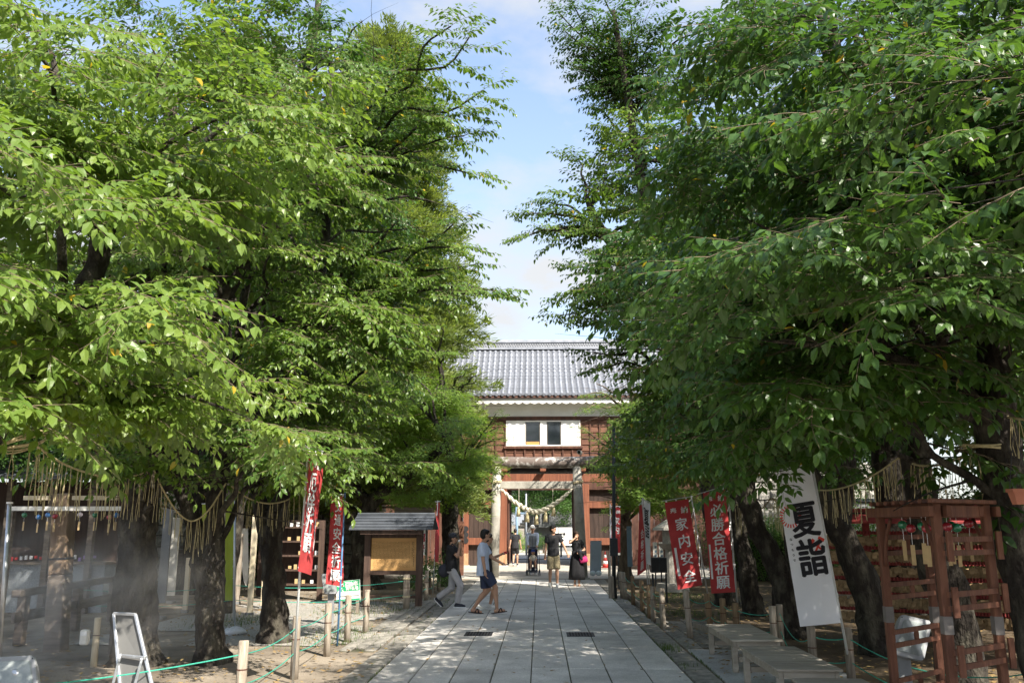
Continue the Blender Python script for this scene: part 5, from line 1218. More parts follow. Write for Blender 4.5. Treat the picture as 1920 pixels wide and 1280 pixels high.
for k in range(8):
    t = -.05 + 1.1 * k / 7; A_ = V3(PP['a'], 0).lerp(V3(PP['b'], 0), t); C_ = V3(PP['d'], 0).lerp(V3(PP['c'], 0), t); beam(A_, C_, HP + .018, .12, .035, .035, 'rafter')
beam(PP['b'], PP['c'], HP - .06, .0, .04, .10, 'tie'); beam(PP['a'], PP['d'], HP - .06, .0, .04, .10, 'tie')
for (p, q) in (('a', 'd'), ('b', 'c')):
    for yt_, yb_ in (((1006, 1035), (1092, 1115), (1178, 1202), (1266, 1290)) if p == 'a' else ((1010, 1035), (1110, 1136), (1215, 1243))):
        Yp = 8.5 if p == 'a' else 7.2; z0 = at(1750, yb_, Yp).z; dz_ = at(1750, yt_, Yp).z - z0
        A_ = V3(PP[p], z0); C_ = V3(PP[q], z0); d = (C_ - A_).normalized(); mid = A_.lerp(C_, .5)
        for zz in (0, dz_): MB().bar(A_ + d * .02 + Vector((0, -.05, zz)), C_ - d * .0 + Vector((0, -.05, zz)), .022, .042).build('rail', M_ARCH, ar)
        MB().bar(mid + Vector((0, -.05, .022)), mid + Vector((0, -.05, dz_ - .022)), .04, .02, up=(0, 1, 0)).build('spindle', M_ARCH, ar)
        if p == 'b':
            for e in (A_, C_): MB().span(e.x - .02 + .05, e.x + .025 + .05, e.y - .085, e.y - .062, z0 - .06, z0 + dz_ + .06).build('cleat', M_ARCH, ar)
for (p, q) in (('a', 'b'), ('b', 'a'), ('c', 'd'), ('d', 'c')):
    A_ = V3(PP[p], HP - .12); C_ = V3(PP[q], HP - .12); d = (C_ - A_).normalized()
    MB().tube(smooth_path([A_ + Vector((0, 0, -.42)) + d * .045, A_ + Vector((0, 0, -.20)) + d * .10, A_ + d * .26], 4), .018, 6).build('brace', M_ARCH, ar, True)
M_CHG = [mat('green_glass_ball', (.02, .16, .07), .08, spec=.9), mat('red_glass_ball', (.30, .02, .03), .08, spec=.9)]
M_TAG = mat('bare_wood_tag', (.50, .36, .18), .7, scale=8)
def chime(label, p, m_, drop=.20, tw=.035, th=.17, group='wind chimes hanging from the timber arch'):
    rt = thing('wind_chime', label, 'wind chime', p, group)
    MB().tube([p + Vector((0, 0, .12)), p + Vector((0, 0, .035))], .0018, 4).build('cord', M_PRW, rt)
    MB().ball(p, (.040, .040, .038), 12, 9).build('glass_ball', m_, rt, True)
    MB().tube([p - Vector((0, 0, .035)), p - Vector((0, 0, drop - .06))], .0018, 4).build('string', M_PRW, rt)
    q = p - Vector((0, 0, drop - .06 + th / 2)); MB().box(q, (tw, .003, th), (0, 0, random.uniform(-.5, .5))).build('tag', M_TAG, rt)
for (px_, py_, c_, Y, lb) in ((1692, 976, 0, 7.9, 'green glass wind chime hanging nearest the left arch post'), (1708, 983, 1, 7.7, 'red and white wind chime beside the leftmost green one'), (1729, 979, 0, 7.5, 'green wind chime just left of the front arch post'), (1737, 983, 1, 7.4, 'small red wind chime tucked behind the front arch post'),
                              (1776, 980, 1, 7.3, 'red wind chime just right of the front arch post'), (1783, 978, 0, 7.4, 'green wind chime with a wide tag right of the front arch post'), (1794, 982, 0, 7.3, 'rightmost green wind chime'), (1816, 974, 1, 7.6, 'round red wind chime on a long cord at the right')):
    chime(lb, at(px_, py_ + 7, Y), M_CHG[c_])

# hanging planter
pl_ = at(1915, 930, 6.6); M_TER = mat('terracotta_plastic', (.40, .15, .09), .7, scale=6)
pt = thing('hanging_planter', 'terracotta coloured trough planter hanging at the right edge of the frame', 'planter', pl_)
b = MB(); b.loft([[pl_ + Vector((sx * w_, sy * w_ * .6, z)) for sx, sy in ((-1, -1), (1, -1), (1, 1), (-1, 1))] for w_, z in ((.055, -.06), (.075, .03), (.085, .03), (.085, .055))]); b.build('trough', M_TER, pt)
for s_ in (-1, 1): MB().tube([pl_ + Vector((s_ * .08, 0, .05)), pl_ + Vector((0, 0, .5))], .003, 4).build('cord', M_IRON, pt)

# ------------------------------------------------------------ votive racks
M_RACK = mat('dull_red_rack', (.20, .030, .030), .7, scale=5, col2=(.28, .05, .045))
M_EMA = mat('votive_wood', (.24, .16, .085), .8, scale=14, col2=(.42, .30, .17), rnd=.30)
emas = []
def rack(label, a, c, rows, h=1.95, seed=1, slots=11):
    rnd = random.Random(seed); a = Vector(a); c = Vector(c); rt = thing('votive_rack', label, 'rack', ((a + c) / 2), 'dull red racks of wooden votive plaques'); d = (c - a).normalized(); L_ = (c - a).length
    for t in (0, .5, 1): MB().bar(a.lerp(c, t), a.lerp(c, t) + Vector((0, 0, h)), .09, .09).build('post', M_RACK, rt)
    MB().bar(a - d * .15 + Vector((0, -.22, h + .02)), c + d * .15 + Vector((0, -.22, h + .02)), .10, .06).build('fascia', M_RACK, rt)
    n = d.cross(Vector((0, 0, 1))); n = n if n.y < 0 else -n
    b = MB(); A_, C_ = a - d * .2, c + d * .2
    for s_ in (-1, 1):
        e = n * (.35 * s_); b.add([A_ + e + Vector((0, 0, h)), C_ + e + Vector((0, 0, h)), C_ + Vector((0, 0, h + .22)), A_ + Vector((0, 0, h + .22)), A_ + e + Vector((0, 0, h - .03)), C_ + e + Vector((0, 0, h - .03)), C_ + Vector((0, 0, h + .19)), A_ + Vector((0, 0, h + .19))], [[0, 1, 2, 3], [7, 6, 5, 4], [0, 4, 5, 1]])
    b.build('roof', M_RACK, rt)
    for r_ in range(rows):
        z = h - .18 - r_ * (h - .45) / rows; MB().bar(a + n * .06 + Vector((0, 0, z)), c + n * .06 + Vector((0, 0, z)), .03, .05).build('rail', M_RACK, rt)
        b = MB()
        for k in range(slots * 4):
            p = a.lerp(c, (k + .5) / (slots * 4)) + n * .09 + Vector((0, 0, z + .01)); b.box(p, (.02, .03, .05))
        b.build('cord_knots', M_RACK, rt, kind='stuff')
        for k in range(slots):
            if rnd.random() < .12: continue
            emas.append((label, r_, a.lerp(c, (k + .5 + rnd.uniform(-.25, .25)) / slots) + n * rnd.uniform(.10, .15) + Vector((0, 0, z - rnd.uniform(.09, .14))), math.atan2(d.y, d.x) + rnd.uniform(-.3, .3), rnd.uniform(-.15, .15)))
    b = MB()
    for r_ in range(rows):
        z = h - .18 - r_ * (h - .45) / rows
        for k in range(slots * 13):
            p = a.lerp(c, rnd.random()) + n * rnd.uniform(.07, .10) + Vector((0, 0, z - rnd.uniform(.08, .18))); b.box(p, (.11, .008, .085), (rnd.uniform(-.2, .2), rnd.uniform(-.3, .3), math.atan2(d.y, d.x) + rnd.uniform(-.4, .4)))
    b.build('packed_plaques', M_EMA, rt, kind='stuff')
rack('dull red votive rack seen between the leaning trunks behind the white banner', (4.55, 15.2, 0), (6.3, 14.2, 0), 6, 1.9, 2, 10)
rack('dull red votive rack behind the left half of the timber arch', (6.35, 14.1, 0), (8.1, 13.0, 0), 6, 1.95, 3, 12)
rack('dull red votive rack seen through the right half of the timber arch', (6.6, 11.9, 0), (8.4, 10.9, 0), 6, 1.9, 4, 12)
rack('dull red votive rack at the far right edge of the frame', (7.0, 16.5, 0), (10.0, 16.2, 0), 5, 1.9, 5, 12)
e0 = None
for rlab, rrow, p, yaw, rl in emas[:260]:
    if e0 is None:
        b = MB(); b.mi = 0; pr = [(-.06, -.045), (.06, -.045), (.06, .025), (0, .055), (-.06, .025)]
        b.loft([[Vector((x, y_, z)) for x, z in pr] for y_ in (.004, -.004)]); e0 = b.build('votive_plaque', M_EMA); prop(e0, 'small house shaped wooden votive plaque hanging on the red racks behind the right cherries', 'plaque', 'votive plaques hanging on the red racks'); o = e0
    else: o = e0.copy(); COL.objects.link(o)
    o.location = p; o.rotation_euler = (random.uniform(-.15, .1), rl, yaw)
    o['label'] = 'small wooden votive plaque hanging in row %s of the red %s' % (('one', 'two', 'three', 'four', 'five', 'six')[rrow], 'white banner rack' if 'between' in rlab else 'left arch rack' if 'left half' in rlab else 'right arch rack' if 'right half' in rlab else 'far right rack')

# ------------------------------------------------------------ straw garlands
M_STRAW = mat('dry_straw', (.38, .32, .17), .9, scale=30, col2=(.55, .48, .28))
def garland(label, P, nst, ln, sag=0, seed=1, r=.012):
    rnd = random.Random(seed); P = smooth_path(P, 8); rt = thing('straw_garland', label, 'garland', (P[0].x, P[0].y, P[0].z), 'straw garlands strung between the trees')
    MB().tube(P, r, 6).build('rope', M_STRAW, rt, True)
    for k in range(nst):
        t = (k + .5 + rnd.uniform(-.35, .35)) / nst; x = t * (len(P) - 1); i = min(int(x), len(P) - 2); p = P[i].lerp(P[i + 1], x - i); b = MB()
        l = ln * rnd.uniform(.7, 1.15)
        for s_ in range(rnd.choice((2, 2, 3))):
            q = p.copy(); path = [q.copy()]; dx, dy = rnd.uniform(-.03, .03), rnd.uniform(-.02, .02); li_ = l * rnd.uniform(.8, 1)
            for j in range(4): q = q + Vector((dx * .25 + rnd.uniform(-.010, .010), dy * .25 + rnd.uniform(-.01, .01), -li_ / 4)); path.append(q.copy())
            b.tube(path, .0034, 4, False)
        b.build('strand', M_STRAW, rt)
garland('straw garland leaving the left edge of the frame', [at(-40, 850, 7.4), at(0, 841, 7.6), at(62, 831, 7.8)], 5, .48, seed=1)
garland('straw garland from the leftmost trunk to the mossy trunk', [at(64, 832, 7.8), at(100, 858, 8.4), at(140, 878, 9.1), at(195, 893, 10.0), at(240, 894, 10.7), at(288, 879, 11.3)], 25, .62, seed=2)
garland('straw garland from the mossy trunk to the forked trunk', [at(288, 880, 11.3), at(308, 922, 11.5), at(335, 962, 11.7), at(362, 976, 11.9), at(392, 955, 12.0), at(424, 905, 12.1)], 18, .52, seed=3)
garland('straw garland from the forked trunk to the trunk beside the red banner', [at(434, 911, 12.2), at(465, 933, 12.7), at(500, 943, 13.2), at(532, 939, 13.6), at(563, 924, 14.0)], 14, .48, seed=4)
garland('straw garland between the two leaning red banners', [at(1300, 986, 20), at(1320, 979, 19.2), at(1350, 968, 18.6), at(1383, 945, 18.2)], 9, .55, seed=5)
garland('dense straw garland left of the white banner', [at(1380, 945, 17.5), at(1400, 955, 16.8), at(1425, 955, 16.0), at(1448, 934, 15.2), at(1462, 950, 14.8), at(1480, 960, 14.4)], 24, .56, seed=6)
garland('straw garland from behind the white banner to the dark trunk in the arch', [at(1522, 918, 13.0), at(1560, 918, 12.3), at(1600, 908, 11.5), at(1645, 886, 10.6), at(1685, 858, 9.8)], 19, .52, seed=7)
garland('straw garland above the timber arch', [at(1685, 858, 9.8), at(1725, 872, 9.3), at(1775, 868, 8.8), at(1838, 838, 8.1)], 17, .44, seed=8)
garland('straw garland leaving the right edge of the frame', [at(1884, 780, 7.8), at(1905, 784, 7.4), at(1960, 790, 6.8)], 6, .52, seed=9)
def ring(label, c_, r, tilt=0):
    b = MB()
    for k in range(3): b.tube([Vector(c_) + Vector((math.cos(a) * r, math.sin(a) * r, math.cos(a) * tilt + k * .016 + .01 * math.sin(a * 2 + k))) for a in [2 * math.pi * j / 20 for j in range(21)]], .008, 5, False)
    o = b.build('rope_ring', M_STRAW, None, True); prop(o, label, 'rope')
ring('straw rope tied round the pale lichened trunk at the right edge', (3.975, 7.8, at(1862, 842, 7.8).z), .185)
ring('straw rope tied round the leaning leftmost trunk', (at(50, 828, 7.85).x - .02, 7.85, at(50, 832, 7.85).z), .19, .08)
ring('straw rope tied round the mossy trunk', (-5.40, 11.65, at(270, 878, 11.6).z), .235)
# ------------------------------------------------------------ left background
M_OLDW = mat('old_grey_timber', (.10, .080, .065), .85, scale=8, stretch=(.3, .3, 2), col2=(.20, .165, .135), rnd=.12)
M_PALEW = mat('pale_new_timber', (.52, .44, .30), .75, scale=6, stretch=(2, 2, .2), col2=(.62, .54, .40))
M_WALLG = mat('grey_pebble_wall', (.19, .21, .22), .9, scale=30, col2=(.33, .35, .37), bump=.4, bscale=60)
def spn(px0, px1, py0, py1, Y, dep): return (at(px0, py1, Y).x, at(px1, py1, Y).x, Y, Y + dep, max(0, at(px0, py1, Y).z), at(px0, py0, Y).z)
Y = 19
bo = thing('shrine_booth', 'dark timber booth with a blue grey metal roof at the far left', 'booth', (at(80, 1000, Y).x, Y, 0))
x0, x1 = at(-60, 900, Y).x, at(262, 900, Y).x
b = MB(); z0, z1 = at(0, 897, Y).z, at(0, 862, Y + 1).z
b.add([(x0, Y - .9, z0), (x1, Y - .9, z0), (x1 - .2, Y + .9, z1 + .2), (x0, Y + .9, z1 + .2), (x0, Y - .9, z0 - .05), (x1, Y - .9, z0 - .05), (x1 - .2, Y + .9, z1 + .15), (x0, Y + .9, z1 + .15)], [[0, 1, 2, 3], [7, 6, 5, 4], [0, 4, 5, 1], [1, 5, 6, 2]])
ro = b.build('roof', M_ZINC, bo)
for k in range(7):
    t = k / 7; MB().bar((x0, Y - .9 + 1.8 * t, z0 + (z1 + .2 - z0) * t + .015), (x1 - .2 * t, Y - .9 + 1.8 * t, z0 + (z1 + .2 - z0) * t + .015), .03, .025).build('seam', M_ZINC, ro)
MB().span(x0 + .2, x1 - .5, Y + .3, Y + 2.2, 1.05, z0 - .06).build('back_wall', M_PLANKB, bo)
MB().span(x0 + .2, x1 - .5, Y - .2, Y + .29, .0, 1.0).build('counter', M_WALLG, bo)
MB().span(x0 + .15, x1 - .45, Y - .3, Y + .29, 1.001, 1.05).build('counter_top', M_OLDW, bo)
for k in range(4): xx = x0 + .3 + (x1 - x0 - 1.1) * k / 3; MB().span(xx - .06, xx + .06, Y - .4, Y - .28, 0, z0 - .03).build('post', M_OLDW, bo)
b = MB(); rnd = random.Random(3)
M_GOODS = [mat('red_charm', (.45, .04, .04), .6), mat('white_charm', (.7, .7, .7), .6), mat('violet_charm', (.30, .18, .45), .5)]
for k in range(26):
    xx = x0 + .4 + (x1 - x0 - 1.2) * k / 25; b.mi = rnd.randrange(3); b.box((xx, Y - .1, 1.10 + rnd.uniform(0, .06)), (.05, .04, .05 + rnd.uniform(0, .04)))
b.build('charms', M_GOODS, bo, kind='stuff')
# wind chime rack
Y = 13.0
cr = thing('chime_rack', 'pale timber rack hung with small wind chimes left of the mossy trunk', 'rack', (at(130, 1000, Y).x, Y, 0))
za, zb = at(0, 957, Y).z, at(0, 949, Y).z
MB().span(at(22, 950, Y).x, at(236, 950, Y).x, Y - .03, Y + .03, za, zb).build('white_beam', M_WIN, cr)
for (p, q) in ((45, 92), (136, 220)): MB().span(at(p, 935, Y).x, at(q, 935, Y).x, Y - .02, Y + .05, at(0, 937, Y).z, at(0, 929, Y).z).build('short_beam', M_PALEW, cr)
for px_ in (24, 235): MB().span(at(px_, 950, Y).x - .04, at(px_, 950, Y).x + .04, Y - .04, Y + .04, 0, za).build('post', M_OLDW, cr)
rnd = random.Random(8)
cm = [M_CHG[1], mat('blue_glass_ball', (.05, .18, .45), .1, spec=.9), mat('clear_glass_ball', (.5, .45, .5), .1, spec=.9), M_CHG[0]]
places = ['at the left end of the pale chime rack', 'second from the left on the pale chime rack', 'third from the left on the pale chime rack', 'fourth from the left on the pale chime rack', 'fifth from the left on the pale chime rack', 'sixth from the left on the pale chime rack', 'seventh from the left on the pale chime rack', 'at the right end of the pale chime rack']
for k in range(8):
    c_ = [3, 1, 1, 0, 2, 3, 0, 1][k]; p = at([46, 72, 90, 103, 150, 178, 205, 218][k], 966 + rnd.uniform(-2, 3), Y)
    chime('%s wind chime %s' % (['red', 'blue', 'clear', 'green'][c_], places[k]), p, cm[c_], drop=.16, tw=.03, th=.13, group='wind chimes on the pale rack at left')
# big pillar
Y = 13.4
tp = thing('timber_pillar', 'thick brown timber pillar with a dark band, left of the mossy trunk', 'pillar', (at(112, 1205, Y).x, Y, 0))
p0 = at(106, 1205, Y); p1 = at(122, 925, Y)
MB().bar(Vector((p0.x, Y, -.05)), p0.lerp(p1, .45), .27, .26, up=(0, 1, 0), bev=.015).build('lower_shaft', M_OLDW, tp)
MB().bar(p0.lerp(p1, .4502), p1, .265, .255, up=(0, 1, 0), bev=.015).build('upper_shaft', mat('warm_old_timber', (.15, .10, .065), .85, scale=9, stretch=(2, 2, .25), col2=(.26, .19, .13)), tp)
q = p0.lerp(p1, .55); MB().bar(q, q + (p1 - p0).normalized() * .03, .275, .265, up=(0, 1, 0)).build('band', M_IRON, tp)
# heavy rail
rl = thing('timber_rail', 'low heavy timber rail running away behind the mossy trunk', 'rail', (at(43, 1199, 13.7).x, 13.7, 0))
ra, rb_ = at(30, 1108, 13.6), at(222, 1090, 17.5); ra.z = rb_.z = .80
MB().bar(ra, rb_, .14, .11, bev=.01).build('top_rail', M_OLDW, rl)
MB().bar(ra - Vector((0, 0, .36)), rb_ - Vector((0, 0, .36)), .06, .16, bev=.008).build('lower_rail', M_OLDW, rl)
for t in (.07, .55, .95): p = ra.lerp(rb_, t); MB().span(p.x - .07, p.x + .07, p.y - .07, p.y + .07, 0, .745, .01).build('post', M_OLDW, rl)
o = post('pale square post with a white box tied to it, left of the folding sign', at(180, 1200, 12).x, 12, .62, GLp, M_PALEW, .045)
wb = thing('white_box', 'small white box strapped to the pale post near the folding sign', 'box', (at(159, 1194, 11.9).x, 11.9, at(159, 1207, 11.9).z))
MB().box(at(159, 1194, 11.9), (.12, .08, .20), None, .02).build('case', M_WIN, wb); MB().box(at(159, 1194, 11.9) + Vector((0, -.041, .05)), (.09, .004, .05)).build('lid', M_PRW, wb)
# silver pole and poles with bases
def spole(label, pb, pt_, bag=None, m_=None, r=.014, name='metal_pole'):
    rt = thing(name, label, 'pole', (pb.x, pb.y, 0)); MB().tube([pb, pt_], r, 8).build('pole', m_ or M_ALU, rt, True)
    MB().tube([pt_, pt_ + Vector((0, 0, .02))], r * 1.5, 8).build('cap', M_PRW, rt)
    if bag:
        b = MB(); b.ball(pb + Vector((0, 0, .06)), (.19, .16, .08), 14, 8)
        for i, v in enumerate(b.v): b.v[i] = v + noise.noise_vector(v * 12) * .035
        b.build('weight_bag', mat('white_plastic_bag', (.62, .64, .66), .4, scale=12), rt, True)
spole('leaning silver pole at the far left edge', at(-2, 1230, 9), at(18, 944, 9.1), r=.022)
spole('thin silver pole standing in a white weight bag beside the forked trunk', Vector((at(441, 1176, 15.2).x, 15.2, 0)), at(441, 930, 15.2), bag=True)
def plank_post(label, px_, ty, Y, w_=.09, m_=None):
    rt = thing('square_post', label, 'post', (at(px_, 1100, Y).x, Y, 0)); x = at(px_, 1100, Y).x; zt_ = at(px_, ty, Y).z
    MB().span(x - w_ / 2, x + w_ / 2, Y - .04, Y + .04, 0, zt_, .005).build('shaft', m_ or M_PALEW, rt); MB().span(x - w_ / 2 - .02, x + w_ / 2 + .02, Y - .06, Y + .06, -.02, .05).build('shoe', M_CONC, rt)
plank_post('tall pale timber post between the silver pole and the third left trunk', 471, 965, 18.5, .11)
plank_post('shorter pale timber post just left of the third left trunk', 495, 1018, 20, .10)
plank_post('pale timber post left of the forked trunk', 350, 1045, 19, .09)
plank_post('weathered timber post near the white boat shaped board', 446, 1000, 21, .10, M_POST)
# white hanging board with dark rails
hb = thing('hanging_board', 'long grey white rounded board hanging on dark rails behind the pale posts', 'board', (at(459, 1090, 23).x, 23, 0))
b = MB(); pts_ = [(453, 990), (465, 990), (466, 1080), (462, 1100), (457, 1090), (453, 1060)]; b.loft([[at(x, y, 23 + d_) for x, y in pts_] for d_ in (.05, 0)]); b.build('board', M_WIN, hb)
for yy in (988, 1020): MB().bar(at(436, yy, 23.2), at(492, yy, 23.2), .05, .06).build('rail', M_DKB, hb)
for xx in (437, 491): MB().span(at(xx, 1000, 23.2).x - .05, at(xx, 1000, 23.2).x + .05, 23.15, 23.25, 0, at(xx, 975, 23.2).z).build('post', M_DKB, hb)
# grey wall, steps, picket fence
wl_ = thing('pebbled_wall', 'grey pebbled wall behind the timber pillar at far left', 'wall', (at(60, 1090, 24).x, 24, 0))
MB().span(*spn(-160, 104, 985, 1092, 24, .3)).build('wall', M_WALLG, wl_); MB().span(at(-160, 980, 24).x, at(106, 980, 24).x, 23.93, 24.37, at(0, 985, 24).z, at(0, 981, 24).z).build('coping', M_CONC, wl_)
stp = thing('stone_steps', 'wide grey steps below the black picket fence', 'steps', (at(170, 1080, 24).x, 24, 0))
for k in range(7): MB().span(at(128, 1080, 24).x, at(245, 1080, 24).x, 22.5 + k * .38, 22.5 + (k + 1) * .38, 0, .10 + .13 * k).build('step', M_CONC, stp)
pf = thing('picket_fence', 'black picket fence above the grey steps at the left', 'fence', (at(170, 1030, 26).x, 26, 0))
for k in range(9): MB().span(at(141 + k * 9.5, 1020, 26).x, at(149 + k * 9.5, 1020, 26).x, 26, 26.04, at(0, 1031, 26).z, at(0, 992, 26).z).build('picket', M_DMET, pf)
for yy in (998, 1024): MB().span(at(138, 1020, 26).x, at(232, 1020, 26).x, 26.045, 26.09, at(0, yy + 1.5, 26).z, at(0, yy - 1, 26).z).build('rail', M_DMET, pf)
hd = thing('low_hedge', 'strip of bright low hedge under the black picket fence', 'hedge', (at(180, 1035, 25.8).x, 25.8, 0)); pts = []
MB().span(at(140, 1034, 25.9).x, at(235, 1034, 25.9).x, 25.6, 25.9, 0, at(0, 1040, 25.9).z).build('planter_wall', M_CONC, hd)
for i in range(60): pts.append((Vector((at(140, 1034, 25.8).x + i * .025 * 1.0, 25.75, at(0, 1037, 25.8).z)), random.uniform(0, 6.28), -.9, 0, .3, random.random()))
make_crown(hd, 'broad', L_MAPLE, pts)
stone_wall('rampart of pale rough stones behind the picket fence', at(60, 1000, 29).x, at(420, 1000, 29).x, 29, 2.9, 11)
stone_wall('rampart of rough stones behind the dark shelf hut', at(430, 1000, 33).x, at(690, 1000, 33).x, 33, 3.2, 12)
# pale planks and dark hut
for (lb, a_, c_, t_, b_, Y, m_) in (('pale greenish upright board between the mossy and forked trunks', 312, 326, 970, 1096, 21, M_WIN), ('violet grey upright board right of the mossy trunk', 293, 309, 950, 1110, 17.5, M_CONC), ('small brown storage box behind the pale boards', 327, 352, 1030, 1086, 24, M_OLDW)):
    rt = thing('upright_board' if 'board ' in lb or 'board' in lb.split() else 'storage_box', lb, 'board' if 'board' in lb.split() else 'box', (at(a_, 1090, Y).x, Y, 0)); MB().span(*spn(a_, c_, t_, b_ + 20, Y, .06)).build('panel', m_, rt); MB().span(at(a_, 1090, Y).x - .03, at(c_, 1090, Y).x + .03, Y - .05, Y + .15, 0, .06).build('base', M_CONC, rt)
# dark shelf hut with small goods
Y = 22; hx0, hx1 = at(556, 1000, Y).x, at(604, 1000, Y).x
sh_ = thing('shelf_stand', 'dark timber shelf stand with small pale goods behind the first red banner', 'shelf', ((hx0 + hx1) / 2, Y, 0))
for xx in (hx0 - .6, hx1): MB().span(xx - .06, xx + .06, Y - .06, Y + .06, 0, at(0, 975, Y).z).build('post', M_DKB, sh_)
for k in range(5): z = .35 + k * .35; MB().span(hx0 - .54, hx1 - .062, Y - .05, Y + .2, z, z + .04).build('shelf', M_DKB, sh_)
MB().span(hx0 - .5, hx1 - .1, Y + .21, Y + .25, .2, 1.95).build('back_panel', M_PLANKB, sh_)
b = MB(); rnd = random.Random(5)
for k in range(5):
    for j in range(5): b.mi = rnd.choice((1, 0, 0)); b.box((hx0 - .4 + j * .22 + rnd.uniform(-.06, .06), Y + .06, .39 + k * .35 + .05), (.07, .04, .06 + rnd.uniform(0, .08))) if rnd.random() < .55 else None
b.build('goods', [M_TAG, M_PRW], sh_, kind='stuff')
# gate left details: tall brown post and lettered panels
tpb = thing('square_post', 'tall brown timber post standing left of the torii', 'post', (at(864.5, 1077, 31).x, 31, 0)); x = at(864.5, 1077, 31).x
MB().span(x - .085, x + .085, 30.92, 31.08, 0, at(864, 977, 31).z, .01).build('shaft', M_WOODB, tpb); MB().span(x - .11, x + .11, 30.89, 31.11, 0, .08).build('shoe', M_CONC, tpb)
lpn = thing('lettered_panel', 'white hanging panel with dark red brush characters beside the notice board', 'sign', (at(787, 1040, 25).x, 25, 0))
MB().span(*spn(779, 799, 975, 1040, 25, .04)).build('panel', M_WIN, lpn)
b = MB()
for ch, yy in (('納', 1005), ('奉', 1028)):
    V, Fc = glyph(ch, .03); p = at(789, yy, 24.99); b.add([p + Vector((x * .26, 0, y * .30)) for x, y in V], Fc)
b.build('lettering', mat('dark_red_ink', (.35, .04, .06), .8), lpn)
for xx in (778, 800): MB().span(at(xx, 1000, 25).x - .03, at(xx, 1000, 25).x + .03, 25, 25.06, 0, at(0, 965, 25).z).build('post', M_OLDW, lpn)
MB().span(at(740, 1000, 25).x, at(812, 1000, 25).x, 24.9, 25.1, at(0, 962, 25).z, at(0, 951, 25).z).build('cross_beam', M_OLDW, lpn)

# right background
bb_ = thing('grey_board', 'blue grey blank board leaning beside the right torii pillar', 'board', (at(1118, 1078, 30.3).x, 30.3, 0))
vs = [at(1107, 1013, 30.5), at(1128, 1013, 30.5), at(1127, 1076, 30.2), at(1106, 1076, 30.2)]
b = MB(); b.loft([[v + Vector((0, .05, 0)) for v in vs], vs]); b.build('panel', mat('blue_grey_panel', (.27, .31, .35), .5, scale=2), bb_)
for xx in (1111.5, 1122.5):
    b = MB(); b.ball(at(xx, 1074, 30.0), (.10, .10, .09), 12, 8); b.build('water_weight', mat('pale_plastic_weight', (.55, .62, .68), .35), bb_, True)
cn = at(1135, 1052, 38); cn.z = 0; cone = thing('traffic_cone', 'red traffic cone with white bands in the right bay of the gate', 'traffic cone', cn)
M_CONE = mat('red_cone_plastic', (.42, .04, .03), .5)
MB().span(cn.x - .18, cn.x + .18, cn.y - .18, cn.y + .18, 0.005, .03).build('base', M_CONE, cone)
for k in range(5):
    z0, z1 = .03 + k * .13, .03 + (k + 1) * .13; MB().tube([cn + Vector((0, 0, z0)), cn + Vector((0, 0, z1))], [.14 * (1 - z0 / .78), .14 * (1 - z1 / .78)], 12).build('band', M_CONE if k % 2 == 0 else M_PRW, cone, True)
# black lamp post with camera
lx = Vector((at(1151, 1112, 22.8).x, 22.8, 0)); lpp = thing('lamp_post', 'black lamp post with a camera arm on the right of the path', 'lamp post', lx)
MB().tube([lx, at(1151, 1000, 22.8), at(1151, 798, 22.8)], [.055, .05, .04], 10).build('pole', M_DMET, lpp, True)
MB().tube([lx, lx + Vector((0, 0, .25))], .085, 10).build('base', M_DMET, lpp)
MB().box(at(1151, 1025, 22.7), (.20, .12, .45), None, .01).build('control_box', M_DMET, lpp)
MB().box(Vector((lx.x - .08, 22.6, .28)), (.14, .12, .56), None, .02).build('side_box', M_POST, lpp)
ca, cb = at(1151, 851, 22.8), at(1095, 849, 22.4); MB().tube([ca, cb], .012, 6).build('arm', M_DMET, lpp); MB().tube([at(1151, 862, 22.8), at(1118, 850, 22.6)], .009, 6).build('arm_stay', M_DMET, lpp)
c0 = at(1085, 848, 22.2); cmr = MB(); cmr.tube([c0 - Vector((0, .12, 0)), c0 + Vector((.05, .12, 0))], [.055, .055], 14); cmr.build('camera_body', M_WIN, lpp, True); MB().tube([c0 - Vector((.002, .13, 0)), c0 - Vector((.002, .121, 0))], .042, 14).build('camera_lens', M_GLASS, lpp)
# stone lantern, black cabinet, notice panels
def lantern(label, x, y, s):
    rt = thing('stone_lantern', label, 'stone lantern', (x, y, 0)); P = Vector((x, y, 0))
    def hexa(z0, z1, r0, r1, nm, n=6): MB().tube([P + Vector((0, 0, z0 * s)), P + Vector((0, 0, z1 * s))], [r0 * s, r1 * s], n).build(nm, M_TST, rt)
    hexa(0, .2, .42, .38, 'base'); hexa(.2, 1.0, .17, .15, 'shaft', 12); hexa(1.0, 1.14, .20, .34, 'platform'); hexa(1.14, 1.46, .20, .20, 'fire_box'); hexa(1.46, 1.52, .44, .42, 'roof_eave'); hexa(1.52, 1.72, .41, .10, 'roof'); MB().ball(P + Vector((0, 0, 1.79 * s)), .08 * s).build('finial', M_TST, rt, True)
lantern('grey stone lantern between the white and red banners on the right', at(1260, 1080, 25).x, 25, 1.15)
Y = 21.5; cbx = thing('display_cabinet', 'low black two door cabinet behind the right fence', 'cabinet', (at(1236, 1070, Y).x, Y, 0))
MB().span(*spn(1222, 1251, 1045, 1073, Y, .35)).build('case', M_DMET, cbx)
for (p, q) in ((1223.5, 1235.5), (1237.5, 1249.5)): MB().span(*spn(p, q, 1047.5, 1070.5, Y - .012, .01)).build('door', M_IRON, cbx)
for xx in (1224, 1249): MB().span(at(xx, 1073, Y).x - .02, at(xx, 1073, Y).x + .02, Y + .02, Y + .06, 0, at(0, 1073, Y).z).build('leg', M_DMET, cbx)
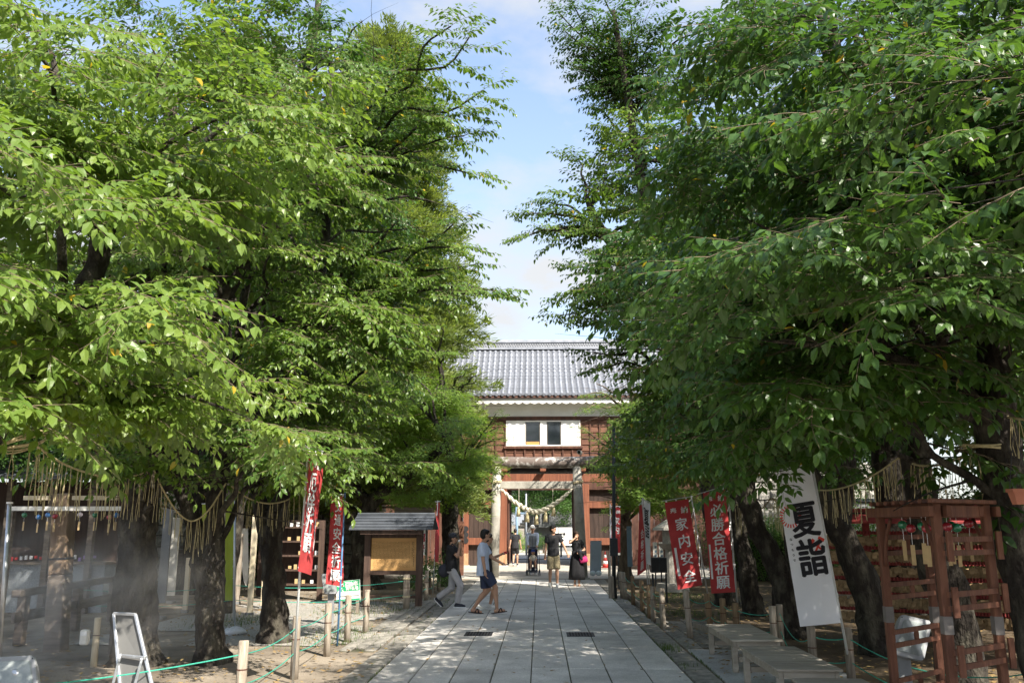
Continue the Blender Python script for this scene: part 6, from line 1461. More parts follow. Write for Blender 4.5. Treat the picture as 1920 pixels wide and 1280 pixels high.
for (lb, a_, c_, t_, b_, Y) in (('white notice panel with blue print behind the black cabinet, left one', 1225, 1233, 1016, 1045, 27), ('white notice panel with blue print behind the black cabinet, right one', 1236, 1244, 1016, 1045, 27), ('pale blue upright panel right of the maple trunk', 1177, 1186, 986, 1062, 29), ('small white sign on a thin stake by the maple trunk', 1157, 1163, 1030, 1040, 26)):
    rt = thing('notice_sign', lb, 'sign', (at(a_, 1060, Y).x, Y, 0)); MB().span(*spn(a_, c_, t_, b_, Y, .03)).build('panel', M_BPOLE if 'pale blue' in lb else M_WIN, rt)
    MB().span(at((a_ + c_) / 2, 1060, Y).x - .02, at((a_ + c_) / 2, 1060, Y).x + .02, Y + .031, Y + .06, 0, at(0, b_, Y).z + .1).build('stake', M_DMET, rt)
    if 'print' in lb:
        for k in range(3): MB().span(at(a_ + 2, 1020, Y).x, at(c_ - 2, 1020, Y).x, Y - .004, Y - .001, at(0, t_ + 6 + k * 8 + 4, Y).z, at(0, t_ + 6 + k * 8, Y).z).build('print', M_BPOLE, rt)
# low dark walls and hedge masses closing the sides
def long_wall(label, a, c, h, m_, name='boundary_wall'):
    rt = thing(name, label, 'wall', ((a[0] + c[0]) / 2, (a[1] + c[1]) / 2, 0)); A_, C_ = Vector((*a, h / 2)), Vector((*c, h / 2)); MB().bar(A_, C_, .25, h, bev=.02).build('wall', m_, rt)
    MB().bar(A_ + Vector((0, 0, h / 2 + .06)), C_ + Vector((0, 0, h / 2 + .06)), .40, .12, bev=.02).build('coping', M_ZINC, rt)
long_wall('long plaster boundary wall far behind the left trees', (-34, 34), (-12, 34), 2.3, M_CONC); long_wall('long plaster boundary wall far behind the right trees', (11, 31), (30, 31), 2.6, M_CONC)
def hedge(label, a, c, h, seed, lm=L_FAR):
    rnd = random.Random(seed); a = Vector((*a, 0)); c = Vector((*c, 0)); rt = thing('hedge', label, 'hedge', (a + c) / 2); pts = []
    d = (c - a).normalized(); MB().bar(a + Vector((0, 0, h * .3)), c + Vector((0, 0, h * .3)), .5, h * .6).build('stems', M_BARK, rt)
    for i in range(int((c - a).length * h * 26)):
        t = rnd.random(); p = a.lerp(c, t) + Vector((rnd.uniform(-.5, .5), rnd.uniform(-.6, .6), rnd.uniform(.1, h) * (.85 + .25 * noise.noise(Vector((t * 9, seed, 0)))))); pts.append((p, rnd.uniform(0, 6.28), rnd.uniform(-.8, .3), rnd.uniform(-.5, .5), rnd.uniform(.7, 1.1), rnd.random()))
    make_crown(rt, 'broad', lm, pts)
hedge('dark hedge closing the far left side', (-22, 22), (-12.5, 23), 2.6, 3); hedge('dark hedge behind the red votive racks', (8.5, 18.5), (16, 17), 2.8, 4); hedge('dark undergrowth beside the right rampart', (6.0, 30), (12, 29), 2.4, 5); hedge('undergrowth left of the notice board in front of the rampart', (-12.5, 30.5), (-8.2, 30), 1.5, 6)

# litter, grass
M_LIT = mat('fallen_leaf', (.13, .07, .03), .9, scale=3, col2=(.42, .30, .12), rnd=0)
rnd = random.Random(77); b = MB()
for i in range(8000):
    sd_ = rnd.random(); y = 6 + rnd.random() ** 1.4 * 20
    x = rnd.uniform(2.3, 8) if sd_ < .60 else (rnd.uniform(-9, -2.2) if sd_ < .97 else rnd.uniform(-2.3, 2.2))
    s_ = rnd.uniform(.020, .055); a = rnd.uniform(0, 6.28); z = .035 + noise.noise(Vector((x * .35, y * .35, 3))) * .05 * min(1, max(0, (abs(x - .1) - 2.6) / 1.5)) - .012 if abs(x) > 2.6 else .022
    u = Vector((math.cos(a), math.sin(a), rnd.uniform(-.2, .3))) * s_; v_ = Vector((-math.sin(a), math.cos(a), rnd.uniform(-.3, .3))) * s_ * .5; p = Vector((x, y, z))
    b.add([p - u, p + v_, p + u, p - v_], [[0, 1, 2, 3]])
o = b.build('fallen_leaves', M_LIT, None, kind='stuff'); o['label'] = 'dry fallen leaves scattered on the dirt under the trees'
M_GRS = mat('thin_grass', (.05, .10, .02), .8, scale=2, col2=(.14, .20, .05), trans=.3)
b = MB()
spots = [(gnd(620, 1200), .9, 200), (gnd(650, 1185), .8, 160), (gnd(640, 1150), .8, 130), (gnd(760, 1145), .5, 50), (gnd(1270, 1120), 1.5, 500), (gnd(1300, 1150), 1.0, 200), (gnd(1250, 1215), .3, 50), (gnd(1262, 1250), .25, 40), (gnd(160, 1105), 1.5, 220), (gnd(455, 1165), 1.0, 200), (gnd(730, 1135), 1.6, 200)]
for c_, r_, n_ in spots:
    for i in range(n_ * 3):
        a = rnd.uniform(0, 6.28); q = Vector((c_.x + rnd.gauss(0, r_ * .5), c_.y + rnd.gauss(0, r_ * .6), 0.0)); h = rnd.uniform(.02, .07); w_ = Vector((math.cos(a), math.sin(a), 0)) * .005
        if -2.1 < q.x < 1.85: continue
        b.add([q - w_, q + w_, q + Vector((rnd.uniform(-.02, .02), rnd.uniform(-.02, .02), h + .02))], [[0, 1, 2]])
o = b.build('grass', M_GRS, None, kind='stuff'); o['label'] = 'thin patches of grass in the dirt beside the paving'
b = MB()
for i in range(2600):
    s_ = rnd.choice((-2.265, -2.075, 1.85, 2.22)); q = Vector((s_ + rnd.gauss(0, .012), rnd.uniform(6, 24), .0))
    if noise.noise(Vector((q.x * 3, q.y * .9, 1))) < .1: continue
    a = rnd.uniform(0, 6.28); w_ = Vector((math.cos(a), math.sin(a), 0)) * .005; b.add([q - w_, q + w_, q + Vector((rnd.uniform(-.02, .02), rnd.uniform(-.02, .02), rnd.uniform(.02, .05)))], [[0, 1, 2]])
o = b.build('joint_moss', M_GRS, None, kind='stuff'); o['label'] = 'moss and weeds growing along the border stone joints'

# mist drifting at the lower left
m = bpy.data.materials.new('mist_volume'); m.use_nodes = True; nt = m.node_tree; N = nt.nodes; L = nt.links; N.clear()
ou = N.new('ShaderNodeOutputMaterial'); pv = N.new('ShaderNodeVolumePrincipled'); pv.inputs['Color'].default_value = (.95, .96, .97, 1); pv.inputs['Anisotropy'].default_value = .3
tc = N.new('ShaderNodeTexCoord'); nz = N.new('ShaderNodeTexNoise'); nz.inputs['Scale'].default_value = 2.0; nz.inputs['Detail'].default_value = 3; L.new(tc.outputs['Object'], nz.inputs[0])
mr = N.new('ShaderNodeMapRange'); mr.inputs[1].default_value = .45; mr.inputs[2].default_value = .66; mr.inputs[3].default_value = 0; mr.inputs[4].default_value = .42; L.new(nz.outputs[0], mr.inputs[0])
ln = N.new('ShaderNodeVectorMath'); ln.operation = 'LENGTH'; mp = N.new('ShaderNodeMapping'); mp.inputs['Scale'].default_value = (1 / 2.1, 1 / 2.2, 1 / 1.1); L.new(tc.outputs['Object'], mp.inputs[0]); L.new(mp.outputs[0], ln.inputs[0])
fo = N.new('ShaderNodeMapRange'); fo.inputs[1].default_value = 1.0; fo.inputs[2].default_value = .15; L.new(ln.outputs['Value'], fo.inputs[0])
mu = N.new('ShaderNodeMath'); mu.operation = 'MULTIPLY'; L.new(mr.outputs[0], mu.inputs[0]); L.new(fo.outputs[0], mu.inputs[1]); L.new(mu.outputs[0], pv.inputs['Density']); L.new(pv.outputs[0], ou.inputs['Volume'])
mc = at(120, 1120, 10.3); b = MB(); b.box(mc, (4.2, 4.4, 2.2)); o = b.build('mist', m, None, loc=mc, kind='stuff'); o['label'] = 'thin white mist drifting over the ground at the lower left'
# ------------------------------------------------------------ people
M_SKIN = mat('skin', (.42, .24, .16), .55, scale=6, col2=(.47, .28, .19))
M_HAIR = mat('black_hair', (.012, .010, .009), .5, scale=40); M_HAIRB = mat('brown_hair', (.035, .018, .010), .5, scale=40)
M_EYE = mat('dark_eye', (.01, .01, .01), .3); M_LIP = mat('lip', (.30, .10, .08), .5)
def cloth_m(n, c, t=0.0): return mat(n, c, .85, scale=7, var=.12, bump=.35, bscale=9, trans=t)
def remesh(name, b, m_, parent, vox=.012, it=3, label=None):
    o = b.build(name, m_, parent, True, label)
    md = o.modifiers.new('r', 'REMESH'); md.mode = 'VOXEL'; md.voxel_size = vox; md.use_smooth_shade = True
    if it: ms = o.modifiers.new('s', 'SMOOTH'); ms.iterations = it; ms.factor = .5
    bpy.context.view_layer.update()
    me = bpy.data.meshes.new_from_object(o.evaluated_get(bpy.context.evaluated_depsgraph_get())); o.modifiers.clear(); o.data = me; me.name = name
    me.polygons.foreach_set('use_smooth', [True] * len(me.polygons)); return o
def cap(b, p0, r0, p1, r1, n=12):
    p0 = Vector(p0); p1 = Vector(p1); b.tube([p0, p0.lerp(p1, .5), p1], [r0, (r0 + r1) / 2 * 1.03, r1], n); b.ball(p0, r0, n, 7); b.ball(p1, r1, n, 7)
def ik(a, c, l1, l2, hint):
    a = Vector(a); c = Vector(c); d = c - a; L_ = min(d.length, (l1 + l2) * .999); u = d.normalized(); x = (l1 * l1 - l2 * l2 + L_ * L_) / (2 * L_); h = math.sqrt(max(0, l1 * l1 - x * x))
    k = Vector(hint); k = (k - u * k.dot(u)).normalized(); return a + u * x + k * h, a + u * L_
def person(label, pos, fw, H, feet, hands, head_dir=None, top=None, bottom=None, shoes=None, hair='short', cap_=None, hip=.93, lean=0.0, sleeve=.5, leglen=.5, topmat=None, botmat=None, shoemat=None, hairmat=M_HAIR, dress=False, toptail=.05, sandals=False, capmat=None, elbow=(None, None), hands_l=.0, slim=1.0, head_tilt=0.0, vest=None):
    """fw: facing direction; feet and hands: (left, right) in local metres x right, y forward, z up, for a 1.72 m body"""
    fw = Vector((fw[0], fw[1], 0)).normalized(); rtv = Vector((fw.y, -fw.x, 0)); s = H / 1.72; P0 = Vector((pos[0], pos[1], .02))
    def W(x, y, z): return P0 + (rtv * x + fw * y + Vector((0, 0, z))) * s
    rt = thing('person', label, 'person', P0)
    hz = hip; ly = lean
    sh = [W(-.175 * slim, ly, hz + .49), W(.175 * slim, ly, hz + .49)]; hp = [W(-.088, 0, hz), W(.088, 0, hz)]
    b = MB(); ax, ay, az = s, s, s
    pel, che, nk = W(0, 0, hz + .03), W(0, ly * .7, hz + .35), W(0, ly + .01, hz + .56)
    # trunk as stacked rings
    def ring_(c_, wx, wy, n=14): return [c_ + (rtv * math.cos(2 * math.pi * j / n) * wx + fw * math.sin(2 * math.pi * j / n) * wy) * s for j in range(n)]
    prof = [(-.06, .13, .09), (.02, .155, .105), (.12, .135, .09), (.22, .135, .095), (.34, .155, .105), (.44, .155, .095), (.50, .11, .07), (.535, .06, .055)]
    def trunk(bm, g, z0=-9, z1=9): bm.loft([ring_(W(0, ly * max(0, z) / .5, hz + z), (w_ * slim + g), (d_ + g)) for z, w_, d_ in prof if z0 <= z <= z1])
    trunk(b, 0)
    cap(b, W(0, ly, hz + .50), .052 * s, W(0, ly + .025, hz + .60), .050 * s)
    for q in (0, 1): cap(b, W(0, ly, hz + .49), .06 * s, sh[q], .052 * s)
    hd = Vector(head_dir if head_dir is not None else (fw.x, fw.y, 0)); hd = hd.normalized(); hr = Vector((hd.y, -hd.x, 0)).normalized(); hu = hr.cross(hd); hc = W(0, ly + .045, hz + .690)
    def Hh(x, y, z): return hc + (hr * x + hd * y + hu * z) * s
    def ell(bm, c_, r, n=16, m_=11):
        bm.loft([[c_ + (hr * math.sin(a) * math.cos(t) * r[0] + hd * math.sin(a) * math.sin(t) * r[1] - hu * math.cos(a) * r[2]) * s for t in [2 * math.pi * j / n for j in range(n)]] for a in [math.pi * (.03 + .94 * i / m_) for i in range(m_ + 1)]])
    ell(b, Hh(0, -.005, .02), (.074, .092, .095)); ell(b, Hh(0, .022, -.045), (.056, .062, .070)); ell(b, Hh(0, .096, -.012), (.012, .018, .022)); ell(b, Hh(0, .075, -.048), (.026, .014, .012))
    for q in (-1, 1): ell(b, Hh(q * .076, -.005, -.01), (.012, .020, .032), 8, 6)
    legs = []; arms = []
    for q in (0, 1):
        f = feet[q]; an = W(f[0], f[1], f[2] + .085); kn, an = ik(hp[q], an, .44 * s, .42 * s, fw + Vector((0, 0, .02))); legs.append((kn, an))
        cap(b, hp[q], .082 * s, kn, .054 * s); cap(b, kn, .052 * s, an, .034 * s); md = kn.lerp(an, .28) - fw * .012 * s; cap(b, kn.lerp(an, .12), .05 * s, md, .055 * s); cap(b, md, .055 * s, kn.lerp(an, .7), .040 * s)
        pt = f[3] if len(f) > 3 else 0; tf = fw * math.cos(pt) - Vector((0, 0, math.sin(pt))); he = an - Vector((0, 0, .045 * s)) - tf * .03 * s
        cap(b, he, .036 * s, he + tf * .13 * s - Vector((0, 0, .006 * s)), .036 * s); cap(b, he + tf * .13 * s - Vector((0, 0, .006 * s)), .034 * s, he + tf * .19 * s - Vector((0, 0, .012 * s)), .022 * s); legs[q] = (kn, an, he, tf)
        h = hands[q]; ht = W(*h[:3]); hint = elbow[q] or (-.3 if q == 0 else .3, -1, -.3); hv = rtv * hint[0] + fw * hint[1] + Vector((0, 0, hint[2])); el, wr = ik(sh[q], ht, .29 * s, .25 * s, hv); arms.append((el, wr))
        cap(b, sh[q], .048 * s, el, .037 * s); cap(b, el, .038 * s, wr, .025 * s)
        d = (wr - el).normalized(); sd_ = d.cross(fw); sd_ = (sd_ if sd_.length > .2 else d.cross(Vector((0, 0, 1)))).normalized(); cu = sd_.cross(d).normalized()
        if cu.dot(fw) < 0 and h[2] < 1.2: cu = -cu
        pm = wr + d * .045 * s; cap(b, wr, .024 * s, pm, .034 * s, 8); cap(b, pm - sd_ * .014 * s, .024 * s, pm + sd_ * .014 * s, .024 * s, 8)
        for j in range(4):
            fl = (.070, .080, .076, .060)[j] * s; r0 = pm + sd_ * (j - 1.5) * .018 * s + d * .02 * s; m1 = r0 + d * fl * .5 + cu * .008 * s; cap(b, r0, .0095 * s, m1, .009 * s, 6); cap(b, m1, .009 * s, m1 + d * fl * .35 + cu * fl * .38, .0075 * s, 6)
        t0 = wr + d * .02 * s - sd_ * .024 * s; t1 = t0 + (d * .6 - sd_ * .7).normalized() * .035 * s; cap(b, t0, .012 * s, t1, .0105 * s, 6); cap(b, t1, .010 * s, t1 + d * .028 * s + cu * .01 * s, .009 * s, 6)
    bd = remesh('body', b, M_SKIN, rt, .0095, 2)
    for q in (-1, 1): e = MB(); ell(e, Hh(q * .030, .083, .010), (.011, .006, .006), 8, 5); e.build('eye', M_EYE, rt)
    e = MB(); ell(e, Hh(0, .0865, -.050), (.020, .006, .005), 8, 5); e.build('mouth', M_LIP, rt)
    for q in (-1, 1): e = MB(); ell(e, Hh(q * .030, .088, .030), (.017, .005, .004), 8, 5); e.build('eyebrow', hairmat, rt)
    # hair
    b = MB(); ell(b, Hh(0, -.018, .040), (.085, .095, .092)); ell(b, Hh(0, -.045, .0), (.080, .070, .085))
    if hair == 'short': ell(b, Hh(0, .045, .080), (.066, .045, .035))
    if hair == 'long':
        ell(b, Hh(0, .040, .085), (.070, .05, .035))
        for q in (-1, 1): cap(b, Hh(q * .07, -.01, .02), .030 * s, Hh(q * .085, -.01, -.17), .034 * s); cap(b, Hh(q * .085, -.01, -.17), .034 * s, Hh(q * .08, -.02, -.26), .018 * s)
        cap(b, Hh(0, -.07, .0), .07 * s, Hh(0, -.075, -.22), .06 * s)
    remesh('hair', b, hairmat, rt, .012, 2)
    if cap_:
        b = MB(); ell(b, Hh(0, -.012, .058), (.094, .104, .088)); b.v = [v if (v - hc).dot(hu) > .035 * s else v + hu * (.035 * s - (v - hc).dot(hu)) for v in b.v]
        b.loft([[Hh(0, .07, .052) + (hr * math.cos(a) * .078 + hd * math.sin(a) * .105 - hu * (.012 + .02 * abs(math.cos(a))) + hu * dz) * s for a in [math.pi * j / 10 for j in range(11)]] for dz in (0, .008)]); b.build('cap', capmat, rt, True)
        MB().ball(Hh(0, -.012, .148), .008).build('cap_button', capmat, rt)
    # clothes
    if topmat:
        b = MB(); g = .022; trunk(b, g, -.07 - 0, .51)
        if toptail: b.loft([ring_(W(0, 0, hz - toptail), .185 * slim, .140), ring_(W(0, 0, hz + .03), .18 * slim, .135), ring_(W(0, 0, hz + .16), .165 * slim, .120)])
        cap(b, W(0, ly, hz + .485), .062 * s, W(0, ly, hz + .51), .060 * s)
        for q in (0, 1):
            el, wr = arms[q]; cap(b, W(0, ly, hz + .46), .09 * s, sh[q], .064 * s)
            if sleeve <= 1: e = sh[q].lerp(el, sleeve * 1.25 if sleeve < .8 else 1); b.tube([sh[q], e], [.066 * s, .066 * s], 12); b.ball(sh[q], .066 * s)
            else: cap(b, sh[q], .062 * s, el, .050 * s); b.tube([el, wr], [.050 * s, .038 * s], 12); b.ball(el, .050 * s)
        remesh('shirt', b, topmat, rt, .012, 2)
    if vest:
        b = MB(); trunk(b, .040, -.07, .47); 
        for q in (0, 1): cap(b, W(0, ly, hz + .44), .10 * s, W((-1, 1)[q] * .12, ly, hz + .47), .066 * s)
        remesh('vest', b, vest, rt, .012, 2); MB().tube([W(0, .155, hz - .05), W(0, .165 + ly, hz + .40)], .006, 6).build('zip', M_IRON, rt)
    if botmat and not dress:
        b = MB(); b.loft([ring_(W(0, 0, hz + z), w_, d_) for z, w_, d_ in ((-.10, .145, .11), (.0, .155, .115), (.06, .14, .10))])
        for q in (0, 1):
            kn, an = legs[q][:2]
            if leglen < .75: e = hp[q].lerp(kn, leglen * 1.6 if leglen < .6 else 1.0); b.tube([hp[q] + Vector((0, 0, .0)), hp[q].lerp(e, .3), e], [.082 * s, .098 * s, .100 * s], 14)
            else: e = kn.lerp(an, .96); b.tube([hp[q] + Vector((0, 0, .02)), kn, e], [.088 * s, .088 * s, .078 * s], 14); b.ball(kn, .088 * s)
            b.ball(hp[q], .084 * s, 14, 8)
        remesh('trousers' if leglen > .75 else 'shorts', b, botmat, rt, .013, 2)
    if dress:
        n = 24; rr = []
        for i, (z, w_, d_) in enumerate(((.20, .27, .25), (.35, .26, .235), (.6, .235, .21), (.85, .195, .165), (1.0, .165, .13), (1.12, .155, .125))):
            rr.append([W(0, 0, z) + (rtv * math.cos(a) * w_ + fw * math.sin(a) * d_) * s * (1 + (.07 if i < 4 else .02) * math.sin(a * 7 + i * .4)) for a in [2 * math.pi * j / n for j in range(n)]])
        MB().loft(rr).build('skirt', botmat, rt, True)
    for q in (0, 1):
        kn, an, he, tf = legs[q]; b = MB()
        if sandals:
            b.loft([[he + (tf * (u * .165 + .08) + rtv * v * .045 * (1 + .1 * u)) * s + Vector((0, 0, z * s)) for u, v in [(math.cos(a), math.sin(a)) for a in [2 * math.pi * j / 14 for j in range(14)]]] for z in (-.048, -.030)]); b.build('sandal_sole', shoemat, rt)
            for k in (-1, 1): c0 = he + (tf * (.11 + .04 * k) - rtv * .048) * s - Vector((0, 0, .025 * s)); c1 = he + (tf * (.11 - .04 * k) + rtv * .048) * s - Vector((0, 0, .025 * s)); mm = c0.lerp(c1, .5) + Vector((0, 0, .060 * s)); MB().tube(smooth_path([c0, mm, c1], 5), .014 * s, 6).build('sandal_strap', shoemat, rt)
        elif shoemat:
            cap(b, he, .046 * s, he + tf * .13 * s, .045 * s); cap(b, he + tf * .13 * s, .044 * s, he + tf * .20 * s - Vector((0, 0, .012 * s)), .032 * s); cap(b, he, .044 * s, an, .042 * s); remesh('shoe', b, shoemat, rt, .012, 1)
            b = MB(); b.loft([[he + (tf * (u * .158 + .08) + rtv * v * .050) * s + Vector((0, 0, z * s)) for u, v in [(math.cos(a), math.sin(a)) for a in [2 * math.pi * j / 14 for j in range(14)]]] for z in (-.050, -.026)]); b.build('shoe_sole', M_PRW, rt)
    return rt, W, arms, Hh
C_BLK = cloth_m('black_cotton', (.022, .022, .025)); C_BLU = cloth_m('pale_blue_cotton', (.50, .58, .74)); C_NAV = cloth_m('navy_shorts_cloth', (.035, .045, .085)); C_LGR = cloth_m('light_grey_trouser_cloth', (.42, .41, .42)); C_KHA = cloth_m('khaki_cloth', (.30, .25, .15)); C_GRY = cloth_m('grey_vest_cloth', (.26, .28, .31)); C_SLV = cloth_m('pale_sleeve_cloth', (.55, .60, .70)); C_WHS = cloth_m('white_canvas', (.62, .62, .60)); C_PNK = cloth_m('pink_bag_cloth', (.42, .03, .13)); C_BCAP = cloth_m('blue_cap_cloth', (.03, .09, .42)); C_CAPK = cloth_m('charcoal_cap_cloth', (.04, .042, .055)); C_CRM = cloth_m('cream_cotton', (.60, .57, .50)); C_DRS = cloth_m('black_dress_cloth', (.012, .012, .014)); C_SND = cloth_m('brown_black_sandal', (.04, .03, .03))
# 1 black tee, cap, eating ice cream
p = gnd(846, 1139); r1, W1_, a1, H1_ = person('man in a black cap and black t-shirt striding right while eating white ice cream', (p.x, p.y), (1, -.15), 1.66, ((-.07, -.36, .10, .75), (.06, .16, .0, 0)), ((-.02, .20, 1.42), (.03, .19, 1.38)), topmat=C_BLK, botmat=C_LGR, shoemat=C_CAPK, leglen=.95, cap_=True, capmat=C_CAPK, hip=.87, lean=-.02, elbow=((-.3, .1, -1), (.3, .1, -1)))
ic = H1_(0, .155, -.05); it = thing('ice_cream', 'white ice cream cone held to the mouth of the man in the black cap', 'ice cream', ic); MB().ball(ic, (.036, .036, .036), 12, 8).build('scoop', mat('vanilla_ice', (.80, .78, .72), .5), it, True); MB().tube([ic - Vector((0, 0, .02)), ic - Vector((0, 0, .12))], [.03, .008], 10).build('cone', M_TAG, it, True)
bc = W1_(-.05, -.20, .82); bt_ = thing('shoulder_bag', 'round black shoulder bag behind the waist of the man in the black cap', 'bag', bc); MB().ball(bc, (.14, .09, .15), 14, 9).build('pouch', C_CAPK, bt_, True); MB().tube(smooth_path([bc + Vector((0, 0, .10)), W1_(-.02, -.12, 1.15), W1_(.08, .02, 1.44), W1_(.05, .14, 1.2), bc + Vector((.1, 0, .05))], 5), .012, 6).build('strap', C_CAPK, bt_)
# 2 pale blue tee, navy shorts
p = gnd(905, 1152); person('man in a pale blue t-shirt, navy shorts and sandals walking right across the path', (p.x, p.y), (1, -.08), 1.76, ((-.06, -.20, .02, .1), (.06, .30, .03, -.15)), ((-.30, .34, 1.00), (.22, .08, .82)), head_dir=(1, .45, -.05), topmat=C_BLU, botmat=C_NAV, shoemat=C_SND, sandals=True, leglen=.55, hip=.88, toptail=.12, sleeve=.62, elbow=((-.3, -.6, -.8), (.2, -1, -.1)))
# 3 partly hidden companion
p = gnd(912, 1143); r3, W3_, a3, H3_ = person('person in black walking right, mostly hidden behind the man in the pale blue t-shirt', (p.x, p.y), (1, .1), 1.66, ((-.06, .08, .0), (.06, -.22, .05, .5)), ((-.05, .36, 1.22), (.20, .0, .85)), head_dir=(1, .3, 0), topmat=C_BLK, botmat=C_NAV, shoemat=C_WHS, leglen=.5, hip=.88)
rc = a3[0][1] + Vector((.08, -.02, .03)); rt_ = thing('red_snack', 'small red snack held out by the person behind the man in pale blue', 'snack', rc); MB().box(rc, (.07, .04, .05), (0, .3, .2), .012).build('packet', mat('red_packet', (.55, .03, .04), .5), rt_)
# 4 walking away
p = gnd(966, 1061); person('person in a brown black t-shirt and shorts walking away through the gateway', (p.x, p.y), (.1, 1), 1.60, ((-.08, -.10, .05, .4), (.08, .18, 0)), ((-.27, -.05, .83), (.28, .06, .83)), topmat=C_BLK, botmat=C_BLK, shoemat=C_CAPK, leglen=.5, hip=.92, toptail=.10)
# 5 man with stroller, facing the camera
p = gnd(999, 1076); mx_, my_ = p.x, p.y; person('man in a grey vest with pale sleeves and a cap pushing the stroller', (p.x, p.y), (0, -1), 1.75, ((-.10, .0, 0), (.10, .18, 0)), ((-.16, .36, 1.02), (.16, .36, 1.02)), topmat=C_SLV, botmat=C_CAPK, shoemat=C_WHS, leglen=.95, cap_=True, capmat=C_WHS, hip=.925, sleeve=1.5, vest=C_GRY, elbow=((-.8, -.3, -.5), (.8, -.3, -.5)))
# stroller
M_ST = mat('stroller_frame', (.08, .085, .09), .4, metal=.5); C_STR = cloth_m('navy_stroller_cloth', (.035, .04, .075)); sx_, sy_ = mx_ + .02, my_ - .80
st = thing('stroller', 'navy baby stroller facing the camera', 'stroller', (sx_, sy_, 0))
def SP(x, y, z): return Vector((sx_ + x, sy_ - y, z))
for q in (-1, 1):
    MB().tube([SP(q * .22, -.40, 1.00), SP(q * .23, -.05, .45), SP(q * .22, .30, .10)], .012, 8).build('side_tube', M_ST, st, True)
    MB().tube([SP(q * .22, .06, .55), SP(q * .24, -.26, .09)], .012, 8).build('rear_tube', M_ST, st, True)
    for y_, r_ in ((.30, .075), (-.27, .085)):
        wh = MB(); 
        for dx in (-.022, .022): wh.tube([SP(q * .23 + dx - .012, y_, r_ + .02), SP(q * .23 + dx + .012, y_, r_ + .02)], r_, 16)
        wh.build('wheel', M_DMET, st)
MB().tube([SP(-.22, -.40, 1.0), SP(.22, -.40, 1.0)], .014, 8).build('handle', M_DMET, st); MB().tube([SP(-.22, .30, .16), SP(.22, .30, .16)], .012, 8).build('foot_bar', M_ST, st)
MB().box(SP(0, .04, .42), (.34, .30, .05), (-.1, 0, 0), .02).build('seat', C_STR, st); MB().box(SP(0, -.14, .66), (.34, .05, .50), (.25, 0, 0), .02).build('backrest', C_STR, st)
b = MB(); b.loft([[SP(math.cos(a) * .21, yy, .80 + math.sin(a) * .21 * k) for a in [math.pi * j / 10 for j in range(11)]] + [SP(math.cos(a) * .20, yy, .80 + math.sin(a) * .20 * k) for a in [math.pi * j / 10 for j in range(10, -1, -1)]] for yy, k in ((-.20, .70), (-.05, .95), (.10, .85))]); b.build('canopy', C_STR, st, True)
MB().box(SP(0, -.05, .22), (.34, .34, .16), None, .03).build('basket', C_STR, st); MB().box(SP(0, .28, .13), (.30, .12, .02)).build('footrest', C_STR, st)
# toddler: seated
ch = thing('person', 'toddler in a blue cap and cream top sitting in the stroller', 'person', SP(0, 0, .45)); b = MB(); hc = SP(0, .02, .83)
cap(b, SP(0, -.02, .50), .085, SP(0, -.05, .68), .075); cap(b, SP(0, -.03, .70), .035, SP(0, 0, .78), .035); b.ball(hc, (.072, .080, .088), 14, 10); b.ball(hc + Vector((0, -.078, -.01)), .010, 6, 5)
for q in (-1, 1):
    k_ = SP(q * .085, .22, .50); f_ = SP(q * .09, .26, .27); cap(b, SP(q * .05, 0, .47), .052, k_, .042); cap(b, k_, .040, f_, .028); e_ = SP(q * .13, .06, .56); h_ = SP(q * .07, .16, .55); cap(b, SP(q * .085, -.04, .68), .032, e_, .026); cap(b, e_, .025, h_, .020)
    for j in range(4): cap(b, h_ + Vector(((j - 1.5) * .010, 0, 0)), .006, h_ + Vector(((j - 1.5) * .012, -.030, -.012)), .005, 6)
remesh('body', b, M_SKIN, ch, .009, 2)
b = MB(); cap(b, SP(0, -.02, .50), .10, SP(0, -.05, .67), .088)
for q in (-1, 1): b.tube([SP(q * .08, -.04, .67), SP(q * .125, .03, .59)], .042, 10); b.ball(SP(q * .08, -.04, .67), .042)
remesh('shirt', b, C_CRM, ch, .011, 2)
b = MB(); b.ball(hc + Vector((0, .008, .045)), (.082, .088, .062), 14, 8); b.loft([[hc + Vector((math.cos(a) * .062, -.060 - math.sin(a) * .075, .035 + dz)) for a in [math.pi * j / 8 for j in range(9)]] for dz in (0, .008)]); b.build('cap', C_BCAP, ch, True)
for q in (-1, 1): MB().ball(hc + Vector((q * .027, -.073, .0)), .007, 6, 5).build('eye', M_EYE, ch); b = MB(); cap(b, SP(q * .09, .24, .235), .034, SP(q * .09, .32, .225), .028); b.build('shoe', C_WHS, ch, True); b = MB(); cap(b, SP(q * .055, .02, .475), .062, SP(q * .08, .15, .495), .056); b.build('shorts_leg', C_STR, ch, True)
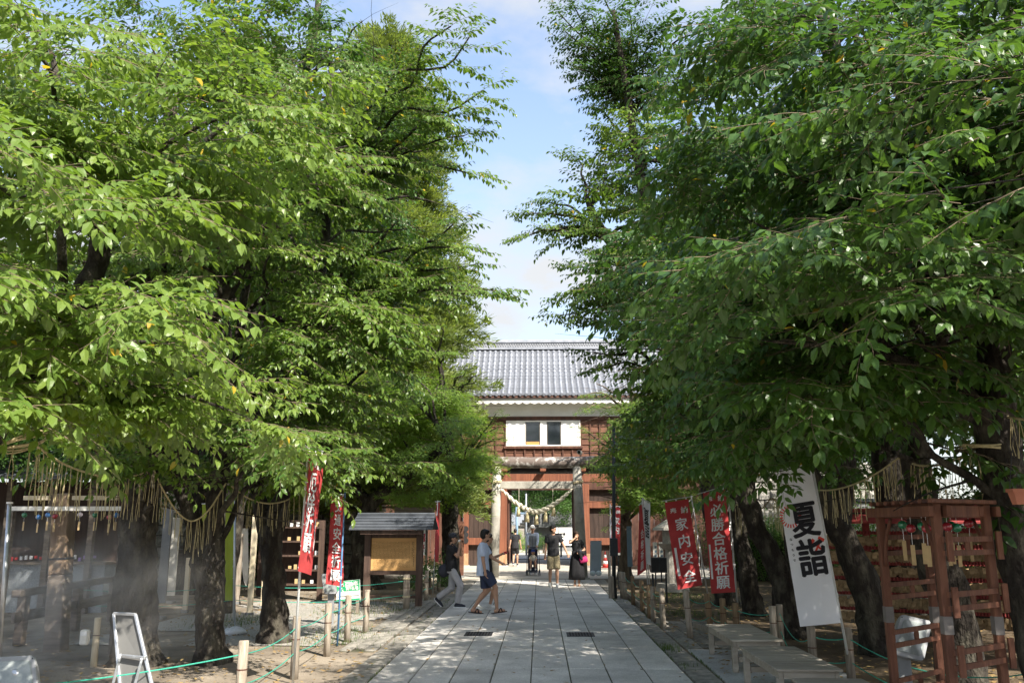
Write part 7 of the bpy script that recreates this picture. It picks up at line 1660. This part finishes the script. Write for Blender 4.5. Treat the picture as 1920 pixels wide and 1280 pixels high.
# 6 black shirt, khaki shorts
p = gnd(1038, 1101); person('man in a black polo shirt and khaki shorts walking toward the camera, looking right', (p.x, p.y), (.05, -1), 1.78, ((-.10, .10, 0), (.10, -.10, .03, .3)), ((-.42, .12, .88), (.24, .0, .84)), head_dir=(.92, -.38, -.02), topmat=C_BLK, botmat=C_KHA, shoemat=C_WHS, leglen=.62, hip=.925, toptail=.06, elbow=((-1, -.3, .1), (.6, -1, 0)))
# 7 woman in black dress
p = gnd(1082, 1099); r7, W7_, a7, H7_ = person('woman with long brown hair in a long black dress, one hand raised to her face', (p.x, p.y), (-.05, -1), 1.58, ((-.07, .02, 0), (.07, -.02, 0)), ((-.10, .16, 1.08), (.035, .19, 1.54)), head_dir=(.15, -1, -.25), topmat=C_DRS, botmat=C_DRS, shoemat=cloth_m('beige_sandal', (.45, .33, .25)), sandals=True, dress=True, hair='long', hairmat=M_HAIRB, sleeve=.6, hip=.935, slim=.9, elbow=((-.7, -.3, -.6), (1, .2, -.8)))
q = a7[0][1]; hb_ = thing('handbag', 'bright pink handbag carried by the woman in the black dress', 'handbag', q + Vector((.08, 0, -.2))); c_ = q + Vector((.12, -.02, -.22)); MB().box(c_, (.24, .10, .18), (0, -.25, 0), .03).build('pouch', C_PNK, hb_, True); MB().tube(smooth_path([c_ + Vector((-.08, 0, .08)), q + Vector((.02, 0, 0)), c_ + Vector((.08, 0, .08))], 5), .008, 6).build('handle', C_PNK, hb_)
jk = thing('folded_jacket', 'black jacket folded over the arm of the woman in the black dress', 'jacket', q); b = MB(); cap(b, q + Vector((-.06, -.02, .02)), .06, q + Vector((.10, -.04, -.02)), .07); cap(b, q + Vector((.0, -.05, -.02)), .07, q + Vector((.06, -.05, -.20)), .045); remesh('fold', b, C_DRS, jk, .014, 2); b = MB(); b.ball(q + Vector((.02, -.10, .04)), (.05, .02, .05)); b.build('collar', C_CAPK, jk, True)
# 8 far couple
p = gnd(955, 1052); person('distant person in a blue grey shirt half hidden by the left door post', (p.x, p.y), (.2, -1), 1.62, ((-.08, .0, 0), (.08, .1, 0)), ((-.25, .02, .84), (.25, .02, .84)), topmat=C_GRY, botmat=C_CAPK, shoemat=C_CAPK, leglen=.95)
